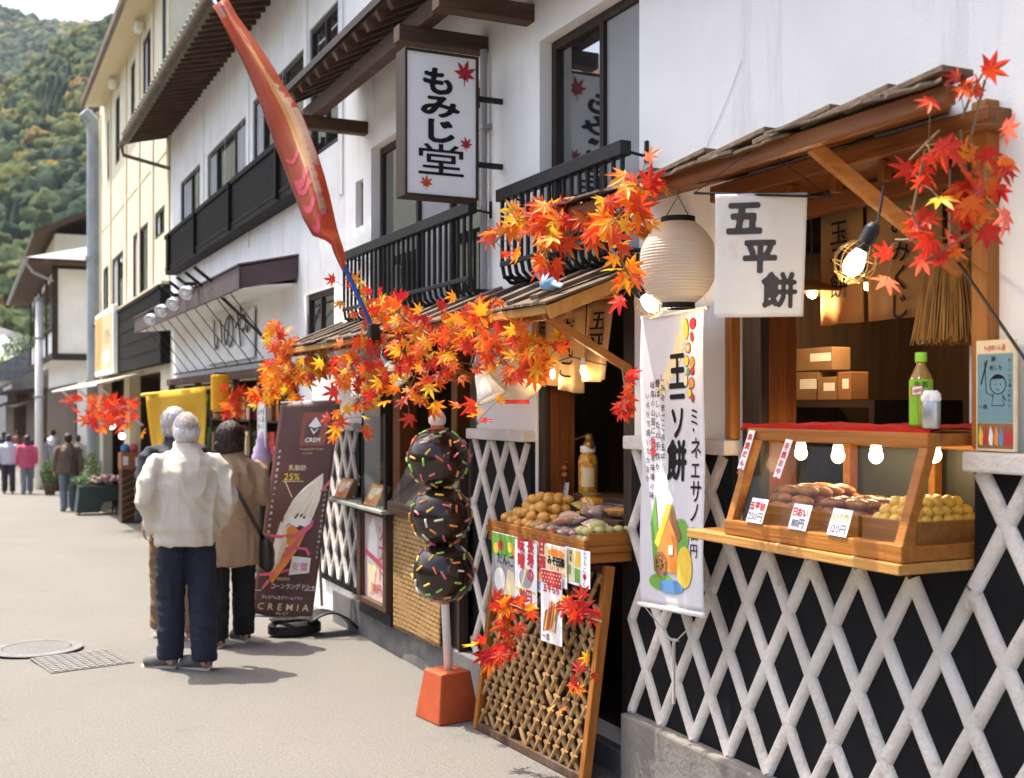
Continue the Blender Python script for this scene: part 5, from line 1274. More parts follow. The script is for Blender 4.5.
def clear_box(t, p, dx, dy, h, food, n, seed):
    mb = MB(); rr = random.Random(seed)
    for k in range(n): lump(mb, (p.x + rr.uniform(-.42, .42) * dx, p.y + rr.uniform(-.42, .42) * dy, p.z + h * 0.35 + rr.uniform(0, h * 0.4)), (0.022, 0.028, 0.016), k, rot=Matrix.Rotation(rr.uniform(0, 3), 3, 'Z'))
    structure(mb.build('food', food, t, smooth=True), 'stuff')
    mb = MB(); a = 0.82
    lo = [p + V(sx * dx * a / 2, sy * dy * a / 2, 0) for sx, sy in ((-1, -1), (1, -1), (1, 1), (-1, 1))]; hi = [p + V(sx * dx / 2, sy * dy / 2, h) for sx, sy in ((-1, -1), (1, -1), (1, 1), (-1, 1))]
    for i in range(4): mb.quad(lo[i], lo[(i + 1) % 4], hi[(i + 1) % 4], hi[i])
    mb.quad(*hi); mb.tube([hi[0], hi[1], hi[2], hi[3], hi[0]], 0.003, 5); mb.build('box', M['plastic_clear'], t)
M['pink_food'] = pm('salmon_pink_pickle', (0.66, 0.25, 0.12), (0.58, 0.36, 0.22), scale=25, rough=0.4)
M['wrapped'] = pm('white_pink_sweets', (0.72, 0.56, 0.46), (0.62, 0.33, 0.22), scale=18, rough=0.4)
for (x, y, dx, dy, h, f, n, lab) in ((2.60, 4.98, 0.16, 0.20, 0.06, 'pink_food', 22, 'clear box of salmon pink pickles at the front edge of the stall table'), (2.62, 4.78, 0.17, 0.18, 0.055, 'wrapped', 18, 'clear box of white and pink sweets in the middle of the stall table'), (2.80, 4.85, 0.16, 0.20, 0.05, 'wrapped', 16, 'clear box of sweets on the raised back shelf of the stall table')):
    p = V(x, y, 1.0655 if x < 2.74 else 1.163); t = thing('food_box', lab, 'food box', p, 'clear snack boxes on the stall table'); clear_box(t, p, dx, dy, h, M[f], n, int(x * 100 + y * 10))
t = thing('dumpling_tray', 'pale green bean cakes heaped at the near end of the stall table', 'dumplings', (2.65, 4.60, 1.066)); mb = MB()
for k in range(16): lump(mb, (2.555 + 0.055 * (k % 5) + r_.uniform(-.006, .006), 4.565 + 0.055 * (k // 5 % 2) + 0.01, 1.088 + 0.038 * (k // 10)), (0.029, 0.028, 0.020), k, amp=0.05)
mb.lathe([(0, 0.0), (0.034, 0.0), (0.038, 0.01), (0.036, 0.036), (0.03, 0.042), (0, 0.042)], (2.62, 4.60, 1.125), 16); structure(mb.build('bean_cake', M['dango_green'], t, smooth=True), 'stuff')
mb = MB(); mb.box((2.53, 4.54, 1.0628), (2.83, 4.68, 1.068)); mb.build('tray_liner', M['paper'], t)
for i, (x, y, z, c, lab) in enumerate(((2.62, 4.88, 1.125, (0.70, 0.36, 0.26), 'salmon pink snack bag lying on the clear boxes'), (2.70, 5.02, 1.13, (0.78, 0.66, 0.52), 'cream wrapped snack bag beside the golden dumplings'), (2.80, 4.70, 1.17, (0.66, 0.30, 0.08), 'orange brown snack bag behind the pale green cakes'), (2.84, 5.10, 1.17, (0.55, 0.42, 0.12), 'mustard snack bag in front of the tall amber jar'), (2.66, 4.70, 1.12, (0.74, 0.56, 0.48), 'pale pink snack bag by the pale green cakes'))):
    p = V(x, y, z); t = thing('snack_bag', lab, 'snack bag', p, 'snack bags on the stall table'); mb = MB(); n = 14
    rot = Matrix.Rotation(i * 1.1, 3, 'Z') @ Matrix.Rotation(0.25 * (i % 3 - 1), 3, 'X')
    for sg in (1, -1):
        mb.grid(lambda u, v: p + rot @ V((u - .5) * 0.15, (v - .5) * 0.11, 0.02 + sg * 0.024 * (max(0, math.sin(math.pi * u) * math.sin(math.pi * v)) ** 0.5) * (1 + 0.3 * noise.noise((u * 6, v * 6, i + sg)))), n, n, flip=sg < 0)
    mb.build('bag', pm('snack_bag_%d' % i, c, None, scale=20, rough=0.25, coat=0.4, c3=(0.8, 0.76, 0.7), s3=16, lo3=0.5, hi3=0.6), t, smooth=True)
# jars
def jar(p, h, r, body, label, paper=True):
    t = thing('glass_jar', label, 'jar', p); mb = MB(); mb.lathe([(0, 0), (r * 0.94, 0), (r, h * 0.03), (r, h * 0.70), (r * 0.9, h * 0.78), (r * 0.72, h * 0.83), (r * 0.72, h * 0.86), (0, h * 0.86)], p, 24); mb.build('jar', body, t, smooth=True)
    mb = MB(); mb.lathe([(0, h), (r * 0.72, h), (r * 0.78, h * 0.99), (r * 0.78, h * 0.865), (0, h * 0.865)], p, 24); mb.build('lid', M['ink_white'] if paper else M['brass'], t)
    if paper:
        mb = MB(); a0 = 3.5
        for k in range(8):
            q = [(a0 + 0.17 * (k + i)) for i in (0, 1)]
            mb.quad(*[p + V(math.cos(a) * r * 1.012, math.sin(a) * r * 1.012, z) for a, z in ((q[0], h * .15), (q[1], h * .15), (q[1], h * .55), (q[0], h * .55))])
        mb.build('label', M['ink_cream'], t)
    return t
M['pickle'] = pm('amber_pickle_jar', (0.62, 0.30, 0.03), (0.42, 0.15, 0.02), scale=35, rough=0.08, coat=0.5, c3=(0.75, 0.5, 0.08), s3=40, lo3=0.5, hi3=0.6)
p = at(588, 499, X=2.95); p.z = 1.236; jar(p, 0.25, 0.052, M['pickle'], 'tall jar of amber pickles with a white lid and cloth cap on the back shelf')
p = at(592, 521, X=2.80); p.z = 1.163; jar(p, 0.10, 0.06, M['pickle'], 'squat jar of yellow relish in front of the tall amber jar', False)
p = at(589, 449, X=2.95); t = thing('ladle', 'small brass ladle and cloth resting over the tall amber jar', 'ladle', p)
mb = MB(); mb.lathe([(0, 0.03), (0.02, 0.028), (0.034, 0.0), (0.03, -0.02)], p + V(0, 0, 0.02), 14); mb.build('cloth_cap', M['brass'], t, smooth=True)
q = at(556, 446, X=2.95)
mb = MB(); mb.tube([p + V(0, 0, 0.075), q], 0.005, 6); mb.ball(p + V(0, 0, 0.06), 0.022, 10, 8); mb.tube([q, q + V(0, 0.03, 0)], 0.009, 6); mb.build('handle', M['brass'], t)
a, b, c = at(547, 505, X=2.78), at(578, 509, X=2.78), at(547, 482, X=2.78)
fr = Frame(at(548, 507, X=2.86), V(0.04, -1, 0), (0.15, 0, 1)); t = thing('price_sign', 'white handwritten sign standing behind the golden dumplings', 'sign', fr.o); mb = MB(); mb.prism([fr.p(0, 0), fr.p(0.20, 0.0), fr.p(0.19, 0.145), fr.p(0.0, 0.125)], fr.n * 0.003); mb.build('card', M['paper'], t)
mb = MB(); mb.text(fr, '串だんご', 0.10, 0.085, 0.036, 0.02, z=0.005, center=True); mb.text(fr, '一本 百円', 0.10, 0.05, 0.024, 0.01, z=0.005, center=True, res=1); mb.text(fr, 'みそ・しょうゆ', 0.10, 0.02, 0.02, 0.01, z=0.005, center=True, res=1); mb.build('lettering', M['ink'], t)
p = at(556, 470, X=2.88); t = thing('skewer_rack', 'row of brown dumpling skewers hanging on the red post of the stall', 'skewers', p); mb = MB()
for k in range(6):
    q = p + V(0.0, 0.11 - 0.042 * k, 0.01 * (k % 2))
    for j in range(2): lump(mb, q + V(0, 0, -0.03 + 0.034 * j), (0.019, 0.019, 0.017), k * 3 + j)
mb.build('dumpling', M['bread'], t, smooth=True)
mb = MB(); mb.tube([p + V(0, 0.14, 0.05), p + V(0, -0.14, 0.05)], 0.004, 6)
for k in range(6): mb.tube([p + V(0, 0.11 - 0.042 * k, 0.05), p + V(0, 0.11 - 0.042 * k, -0.08)], 0.002, 5)
mb.build('rail', M['brass'], t)
mb = MB(); rr = random.Random(6)
t = thing('snack_cartons', 'red criss-cross cartons with black and white packets at the back of the stall table', 'cartons', (3.0, 4.7, 1.236))
mb.box((2.93, 4.64, 1.2365), (3.05, 4.80, 1.36)); mb.build('carton', M['ink_red'], t, bevel=0.003)
fr = Frame((2.929, 4.80, 1.237), (0, -1, 0), (0, 0, 1)); mb = MB()
for k in range(4): mb.ribbon(fr, [(0.005 + 0.045 * k, 0.005), (0.04 + 0.04 * k, 0.12)], 0.006); mb.ribbon(fr, [(0.04 + 0.04 * k, 0.005), (0.005 + 0.045 * k, 0.12)], 0.006, 0.002)
mb.build('pattern', M['ink_white'], t)
# menu sheets hung on the table edge
TX = 2.492
def sheetposter(name, label, cat, px0, px1, py_t, py_b, X, group, art, tilt=0.0):
    p0, p1 = at(px0, (py_t + py_b) / 2, X=X), at(px1, (py_t + py_b) / 2, X=X); W_ = p0.y - p1.y
    d = p0.x * SA + p0.y * CA; zt = CAM_H + (HORIZON - py_t) * d / F_PX; zb = CAM_H + (HORIZON - py_b) * d / F_PX; H_ = zt - zb
    fr = Frame((X, p0.y, zb), (0, -1, tilt), (0, 0, 1)); t = thing(name, label, cat, fr.o, group)
    mb = MB(); mb.prism([fr.p(0, 0), fr.p(W_, 0), fr.p(W_, H_), fr.p(0, H_)], fr.n * -0.0015); mb.build('sheet', M['paper'], t)
    mb = MB(); mats = [M['ink_white'], M['ink_red'], M['ink_yellow'], M['ink_orange'], M['ink_green'], M['ink_blue'], M['ink_brown'], M['ink_cream'], M['ink'], M['ink_pink'], M['grey_panel']]
    art(mb, fr, W_, H_); mb.build('print', mats, t)
    return t
def art_a(mb, fr, W, H):
    mb.rect(fr, .004, .004, W - .004, H - .004, 0.001, 10); mb.rect(fr, .004, H * .66, W - .004, H - .004, 0.0015, 4); mb.disc(fr, W * .3, H * .30, W * .2, H * .18, 0.002, 0); mb.shape(fr, [(W * .45, H * .1), (W * .9, H * .12), (W * .8, H * .45), (W * .6, H * .5)], 0.002, 7)
    for k, c in enumerate((2, 1, 4, 2, 3)): mb.disc(fr, W * (.16 + .17 * k), H * (.76 + .06 * (k % 2)), W * .09, H * .08, 0.0025, c)
    mb.rect(fr, W * .08, H * .03, W * .4, H * .1, 0.0025, 2); mb.rect(fr, W * .5, H * .03, W * .92, H * .09, 0.0025, 1)
    mb.text(fr, 'だんご', W * .5, H * .55, W * .2, 0.02, 0.003, 8, center=True, res=1)
def art_b(mb, fr, W, H):
    mb.disc(fr, W * .5, H * .42, W * .3, H * .16, 0.001, 10); mb.shape(fr, [(W * .3, H * .3), (W * .38, H * .3), (W * .6, H * .62), (W * .5, H * .62)], 0.002, 7)
    mb.text(fr, '長寿の', W * .72, H * .86, W * .30, 0.04, 0.0025, 1, vertical=True, step=.95, res=2); mb.text(fr, '味噌', W * .3, H * .84, W * .34, 0.04, 0.0025, 1, vertical=True, step=.95, res=2)
    mb.rect(fr, W * .06, H * .21, W * .94, H * .245, 0.002, 2); mb.text(fr, '90円', W * .5, H * .07, W * .28, 0.03, 0.0025, 1, center=True, res=2)
def art_c(mb, fr, W, H):
    mb.rect(fr, .003, H * .22, W - .003, H - .003, 0.001, 7); mb.shape(fr, [(W * .3, H * .26), (W * .7, H * .26), (W * .62, H * .6), (W * .46, H * .62)], 0.002, 3); mb.text(fr, '甘酒', W * .5, H * .80, W * .42, 0.04, 0.0025, 1, vertical=True, step=1.0, res=2); mb.text(fr, '80円', W * .5, H * .06, W * .3, 0.02, 0.0025, 5, center=True, res=2)
def art_d(mb, fr, W, H):
    mb.rect(fr, .003, H * .3, W - .003, H * .95, 0.001, 7); mb.disc(fr, W * .5, H * .80, W * .4, H * .10, 0.002, 3); mb.text(fr, 'みそ田楽', W * .5, H * .52, W * .21, 0.05, 0.0025, 8, center=True, res=2); mb.text(fr, 'ほくほく', W * .5, H * .36, W * .16, 0.02, 0.0025, 1, center=True, res=1)
def art_e(mb, fr, W, H):
    mb.rect(fr, W * .06, H * .08, W * .36, H * .94, 0.001, 7); mb.rect(fr, W * .40, H * .5, W * .62, H * .94, 0.001, 2); mb.rect(fr, W * .40, H * .08, W * .62, H * .46, 0.001, 4); mb.disc(fr, W * .2, H * .4, W * .07, H * .14, 0.002, 4); mb.disc(fr, W * .8, H * .3, W * .06, W * .06, 0.002, 1)
    mb.text(fr, 'こんにゃく', W * .8, H * .8, W * .13, 0.02, 0.0025, 8, vertical=True, res=1); mb.text(fr, '抹茶', W * .25, H * .8, W * .12, 0.02, 0.0025, 8, vertical=True, res=1)
def art_f(mb, fr, W, H):
    mb.shape(fr, [(W * .02, H * .82), (W * .98, H * .76), (W * .98, H * .99), (W * .02, H * .99)], 0.001, 1)
    for k in range(7):
        for j in range(3): mb.rect(fr, W * (.04 + .14 * k + .06 * (j % 2)), H * (.83 + .05 * j), W * (.09 + .14 * k + .06 * (j % 2)), H * (.855 + .05 * j), 0.002, 7)
    mb.shape(fr, [(W * .1, H * .14), (W * .5, H * .2), (W * .95, H * .5), (W * .9, H * .62), (W * .2, H * .42)], 0.0015, 6)
    for k in range(5): mb.ribbon(fr, [(W * (.2 + .12 * k), H * .16), (W * (.45 + .1 * k), H * .58)], W * .05, 0.002, (2, 1, 3, 2, 6)[k])
    mb.text(fr, '五平もち', W * .5, H * .70, W * .2, 0.03, 0.0025, 1, center=True, res=1); mb.text(fr, '一本', W * .25, H * .03, W * .2, 0.02, 0.0025, 8, center=True, res=1)
G_ = 'menu sheets hung along the stall table edge'
sheetposter('menu_sheet', 'grey and green photo menu sheet hung at the far end of the stall table', 'menu', 492, 520, 531, 596, 2.488, G_, art_a)
sheetposter('menu_sheet', 'tall white menu sheet with red characters above a bowl, second from the far end', 'menu', 515, 537, 539, 601, 2.478, G_, art_b)
sheetposter('menu_sheet', 'cream menu sheet with an orange drink picture beside the tall red lettered sheet', 'menu', 532, 552, 540, 590, 2.488, G_, art_c)
sheetposter('menu_sheet', 'white menu sheet with bold black lettering hung in the middle of the stall table edge', 'menu', 546, 567, 543, 583, 2.480, G_, art_d)
sheetposter('menu_sheet', 'white menu sheet with small pictures in columns at the near end of the stall table', 'menu', 565, 590, 546, 582, 2.488, G_, art_e)
sheetposter('menu_sheet', 'long red checked menu sheet hanging lowest over the bamboo panel', 'menu', 541, 562, 568, 640, 2.470, G_, art_f, 0.03)
# bamboo lattice board leaning on the table
BP = thing('bamboo_panel', 'woven bamboo lattice board in a wooden frame leaning against the stall table', 'panel', (2.46, 5.0, 0))
c00, c10, c01, c11 = V(2.43, 5.56, 0.0), V(2.505, 4.50, 0.0), V(2.56, 5.56, 0.97), V(2.635, 4.50, 0.97)
def bp(u, v, n=0.0): return c00.lerp(c10, u).lerp(c01.lerp(c11, u), v) + V(-1, -0.07, 0.13).normalized() * n
for (a, b) in (((0.018, 0), (0.018, 1)), ((0.982, 0), (0.982, 1)), ((0.036, 0.02), (0.964, 0.02)), ((0.036, 0.98), (0.964, 0.98))):
    mb = MB(); mb.beam(bp(*a), bp(*b), 0.04, 0.045, up=(-1, 0, 0.1)); mb.build('frame_bar', M['old_z'] if a[1] == b[1] else M['honey_z'], BP, bevel=0.004)
mb = MB(); mb.prism([bp(0.03, 0.03, -0.022), bp(0.97, 0.03, -0.022), bp(0.97, 0.97, -0.022), bp(0.03, 0.97, -0.022)], V(1, 0, -0.1) * 0.004); mb.build('backing', M['dark_z'], BP)
mb = MB(); rb = random.Random(9); nu, nv = 12, 12
for j in range(nv):
    for i in range(nu):
        for sg in (1, -1):
            u, v = (i + 0.5 + 0.5 * (j % 2)) / (nu + 0.5) * 0.93 + 0.035, (j + 0.5) / nv * 0.93 + 0.035
            du, dv = 0.030 * sg + rb.uniform(-.003, .003), 0.058 + rb.uniform(-.006, .006)
            if not (0.035 < u - du * .5 and u + abs(du) < 0.97): continue
            if v > 0.8 and rb.random() < 0.35: continue
            if rb.random() < 0.06: continue
            nrm = 0.004 * sg + rb.uniform(-.002, .003)
            p, q = bp(u - du, max(0.035, v - dv * 0.62) , nrm - 0.004 ), bp(u + du * 0.7, min(0.965, v + dv * 0.62), nrm + 0.006)
            mb.tube([p, p.lerp(q, .5), q], [0.0105, 0.0128, 0.0115], 7)
structure(mb.build('bamboo_slat', pm('split_bamboo', (0.43, 0.265, 0.105), (0.28, 0.155, 0.055), scale=9, rough=0.45, stretch=(3, 3, 1), c3=(0.2, 0.11, 0.045), s3=7, lo3=0.6, hi3=0.75), BP, smooth=False), 'stuff')
mb = MB()
for k in range(9):
    u = 0.05 + 0.11 * k
    mb.tube([bp(u, 0.03, -0.012), bp(u + 0.02, 0.97, -0.012)], 0.006, 5)
mb.split('upright', M['dark_z'], BP)
# noren cloths of stall 2
nm = pm('unbleached_noren', (0.68, 0.45, 0.22), (0.56, 0.34, 0.14), scale=6, rough=0.9, trans=0.35)
for i, (ya, yb, zb, tx, lab) in enumerate(((5.16, 5.44, 1.80, '味わい', 'tan shop curtain with brush writing at the far side of the skewer stall'), (4.86, 5.14, 1.77, 'だんご', 'tan shop curtain with brush writing in the middle of the skewer stall'), (4.58, 4.84, 1.82, '五平', 'tan shop curtain with brush writing nearest the post of the skewer stall'))):
    t = thing('shop_curtain', lab, 'curtain', (2.72, (ya + yb) / 2, 2.2), 'tan curtains over the skewer stall'); ph = i * 1.3
    def nor(u, v, n=0.0): return V(2.70 - n + (0.018 * math.sin(u * 8 + ph) + 0.012 * math.sin(u * 15)) * (0.3 + v) - 0.02 * v * i, yb + (ya - yb) * (u * (1 - 0.08 * v) + 0.04 * v), 2.20 + (zb - 2.20) * v + 0.012 * v * math.sin(u * 4 + ph))
    mb = MB(); mb.grid(nor, 16, 8); mb.build('cloth', nm, t, smooth=True, solid=0.002)
    wd = yb - ya; hh = 2.2 - zb; mb = MB(); mb.text(None, tx, wd * 0.5, -hh * 0.36, 0.10, 0.025, vertical=True, step=1.02, fn=lambda a, b: nor(a / wd, -b / hh, 0.004)); mb.build('lettering', M['ink'], t)
    mb = MB(); mb.tube([(2.70, ya - 0.02, 2.205), (2.70, yb + 0.02, 2.205)], 0.008, 6); mb.build('rod', M['honey_y'], t)
mb = MB(); p = at(548, 292, X=2.34); p.z = 2.198; t = thing('bird_figurine', 'small blue bird ornament perched on the skewer stall roof among maple leaves', 'ornament', p)
mb.ball(p + V(0, 0, 0.045), (0.036, 0.055, 0.04), 14, 10, rot=Matrix.Rotation(0.35, 3, 'X')); mb.ball(p + V(-0.012, 0.035, 0.088), 0.030, 14, 10); mb.tube([p + V(0, -0.04, 0.04), p + V(0.02, -0.10, 0.022)], [(0.022, 0.012), (0.016, 0.005)], 8)
organic(mb, 'body', pm('blue_feather_paint', (0.10, 0.30, 0.55), (0.30, 0.50, 0.68), scale=16, rough=0.5, c3=(0.03, 0.05, 0.08), s3=22, lo3=0.6, hi3=0.7), t, voxel=0.005, smooth=3)
mb = MB(); mb.tube([p + V(-0.02, 0.06, 0.088), p + V(-0.032, 0.082, 0.083)], [0.008, 0.001], 8); mb.build('beak', M['ink_yellow'], t)
mb = MB(); mb.ball(p + V(-0.038, 0.048, 0.096), 0.005, 8, 6); mb.ball(p + V(0.012, 0.052, 0.096), 0.005, 8, 6); mb.build('eye', M['ink'], t)

t = thing('bulb_string', 'drooping black cord with two small lit bulbs in front of the tan curtains', 'lights', (2.66, 5.0, 1.98)); mb = MB()
mb.tube([V(2.60, 5.38, 2.0), V(2.62, 5.1, 1.90), V(2.62, 4.85, 1.93), V(2.66, 4.58, 1.88)], 0.004, 6); mb.build('cord', M['cable'], t)
for y, z in ((5.05, 1.865), (4.74, 1.875)):
    p = V(2.62, y, z); mb = MB(); mb.tube([p + V(0, 0, 0.045), p + V(0, 0, 0.01)], 0.010, 8); b_ = mb.build('socket', M['ink_white'], t); mb = MB(); mb.lathe([(0, -0.035), (0.010, -0.030), (0.014, -0.015), (0.011, 0.008), (0, 0.01)], p, 12); mb.build('bulb', M['bulb'], b_, smooth=True)
    l = bpy.data.lights.new('string_bulb_light', 'POINT'); l.energy = 0.9; l.color = (1, 0.70, 0.38); l.shadow_soft_size = 0.02; lo = bpy.data.objects.new('string_bulb_light', l); COL.objects.link(lo); lo.parent = t; lo.location = p - V(2.66, 5.0, 1.98) + V(0, 0, -0.045)
# ------------------------------------------------------------------ the giant chocolate dumpling display
GP = V(2.365, 5.80, 0.0)
CD = thing('sweet_display', 'giant skewer of three sprinkled chocolate balls standing in an orange block', 'display', GP)
mb = MB(); b = 0.130; tp = 0.093; ca, sa = math.cos(0.15), math.sin(0.15)
def rt(x, y, z): return GP + V(x * ca - y * sa, x * sa + y * ca, z)
mb.add([rt(x * b, y * b, 0) for x, y in ((-1, -1), (1, -1), (1, 1), (-1, 1))] + [rt(x * tp, y * tp, 0.262) for x, y in ((-1, -1), (1, -1), (1, 1), (-1, 1))], [(3, 2, 1, 0), (4, 5, 6, 7)] + [(i, (i + 1) % 4, 4 + (i + 1) % 4, 4 + i) for i in range(4)])
mb.build('base', pm('orange_painted_wood', (0.44, 0.080, 0.022), (0.36, 0.060, 0.017), scale=5, rough=0.5, bump=0.06, c3=(0.20, 0.045, 0.018), s3=7, lo3=0.62, hi3=0.8), CD, bevel=0.008)
s0, s1 = GP + V(0.005, 0, 0.26), GP + V(-0.055, 0.01, 1.52)
mb = MB(); mb.tube([s0, s1], 0.0225, 14); mb.build('stick', M['paper'], CD, smooth=True)
spr = [flat('sprinkle_%d' % i, c, 0.4) for i, c in enumerate(((0.80, 0.60, 0.08), (0.75, 0.16, 0.06), (0.30, 0.62, 0.12), (0.80, 0.78, 0.66), (0.72, 0.18, 0.28), (0.85, 0.35, 0.08)))]
choc = pm('glossy_dark_chocolate', (0.016, 0.008, 0.006), (0.024, 0.011, 0.008), scale=5, rough=0.2, coat=0.22, spec=0.4, rvar=0.05)
rs = random.Random(31)
def fib(n, j): 
    z = 1 - 2 * (j + 0.5) / n; a = j * 2.39996; r = math.sqrt(1 - z * z); return Vector((r * math.cos(a), r * math.sin(a), z))
for zc in (0.79, 1.10, 1.41):
    c = s0.lerp(s1, (zc - 0.26) / 1.26); c.z = zc; mb = MB(); R_ = 0.168
    mb.ball(c, (R_, R_, R_ * 0.97), 40, 26); bo = mb.build('ball', choc, CD, smooth=True)
    mb = MB()
    for j in range(58):
        d = (fib(58, j) + Vector((rs.gauss(0, .07), rs.gauss(0, .07), rs.gauss(0, .07)))).normalized(); tg = d.orthogonal().normalized(); tg = Matrix.Rotation(rs.uniform(0, 6.28), 3, d) @ tg
        l = 0.021 * rs.uniform(0.8, 1.15); p = c + Vector((d.x, d.y, d.z * 0.97)) * (R_ + 0.003); m_ = rs.randrange(6)
        mb.tube([p - tg * l - d * 0.003, p - tg * l * 0.9, p + tg * l * 0.9, p + tg * l - d * 0.003], [0.004, 0.006, 0.006, 0.004], 7, m_)
    structure(mb.build('sprinkle', spr, bo, smooth=True), 'stuff')
mb = MB(); q = s1 + V(0, 0, 0.045); mb.lathe([(0.008, -0.10), (0.036, 0.02), (0.034, 0.03)], q, 16); mb.build('cone', pm('red_cone_paper', (0.55, 0.09, 0.03), (0.62, 0.2, 0.08), scale=20, rough=0.5), CD, smooth=True)
mb = MB(); mb.lathe([(0.036, 0.025), (0.047, 0.04), (0.048, 0.065), (0.036, 0.09), (0.03, 0.098), (0.016, 0.115), (0.0, 0.128)], q, 18); mb.build('ice_cream', M['ink_white'], CD, smooth=True)

# ------------------------------------------------------------------ stall 3: cabinet, slanting case, reed mat
CB = thing('display_cabinet', 'brown wall cabinet with a soft ice cream poster in its front and a shelf top', 'cabinet', (2.65, 7.7, 0.28))
mb = MB(); mb.box((2.56, 7.38, 0.29), (2.63, 8.02, 0.33)); mb.box((2.56, 7.38, 0.93), (2.63, 8.02, 0.965)); mb.box((2.56, 7.38, 0.331), (2.63, 7.45, 0.929)); mb.box((2.56, 7.95, 0.331), (2.63, 8.02, 0.929)); mb.box((2.631, 7.382, 0.29), (2.80, 8.02, 0.965))
mb.build('body', M['old_z'], CB, bevel=0.005)
mb = MB(); mb.box((2.50, 7.30, 0.967), (2.84, 8.75, 0.99)); mb.build('shelf_top', pm('grey_green_shelf', (0.30, 0.31, 0.26), (0.2, 0.2, 0.17), scale=4, rough=0.6), CB, bevel=0.004)
mb = MB(); mb.box((2.59, 7.36, 0.20), (2.74, 8.05, 0.288)); mb.build('plinth', M['iron'], CB)
fr = Frame((2.60, 7.95, 0.331), (0, -1, 0), (0, 0, 1)); mb = MB(); W_, H_ = 0.50, 0.598
mb.rect(fr, 0, 0, W_, H_, 0, 0); mb.shape(fr, [(0.06, 0.25), (0.26, 0.2), (0.30, 0.42), (0.20, 0.58), (0.10, 0.5)], 0.002, 1); mb.shape(fr, [(0.12, 0.04), (0.2, 0.04), (0.26, 0.25), (0.06, 0.25)], 0.003, 2); mb.text(fr, 'ソフト', 0.37, 0.43, 0.13, 0.02, 0.004, 3, vertical=True, res=2); mb.text(fr, '300円', 0.26, 0.05, 0.09, 0.02, 0.004, 3, center=True, res=2); mb.shape(fr, [(0.02, 0.3), (0.48, 0.22), (0.48, 0.26), (0.02, 0.34)], 0.0025, 4)
mb.build('poster', [flat('pale_pink_poster', (0.66, 0.50, 0.46)), M['ink_white'], M['ink_cream'], M['ink_red'], M['ink_pink']], CB)
for (px, py, lab) in ((341, 507, 'small orange printed sweet box at the far end of the cabinet shelf'), (371, 515, 'orange and white printed sweet box tilted on the near end of the cabinet shelf')):
    p = at(px, py, X=2.58); p.z = 0.9915; t = thing('sweet_box', lab, 'box', p, 'sweet boxes on the cabinet shelf'); fr = Frame(p + V(-0.03, 0.10, 0), (0.1, -1, 0), (0.5, 0.05, 1)); mb = MB(); mb.prism([fr.p(0, 0), fr.p(0.23, 0), fr.p(0.23, 0.17), fr.p(0, 0.17)], fr.n * -0.05); mb.build('box', M['card'], t, bevel=0.003)
    mb = MB(); mb.rect(fr, 0.01, 0.01, 0.22, 0.16, 0.001, 0); mb.disc(fr, 0.08, 0.09, 0.05, 0.05, 0.002, 1); mb.rect(fr, 0.13, 0.09, 0.2, 0.14, 0.002, 2); mb.text(fr, 'もみじ', 0.12, 0.02, 0.045, 0.02, 0.003, 3, center=True, res=1); mb.build('print', [M['ink_orange'], M['ink_cream'], M['ink_white'], M['ink_red']], t)
SC = thing('glass_showcase', 'slanting glass showcase above the reed mat, dim sweets inside', 'showcase', (2.65, 6.9, 1.0))
mb = MB(); mb.box((2.55, 6.34, 0.985), (3.0, 7.33, 1.02)); mb.box((2.552, 6.34, 1.0205), (2.58, 7.33, 1.05)); mb.box((2.76, 6.34, 1.44), (2.79, 7.33, 1.47)); mb.box((2.95, 6.34, 1.0205), (3.0, 7.33, 1.45)); mb.build('frame', M['old_y'], SC, bevel=0.004)
mb = MB(); mb.prism([(2.565, 6.345, 1.05), (2.57, 6.345, 1.05), (2.775, 6.345, 1.44), (2.77, 6.345, 1.44)], (0, 0.98, 0)); mb.build('front_glass', M['glass'], SC)
mb = MB(); rr = random.Random(2)
for k in range(24): lump(mb, (2.68 + 0.09 * (k % 3), 6.42 + 0.11 * (k // 3), 1.045), (0.035, 0.045, 0.025), k)
structure(mb.build('sweet', M['bread'], SC, smooth=True), 'stuff')
gp = thing('glass_screen', 'upright clear glass screen standing on the cabinet shelf', 'screen', (2.6, 7.9, 0.99))
mb = MB(); mb.box((2.555, 7.40, 0.995), (2.563, 7.86, 1.62)); mb.build('pane', M['glass_case'], gp)
mb = MB(); mb.box((2.55, 7.36, 0.992), (2.568, 7.399, 1.64)); mb.box((2.55, 7.861, 0.992), (2.568, 7.875, 1.64)); mb.build('frame', M['iron'], gp)
MT = thing('reed_mat', 'woven straw coloured reed mat hung as a skirt below the glass showcase', 'mat', (2.6, 6.9, 0.25))
def mat_(u, v): 
    return V(2.60 + 0.012 * math.sin(u * 5) * (1 - v), 7.33 - 0.87 * u, 0.22 + 0.762 * v - 0.015 * math.sin(u * 3 + 1) * (1 - v))
mm, nt, bs = newmat('woven_reed'); v = _coord(nt, (1, 1, 1)); wv = nt.nodes.new('ShaderNodeTexBrick'); mp = nt.nodes.new('ShaderNodeMapping'); mp.inputs['Rotation'].default_value = (0, R(90), 0)
sx = nt.nodes.new('ShaderNodeSeparateXYZ'); cx = nt.nodes.new('ShaderNodeCombineXYZ'); nt.links.new(v, sx.inputs[0]); nt.links.new(sx.outputs[1], cx.inputs[0]); nt.links.new(sx.outputs[2], cx.inputs[1]); nt.links.new(cx.outputs[0], wv.inputs['Vector'])
wv.inputs['Scale'].default_value = 6.5; wv.inputs['Color1'].default_value = (0.46, 0.28, 0.095, 1); wv.inputs['Color2'].default_value = (0.36, 0.20, 0.06, 1); wv.inputs['Mortar'].default_value = (0.11, 0.055, 0.018, 1); wv.inputs['Mortar Size'].default_value = 0.04; wv.inputs['Row Height'].default_value = 0.2
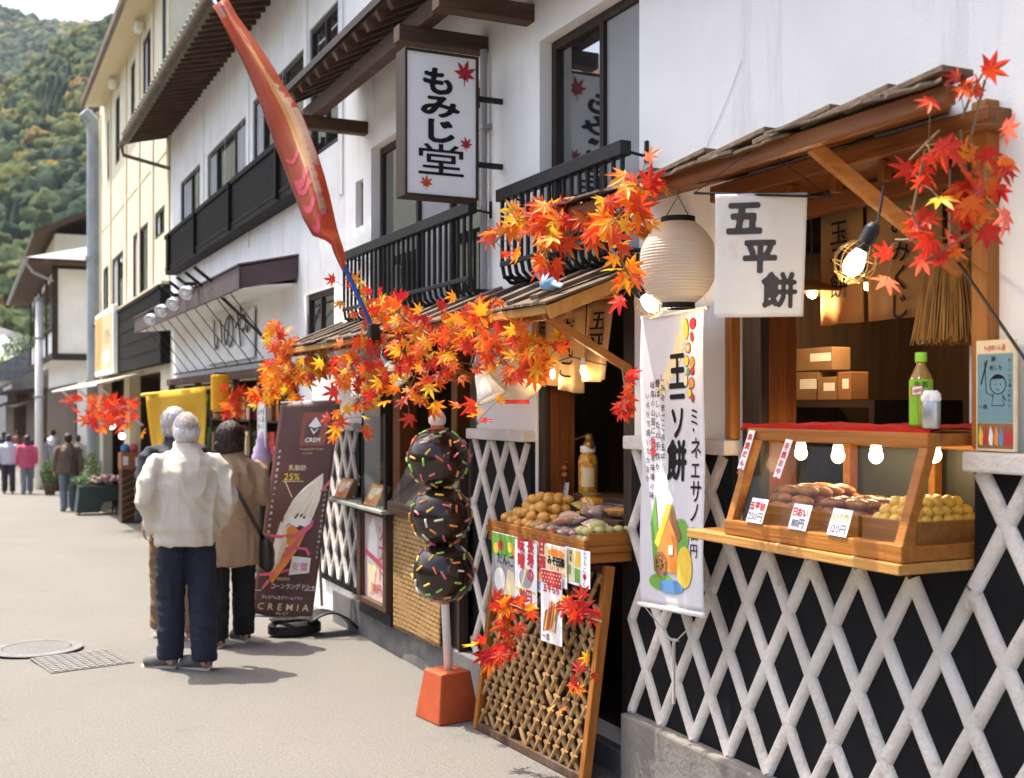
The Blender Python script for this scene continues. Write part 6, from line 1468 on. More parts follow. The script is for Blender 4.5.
col = _mix(nt, _ramp(nt, _noise(nt, v, 5, 5), 0.4, 0.7), wv.outputs['Color'], (0.36, 0.21, 0.075)); nt.links.new(col, bs.inputs['Base Color']); bs.inputs['Roughness'].default_value = 0.75
bp_ = nt.nodes.new('ShaderNodeBump'); bp_.inputs['Strength'].default_value = 0.8; bp_.inputs['Distance'].default_value = 0.006; nt.links.new(wv.outputs['Fac'], bp_.inputs['Height']); bp_.invert = True; nt.links.new(bp_.outputs[0], bs.inputs['Normal'])
mb = MB(); mb.grid(mat_, 40, 30); tag(MT, MT['label'], 'mat'); mb.build('weave', mm, MT, smooth=True, solid=0.008)
mb = MB(); mb.box((2.66, 6.33, 0.24), (2.72, 6.40, 1.5)); mb.box((2.67, 6.41, 0.24), (2.74, 7.30, 0.98)); mb.box((2.64, 6.29, 0.24), (2.70, 6.328, 0.98))
tag(mb.build('counter', M['dark_z'], loc=(2.7, 6.8, 0.24), bevel=0.004), 'dark plank counter front behind the reed mat and chocolate ball display', 'counter')
for (px, py, X, lab) in ((381, 430, 3.4, 'glowing shop lamp deep in the stall behind the glass screen'), (374, 452, 3.2, 'smaller warm lamp lower in the stall behind the glass screen')):
    p = at(px, py, X=X); t = thing('pendant_lamp', lab, 'lamp', p); mb = MB(); mb.lathe([(0.02, 0.05), (0.09, 0.01), (0.11, -0.02), (0.10, -0.015), (0.03, 0.02)], p, 18); mb.build('shade', M['old_z'], t, smooth=True)
    l = bpy.data.lights.new('pendant_light', 'POINT'); l.energy = 6.0; l.color = (1, 0.68, 0.36); l.shadow_soft_size = 0.05; lo = bpy.data.objects.new('pendant_light', l); COL.objects.link(lo); lo.parent = t; lo.location = (0, 0, -0.08)
    mb = MB(); mb.ball(p + V(0, 0, -0.015), (0.07, 0.07, 0.03), 14, 8); mb.build('bulb', M['bulb'], t, smooth=True); mb = MB(); mb.tube([p + V(0, 0, 0.05), V(p.x, p.y, 2.4)], 0.005, 5); mb.build('cord', M['cable'], t)
rr = random.Random(44)
for (yy, zz, lab) in ((6.7, 1.25, 'packed goods shelf behind the slanting showcase'), (7.7, 1.3, 'goods shelf behind the glass screen'), (5.0, 1.5, 'dark goods shelf at the back of the skewer stall')):
    t = thing('goods_shelf', lab, 'shelf', (4.0, yy, zz)); mb = MB()
    for k in range(3): mb.box((3.9, yy - 0.45, zz + 0.28 * k - 0.02), (4.3, yy + 0.45, zz + 0.28 * k))
    mb.build('board', M['old_y'], t); mb = MB()
    for k in range(3):
        y = yy - 0.43
        while y < yy + 0.36:
            wd = rr.uniform(0.06, 0.14); mb.box((3.95, y, zz + 0.28 * k + 0.001), (4.15, y + wd, zz + 0.28 * k + rr.uniform(0.1, 0.22)), rr.randrange(6)); y += wd + rr.uniform(0.005, 0.04)
    mb.build('packets', [M['card'], M['ink_red'], M['ink_cream'], M['ink_brown'], M['ink_white'], M['ink_orange']], t)
mb = MB(); t = thing('wall_cupboard', 'dark cupboard with a red edge and glass door deep in the skewer stall', 'cupboard', (3.6, 4.8, 1.2)); mb.box((3.5, 4.45, 1.0), (4.0, 5.05, 1.72)); mb.build('body', M['dark_z'], t, bevel=0.01)
mb = MB(); mb.box((3.47, 4.45, 1.68), (3.52, 5.05, 1.745)); mb.build('trim', M['ink_red'], t); mb = MB(); mb.box((3.49, 4.5, 1.1), (3.497, 5.0, 1.64)); mb.build('door', M['glass_dark'], t)
# lamps clipped on the roof edge
for (px, py, d, ax, lab) in ((486, 386, 5.75, (0.3, -0.35, -0.9), 'white bell shaped lamp glowing under the maple leaves beside the red rimmed lantern'), (358, 386, 7.6, (0.3, -0.3, -0.9), 'white bell shaped lamp glowing in the maple leaves over the cabinet'), (395, 372, 7.0, (0.5, -0.5, -0.7), 'small white bell shaped lamp half buried in the big maple spray')):
    p = at(px, py, d=d); ax = Vector(ax).normalized(); t = thing('clip_lamp', lab, 'lamp', p, 'bell lamps under the long awning'); s_ = 1.0
    mb = MB(); mb.lathe([(0.018, -0.075), (0.03, -0.07), (0.040, -0.045), (0.052, 0.0), (0.072, 0.055), (0.076, 0.07), (0.070, 0.066), (0.045, 0.0), (0.02, -0.05)], p, 22, ax=ax); mb.build('lamp_shade', pm('milk_glass', (0.8, 0.78, 0.74), (0.76, 0.74, 0.7), rough=0.3, trans=0.4), t, smooth=True)
    mb = MB(); mb.ball(p + ax * 0.02, 0.034, 14, 10); mb.build('bulb', M['bulb_white'], t, smooth=True)
    mb = MB(); mb.tube([p - ax * 0.07, p - ax * 0.13], [0.024, 0.02], 12); mb.tube([p - ax * 0.13, p - ax * 0.16 + V(0.03, 0, 0.05), V(2.31, p.y, 2.10)], 0.006, 6); mb.build('socket', M['steel'], t)
# ------------------------------------------------------------------ hanging shop sign
SG = thing('hanging_sign', 'white box sign with bold black brush characters and red maple leaves beside the window', 'sign', (2.40, 5.85, 3.2))
x0, x1, ys, z0, z1 = 2.14, 2.575, 5.85, 2.835, 3.635
mb = MB(); t_ = 0.014; dpt = 0.15
mb.box((x0, ys, z0), (x0 + t_, ys + dpt, z1)); mb.box((x1 - t_, ys, z0), (x1, ys + dpt, z1)); mb.box((x0 + t_, ys, z0), (x1 - t_, ys + dpt, z0 + t_)); mb.box((x0 + t_, ys, z1 - t_), (x1 - t_, ys + dpt, z1))
mb.build('frame', M['dark_z'], SG, bevel=0.004)
mb = MB(); mb.box((x0 + t_ + .001, ys + 0.012, z0 + t_ + .001), (x1 - t_ - .001, ys + dpt - 0.012, z1 - t_ - .001)); mb.build('panel', pm('white_sign_acrylic', (0.80, 0.80, 0.80), (0.77, 0.77, 0.775), scale=3, rough=0.35, rvar=0.05), SG)
fr = Frame((x0, ys + 0.012, z0), (1, 0, 0), (0, 0, 1)); mb = MB()
def brush(tx, x, y, s, sx, b): mb.text(fr, tx, x, y, s, b, z=0.003, sx=sx, res=5, m=0)
brush('も', 0.095, 0.578, 0.160, 1.28, 0.036); brush('み', 0.085, 0.452, 0.132, 1.85, 0.034); brush('じ', 0.095, 0.314, 0.142, 1.5, 0.040); brush('堂', 0.062, 0.135, 0.188, 1.60, 0.025)
def maple_pts(x, y, s, rot=0.0, lobes=7):
    pts = []; L = [0.62, 0.82, 0.95, 1.0, 0.95, 0.82, 0.62]
    for k in range(lobes):
        a = math.pi / 2 + (k - 3) * 0.82 + rot
        for da, q in ((0.41, 0.34), (0.22, 0.64), (0, 1.0), (-0.22, 0.64)): pts.append((x + s * L[k] * q * math.cos(a - da), y + s * L[k] * q * math.sin(a - da)) if q != 0.34 else (x + s * 0.40 * math.cos(a - 0.41), y + s * 0.40 * math.sin(a - 0.41)))
    return pts
def leaf_mark(x, y, s, m, rot=0.0):
    pts = maple_pts(x, y, s, rot); c = fr.p(x, y, 0.0035); n = len(pts)
    mb.add([c] + [fr.p(a, b, 0.0035) for a, b in pts], [(0, 1 + i, 1 + (i + 1) % n) for i in range(n)], m)
    mb.ribbon(fr, [(x, y), (x + s * 0.1 * math.sin(rot), y - s * 0.85)], s * 0.07, 0.0035, m)
leaf_mark(0.352, 0.695, 0.082, 1, -0.25); leaf_mark(0.362, 0.305, 0.047, 1, 0.2); leaf_mark(0.125, 0.075, 0.047, 2, -0.1)
mb.build('lettering', [M['ink'], pm('maple_red_print', (0.42, 0.015, 0.025)), pm('maple_orange_print', (0.65, 0.07, 0.015))], SG)
mb = MB()
for z in (3.05, 3.42): mb.beam((x1, ys + 0.07, z), (2.76, ys + 0.07, z), 0.02, 0.03)
mb.build('bracket', M['iron'], SG)

# ------------------------------------------------------------------ soft ice cream banner stand
BS_ = thing('banner_stand', 'leaning brown soft ice cream banner with cream lettering on a black footed stand', 'banner stand', (2.25, 8.45, 0))
tl, tr, bl, br = at(281, 403, d=8.72), at(341, 401, d=8.62), at(251, 615, d=8.52), at(312, 618, d=8.42)
W_, H_ = 0.46, 1.60
def cb(x, y, z=0.0):
    a = bl.lerp(br, x / W_); b = tl.lerp(tr, x / W_); q = a.lerp(b, y / H_)
    return q + V(-0.43, -0.90, 0.06) * (z + 0.012 * math.sin(x / W_ * 3.1) + 0.004 * math.sin(y * 9 + x * 8))
class CF:
    def p(s, x, y, z=0.0): return cb(x, y, z)
cf = CF()
mb = MB(); mb.grid(lambda u, v: cb(u * W_, v * H_), 16, 40); mb.build('cloth', pm('chocolate_brown_banner', (0.125, 0.052, 0.040), (0.095, 0.038, 0.030), scale=5, rough=0.55, trans=0.12), BS_, smooth=True, solid=0.002)
mb = MB(); z = 0.005
mats = [M['ink_white'], M['ink_cream'], M['ink_pink'], pm('terracotta_square', (0.30, 0.085, 0.05)), M['ink_orange'], pm('pale_cream_swirl', (0.80, 0.74, 0.62), (0.72, 0.64, 0.50), scale=20), M['ink_red'], M['ink_yellow']]
mb.rect(cf, 0.19, 1.27, 0.385, 1.52, z, 3)
mb.shape(cf, [(0.25, 1.43), (0.29, 1.485), (0.33, 1.43), (0.34, 1.415), (0.29, 1.40), (0.24, 1.415)], z + .001, 0); mb.shape(cf, [(0.255, 1.40), (0.29, 1.35), (0.325, 1.40), (0.31, 1.395), (0.29, 1.37), (0.27, 1.395)], z + .001, 0); mb.text(cf, 'CREM', 0.2875, 1.295, 0.045, 0.03, z + .001, 0, center=True, sx=0.95)
mb.text(cf, 'Premium Soft Cream', 0.29, 1.235, 0.021, 0, z, 1, center=True, sx=0.9, res=1); mb.text(cf, 'ice cream', 0.26, 1.205, 0.018, 0, z, 1, center=True, res=1)
mb.text(cf, '北海道産生クリーム使用の濃厚なソフト', 0.045, 1.22, 0.024, 0.02, z, 0, vertical=True, step=1.95, res=1)
mb.text(cf, '口どけなめらか上質なひととき', 0.435, 0.93, 0.022, 0.02, z, 0, vertical=True, step=1.75, res=1)
mb.text(cf, '乳脂肪', 0.13, 1.085, 0.045, 0.02, z, 1, res=2); mb.text(cf, '25%', 0.105, 1.01, 0.072, 0.02, z, 7); mb.ribbon(cf, [(0.10, 1.0), (0.26, 1.0)], 0.005, z, 1); mb.ribbon(cf, [(0.12, 1.0), (0.19, 0.88)], 0.006, z, 1)
# swirl and wafer
mb.shape(cf, [(0.16, 0.44), (0.14, 0.60), (0.15, 0.74), (0.20, 0.86), (0.27, 0.95), (0.36, 1.03), (0.40, 1.06), (0.41, 0.98), (0.40, 0.86), (0.37, 0.74), (0.30, 0.62), (0.22, 0.50)], z, 5)
for k in range(5): mb.ribbon(cf, [(0.40 - 0.004 * k, 1.03), (0.33 + 0.012 * k, 0.90), (0.22 + 0.03 * k, 0.73 - 0.01 * k)], [0.004, 0.010, 0.014], z + .001, 0 if k % 2 else 1)
for k in range(6): mb.disc(cf, 0.185 + 0.032 * k, 0.69 + 0.012 * (k % 2), 0.024, 0.034, z + .0015, 0, 12, 0.4)
mb.shape(cf, [(0.155, 0.66), (0.20, 0.69), (0.30, 0.62), (0.34, 0.64), (0.29, 0.50), (0.21, 0.36), (0.13, 0.24), (0.10, 0.27), (0.12, 0.45)], z + .002, 4); mb.shape(cf, [(0.13, 0.70), (0.17, 0.68), (0.17, 0.5), (0.13, 0.32), (0.09, 0.36), (0.10, 0.55)], z + .0025, 5); mb.shape(cf, [(0.155, 0.66), (0.185, 0.66), (0.20, 0.52), (0.15, 0.36), (0.13, 0.38)], z + .003, 1)
for pts in ([(0.02, 0.60), (0.14, 0.585), (0.25, 0.60), (0.36, 0.68), (0.37, 0.71)], [(0.0, 0.49), (0.12, 0.475), (0.24, 0.51), (0.35, 0.50), (0.38, 0.455)], [(0.0, 0.42), (0.11, 0.42), (0.22, 0.46), (0.30, 0.60), (0.37, 0.68)], [(0.02, 0.30), (0.12, 0.31), (0.25, 0.345)], [(0.40, 0.92), (0.46, 1.0)], [(0.06, 0.20), (0.10, 0.26)]): mb.ribbon(cf, pts, [0.016 + 0.010 * math.sin(i * 1.3) ** 2 for i in range(len(pts))], z + .004, 2)
mb.shape(cf, [(0.245, 0.305), (0.395, 0.325), (0.395, 0.435), (0.255, 0.445)], z + .005, 0); mb.text(cf, '安曇', 0.32, 0.345, 0.065, 0.0, z + .006, 2, center=True)
mb.text(cf, '期間限定', 0.16, 0.265, 0.026, 0.0, z, 1, res=1); mb.text(cf, 'コーンラングドシャ', 0.12, 0.205, 0.045, 0.02, z, 0, sx=0.86, res=1); mb.ribbon(cf, [(0.005, 0.185), (0.455, 0.20)], 0.005, z, 0)
mb.text(cf, 'プレミアム生クリームソフト', 0.06, 0.128, 0.028, 0.02, z, 0, sx=0.9, res=1); mb.text(cf, 'C R E M I A', 0.235, 0.048, 0.068, 0.012, z, 1, center=True, sx=1.05, res=4); mb.text(cf, 'クレミア', 0.235, 0.014, 0.026, 0.01, z, 0, center=True, res=1)
mb.build('print', mats, BS_)
mb = MB(); mb.tube([bl, br], 0.012, 8); mb.tube([tl, tr], 0.010, 8); mb.build('rail', M['steel'], BS_, smooth=True)
f0 = at(299, 634, Z=0.0); f1 = at(330, 628, d=8.75); f1.z = 0.02
mb = MB(); mb.tube([at(322, 606, d=8.85), at(318, 520, d=8.9), at(312, 405, d=8.85)], 0.012, 8); mb.build('pole', M['steel'], BS_, smooth=True)
mb = MB(); c = f0 + V(0.0, 0.05, 0.055)
mb.loft([(c.x - .02, c.y, 0.004, 0.20, 0.13), (c.x - .02, c.y, 0.07, 0.20, 0.13), (c.x - .02, c.y, 0.095, 0.17, 0.10)], 24); mb.box((c.x - 0.20, c.y - 0.06, 0.10), (c.x + 0.1, c.y + 0.06, 0.115)); mb.build('foot', M['iron'], BS_, bevel=0.01)
mb = MB(); q = V(f0.x + 0.20, f0.y - 0.02, 0)
n = 10
mb.grid(lambda u, v: q + V(-0.15 + 0.36 * u, -0.14 + 0.28 * v, 0.045 + 0.13 * math.sin(math.pi * (0.12 + 0.85 * u)) ** 0.8 * (1 - 0.1 * v) - 0.03 * u), 14, 6); mb.build('foot_cover', M['iron'], BS_, smooth=True, solid=0.012)

# ------------------------------------------------------------------ the big tilted flag
FLG = thing('flag', 'tall brown soft ice cream flag blown along a slanting blue pole above the awning', 'flag', (2.28, 6.95, 2.18))
pb_, pt_ = at(374, 331, d=6.42), at(212, -4, X=1.50)
mb = MB(); mb.tube([pb_, pb_.lerp(pt_, 0.5) + V(-0.0, -0.02, 0.05), pt_ ], 0.014, 8); mb.build('pole', pm('blue_plastic_pole', (0.02, 0.10, 0.42), (0.015, 0.07, 0.32), rough=0.35), FLG, smooth=True)
mb = MB(); mb.box(pb_ + V(-0.03, -0.03, -0.05), pb_ + V(0.03, 0.03, 0.04)); mb.beam(pb_, V(2.32, pb_.y, 2.10), 0.02, 0.02); mb.build('clamp', M['iron'], FLG, bevel=0.01)
ctl = [(0.0, (227.0, -3.1), (212.6, 5.9)), (0.057, (236.7, 15.0), (221.6, 21.0)), (0.125, (250.0, 33.0), (230.6, 39.0)), (0.193, (262.6, 51.0), (240.3, 57.0)), (0.261, (274.5, 68.9), (248.6, 74.9)), (0.328, (284.9, 86.9), (255.8, 92.9)), (0.396, (297.1, 104.9), (262.2, 110.9)), (0.464, (305.8, 122.9), (269.4, 128.9)), (0.532, (312.6, 140.9), (275.5, 146.9)), (0.6, (319.1, 158.9), (282.7, 164.9)), (0.668, (324.8, 176.9), (289.2, 182.9)), (0.735, (329.5, 194.8), (296.4, 200.8)), (0.803, (333.5, 212.8), (302.9, 218.8)), (0.868, (337.4, 230.1), (312.9, 236.1)), (0.89, (339.2, 235.8), (330.2, 241.8)), (0.939, (343.5, 248.8), (334.5, 254.8)), (1.0, (345.7, 265.0), (342.4, 271.0))]
def fl(u, v):
    """u across, v down the flag"""
    for (a, pa, qa), (b, pb, qb) in zip(ctl, ctl[1:]):
        if v <= b + 1e-9:
            t = (v - a) / (b - a); R0 = (pa[0] + (pb[0] - pa[0]) * t, pa[1] + (pb[1] - pa[1]) * t); L0 = (qa[0] + (qb[0] - qa[0]) * t, qa[1] + (qb[1] - qa[1]) * t); break
    d0 = 7.45 - 0.95 * v
    px, py = L0[0] + (R0[0] - L0[0]) * u, L0[1] + (R0[1] - L0[1]) * u
    return at(px, py, d=d0 - 0.20 * math.sin(u * math.pi * 0.9) * (1 - 0.4 * v) + 0.03 * math.sin(v * 12 + u * 4) + 0.10 * u)
mb = MB(); mb.grid(fl, 20, 60)
mm, nt, bs = newmat('brown_flag_cloth'); nt.nodes.remove(bs)
df = nt.nodes.new('ShaderNodeBsdfPrincipled'); df.inputs['Roughness'].default_value = 0.5
tb = nt.nodes.new('ShaderNodeBsdfTranslucent'); mx = nt.nodes.new('ShaderNodeMixShader'); mx.inputs[0].default_value = 0.68
v = _coord(nt, (1, 1, 1)); col = _mix(nt, _ramp(nt, _noise(nt, v, 2.5, 3), 0.35, 0.65), (0.38, 0.125, 0.055), (0.28, 0.085, 0.038))
nt.links.new(col, df.inputs['Base Color']); tb.inputs['Color'].default_value = (0.88, 0.30, 0.10, 1)
nt.links.new(df.outputs[0], mx.inputs[1]); nt.links.new(tb.outputs[0], mx.inputs[2]); nt.links.new(mx.outputs[0], nt.nodes['Material Output'].inputs['Surface'])
tmat = lambda n, c: pm(n, c, None, scale=8, rough=0.5, trans=0.5)
fm = [mm, tmat('flag_cream', (0.72, 0.52, 0.34)), tmat('flag_gold', (0.66, 0.36, 0.08)), tmat('flag_pink', (0.72, 0.09, 0.14)), tmat('flag_hem', (0.60, 0.42, 0.34)), tmat('flag_dark_hem', (0.26, 0.06, 0.035))]
fo = mb.build('cloth', fm[0], FLG, smooth=True, solid=0.002)
class FF:
    def p(s, x, y, z=0.0):
        x = min(1, max(0, x)); y = min(1, max(0, y)); return fl(x, y) + V(-0.35, -0.85, -0.35).normalized() * 0.006
ff = FF(); mb = MB()
def strip(f0, f1, v0, v1, m, n=24):
    for i in range(n):
        a, b = v0 + (v1 - v0) * i / n, v0 + (v1 - v0) * (i + 1) / n
        for j in range(3):
            q = lambda v_, k: f0(v_) + (f1(v_) - f0(v_)) * k / 3
            mb.quad(ff.p(q(a, j), a), ff.p(q(a, j + 1), a), ff.p(q(b, j + 1), b), ff.p(q(b, j), b), m)
strip(lambda v_: 0.68 - 0.30 * max(0, v_ - .5), lambda v_: 0.86 - 0.05 * v_, 0.10, 0.80, 1); strip(lambda v_: 0.55, lambda v_: 0.68 - 0.30 * max(0, v_ - .5), 0.16, 0.62, 2); strip(lambda v_: 0.06, lambda v_: 0.97, 0.0, 0.05, 4, 6); strip(lambda v_: 0.84, lambda v_: 0.99, 0.05, 0.62, 4); strip(lambda v_: 0.01, lambda v_: 0.08, 0.08, 0.86, 5)
for (va, vb, wv_) in ((0.60, 0.66, .030), (0.66, 0.69, .022), (0.71, 0.755, .026), (0.77, 0.83, .026), (0.54, 0.58, .015)):
    pts = [(0.15 + 0.75 * k / 8, va + (vb - va) * (0.5 + 0.5 * math.cos(k / 8 * 3.1)) + 0.012 * math.sin(k)) for k in range(9)]
    for (xa, ya), (xb, yb) in zip(pts, pts[1:]): mb.quad(ff.p(xa, ya), ff.p(xb, yb), ff.p(xb, yb + wv_), ff.p(xa, ya + wv_), 3)
mb.build('print', fm, FLG, smooth=True)

# ------------------------------------------------------------------ manhole and grate
p = at(37, 648, Z=0.0); t = thing('manhole_cover', 'round pale cast manhole cover set in the road', 'manhole cover', p)
mb = MB(); mb.lathe([(0, 0.004), (0.22, 0.004), (0.224, 0.002)], p, 40); mb.build('lid', pm('worn_cast_iron', (0.13, 0.122, 0.112), (0.08, 0.075, 0.07), scale=40, rough=0.6, bump=0.6, bscale=60), t)
mb = MB(); mb.lathe([(0.228, 0.002), (0.231, 0.006), (0.30, 0.006), (0.305, 0.002)], p, 40); mb.build('collar', M['kerb'], t)
p = at(82, 661, Z=0.0); t = thing('drain_cover', 'square patterned drain cover set in the road beside the round one', 'drain cover', p)
mb = MB(); mb.obox(p + V(0, 0, 0.002), V(0.26, 0.05, 0), V(-0.05, 0.26, 0), V(0, 0, 0.004)); mb.build('frame', pm('worn_iron_cover', (0.12, 0.112, 0.103), (0.08, 0.075, 0.07), scale=30, rough=0.7, bump=0.4), t)
mb = MB()
for i in range(9):
    for j in range(9): mb.obox(p + V(0.055 * (i - 4) - 0.0106 * (j - 4), 0.0106 * (i - 4) + 0.055 * (j - 4), 0.008), V(0.018, 0.0035, 0), V(-0.0035, 0.018, 0), V(0, 0, 0.003))
mb.build('tread_pattern', pm('worn_iron_stud', (0.19, 0.178, 0.163), (0.14, 0.13, 0.118), scale=30, rough=0.6), t)

# ------------------------------------------------------------------ maple garlands
def leafmat(n, c1, c2, sc=9):
    return pm(n, c1, c2, scale=sc, rough=0.5, trans=0.55, lo=0.42, hi=0.58, detail=1)
LM = [leafmat('maple_red', (0.62, 0.035, 0.018), (0.52, 0.02, 0.02)), leafmat('maple_scarlet', (0.72, 0.075, 0.015), (0.62, 0.035, 0.018)), leafmat('maple_orange', (0.80, 0.19, 0.014), (0.72, 0.075, 0.014)),
      leafmat('maple_amber', (0.84, 0.40, 0.02), (0.80, 0.17, 0.014)), leafmat('maple_yellow', (0.84, 0.60, 0.04), (0.82, 0.33, 0.018)), leafmat('maple_coral', (0.74, 0.15, 0.09), (0.66, 0.06, 0.04))]
def maple_leaf(mb, p, nrm, up, s, m, rr, fold=0.22):
    nrm = nrm.normalized(); up = (up - nrm * up.dot(nrm)).normalized(); r = up.cross(nrm)
    L = [0.50, 0.78, 0.95, 1.06, 0.95, 0.78, 0.50]; vs = [p]; n = 7
    droop = rr.uniform(0.05, 0.38)
    for k in range(n):
        a = (k - 3) * 0.78; j = rr.uniform(0.9, 1.1)
        for da, q, f in ((-0.39, 0.30, 0.4), (-0.20, 0.62, 1.0), (0.0, 1.0, 0.0), (0.20, 0.62, 1.0)):
            ln = s * (L[k] * q * j if q != 0.30 else 0.36)
            d = up * math.cos(a + da) + r * math.sin(a + da)
            vs.append(p + d * ln - nrm * (droop * ln * ln / s * 0.8) + nrm * (fold * s * 0.10 * f))
    N = len(vs) - 1
    mb.add(vs, [(0, 1 + i, 1 + (i + 1) % N) for i in range(N)], m)
def garland(label, paths, n, s, pal, spread, seed, group=None, stem=0.0035, rope_col=None, name='maple_garland'):
    """a spray of big cloth maple leaves on wired twigs; paths: pixels and depths of its twigs"""
    rr = random.Random(seed); P = [[at(x, y, d=d) for x, y, d in path] for path in paths]
    root = thing(name, label, 'maple spray', P[0][0], group); lb, sb = MB(), MB()
    lens = [sum((b - a).length for a, b in zip(q, q[1:])) for q in P]; T = sum(lens)
    for q, l in zip(P, lens):
        sb.tube(q, stem, 6)
        for _ in range(max(3, int(n * l / T))):
            t = rr.random() * l
            for a, b in zip(q, q[1:]):
                sl = (b - a).length
                if t <= sl: c = a.lerp(b, t / sl); break
                t -= sl
            off = Vector((rr.gauss(0, 1), rr.gauss(0, 1), rr.gauss(0, 1))) * spread * rr.uniform(0.35, 1.0)
            p = c + off; p.x = min(p.x, 2.70) if c.x < 2.72 else p.x
            toc = Vector((-SA * 1.0, -CA * 1.0, 0.1))
            nrm = (toc + Vector((rr.gauss(0, .55), rr.gauss(0, .55), rr.gauss(0.1, .55)))).normalized()
            up = Vector((off.x * 2, off.y * 2, off.z - 0.03)) + Vector((rr.gauss(0, .08), rr.gauss(0, .08), rr.gauss(-0.04, .08)))
            if up.length < 1e-3: up = Vector((0, 0, -1))
            m = rr.choices(range(6), pal)[0]
            maple_leaf(lb, p, nrm, up, s * rr.uniform(0.62, 1.15), m, rr)
            sb.tube([c, c.lerp(p, 0.6) + V(0, 0, 0.008), p], 0.0016, 4)
    sb.build('twig', pm('green_brown_twig_%d' % seed, (0.22, 0.15, 0.05), (0.16, 0.09, 0.03), scale=10), root); lb.build('leaves', LM, root)
    return root
RED, ORG, YEL = [6, 5, 2, .5, .6, 3], [1.2, 3, 6, 4, 2, .6], [.5, 1.2, 3, 6, 6, .3]
garland('red and coral maple spray tied to the post beside the blue poster', [[(1000, 188, 3.0), (962, 170, 2.95), (975, 120, 2.9), (985, 80, 2.9)], [(962, 150, 2.95), (925, 150, 2.95), (912, 215, 3.0), (938, 250, 3.0)], [(985, 150, 2.9), (985, 200, 2.9), (1008, 215, 2.85)], [(968, 235, 3.0), (930, 240, 3.0), (895, 240, 3.05)], [(960, 130, 2.95), (975, 230, 2.95), (925, 262, 3.0)], [(940, 130, 2.9), (910, 160, 2.95)], [(962, 118, 2.9), (974, 88, 2.9), (985, 70, 2.9)]], 66, 0.057, [5, 4.5, 3, 1.2, 1, 4], 0.042, 41)
garland('orange and yellow maple spray over the near window guard', [[(655, 190, 4.02), (622, 188, 4.05), (648, 212, 4.02), (632, 232, 4.05)], [(632, 200, 4.05), (612, 225, 4.08), (622, 262, 4.08), (634, 285, 4.08)], [(612, 222, 4.1), (596, 210, 4.2)]], 44, 0.068, [.6, 1.5, 3.5, 5, 6, .6], 0.045, 42)
garland('orange maple spray trailing across the near window guard towards the hanging sign', [[(595, 225, 4.55), (560, 215, 4.75), (520, 218, 4.95), (492, 245, 5.0)], [(560, 220, 4.75), (545, 255, 4.8), (550, 275, 4.8)], [(540, 215, 4.85), (560, 240, 4.75)]], 78, 0.074, [1, 3.5, 6, 3.2, 2.2, .6], 0.055, 43)
garland('wide red to yellow maple spray hanging along the awning above the chocolate balls', [[(492, 312, 5.5), (465, 330, 5.7), (430, 335, 6.0), (400, 315, 6.3), (375, 310, 6.6), (352, 294, 6.9)], [(450, 335, 5.8), (440, 375, 5.9), (420, 392, 6.0)], [(410, 330, 6.2), (395, 370, 6.3), (370, 390, 6.5), (345, 412, 6.7), (335, 422, 6.8)], [(430, 340, 6.0), (405, 400, 6.1)], [(478, 340, 5.7), (470, 365, 5.7)], [(400, 345, 6.3), (360, 350, 6.6), (345, 380, 6.7)]], 320, 0.063, [3.4, 4, 4, 4.2, 3.8, .6], 0.092, 44)
garland('orange and yellow maple spray draped over the red rimmed lantern', [[(500, 335, 5.35), (530, 345, 5.3), (565, 345, 5.25)], [(520, 350, 5.3), (540, 372, 5.3), (505, 378, 5.4)], [(478, 315, 5.5), (490, 345, 5.45), (505, 365, 5.4)], [(470, 405, 5.6), (478, 425, 5.6)]], 90, 0.066, [1.5, 3.5, 5, 3.5, 3.5, .5], 0.055, 45)
garland('small red maple spray hanging by the post inside the skewer stall', [[(622, 368, 4.75), (626, 395, 4.7), (624, 412, 4.7)]], 12, 0.065, RED, 0.025, 46)
garland('yellow and orange maple spray at the far end of the long awning', [[(285, 405, 9.0), (275, 385, 8.95), (262, 395, 9.0), (258, 385, 9.0)], [(290, 370, 8.9), (285, 345, 8.9), (272, 322, 8.9)], [(280, 380, 8.9), (300, 372, 8.8), (325, 362, 8.6)], [(268, 378, 9), (285, 372, 8.9)]], 130, 0.085, [.8, 2, 4, 6, 5, .8], 0.085, 47)
garland('red and amber maple spray tucked in the bamboo board under the menu sheets', [[(500, 610, 5.35), (512, 640, 5.3), (500, 655, 5.35), (485, 648, 5.45)], [(566, 606, 4.86), (580, 615, 4.82), (602, 622, 4.78)], [(500, 600, 5.3), (530, 612, 5.2)]], 52, 0.066, [5, 5, 3, 1.5, 1, .8], 0.035, 48)
garland('thin red maple twig low on the bamboo board', [[(590, 655, 4.78), (578, 680, 4.82), (560, 708, 4.88)]], 11, 0.05, [5, 4, 2, 2, 1.5, .5], 0.022, 49)
garland('red and orange maple garland hanging under the cream awning far down the street', [[(88, 402, 19.5), (100, 418, 19), (115, 412, 18.5), (128, 420, 18)]], 60, 0.17, [5, 5, 4, 2, 1, .5], 0.16, 50)
garland('orange maple bunch beside the yellow lantern', [[(236, 392, 11.6), (234, 412, 11.6)]], 24, 0.10, [3, 5, 5, 2, 1, .3], 0.075, 51)

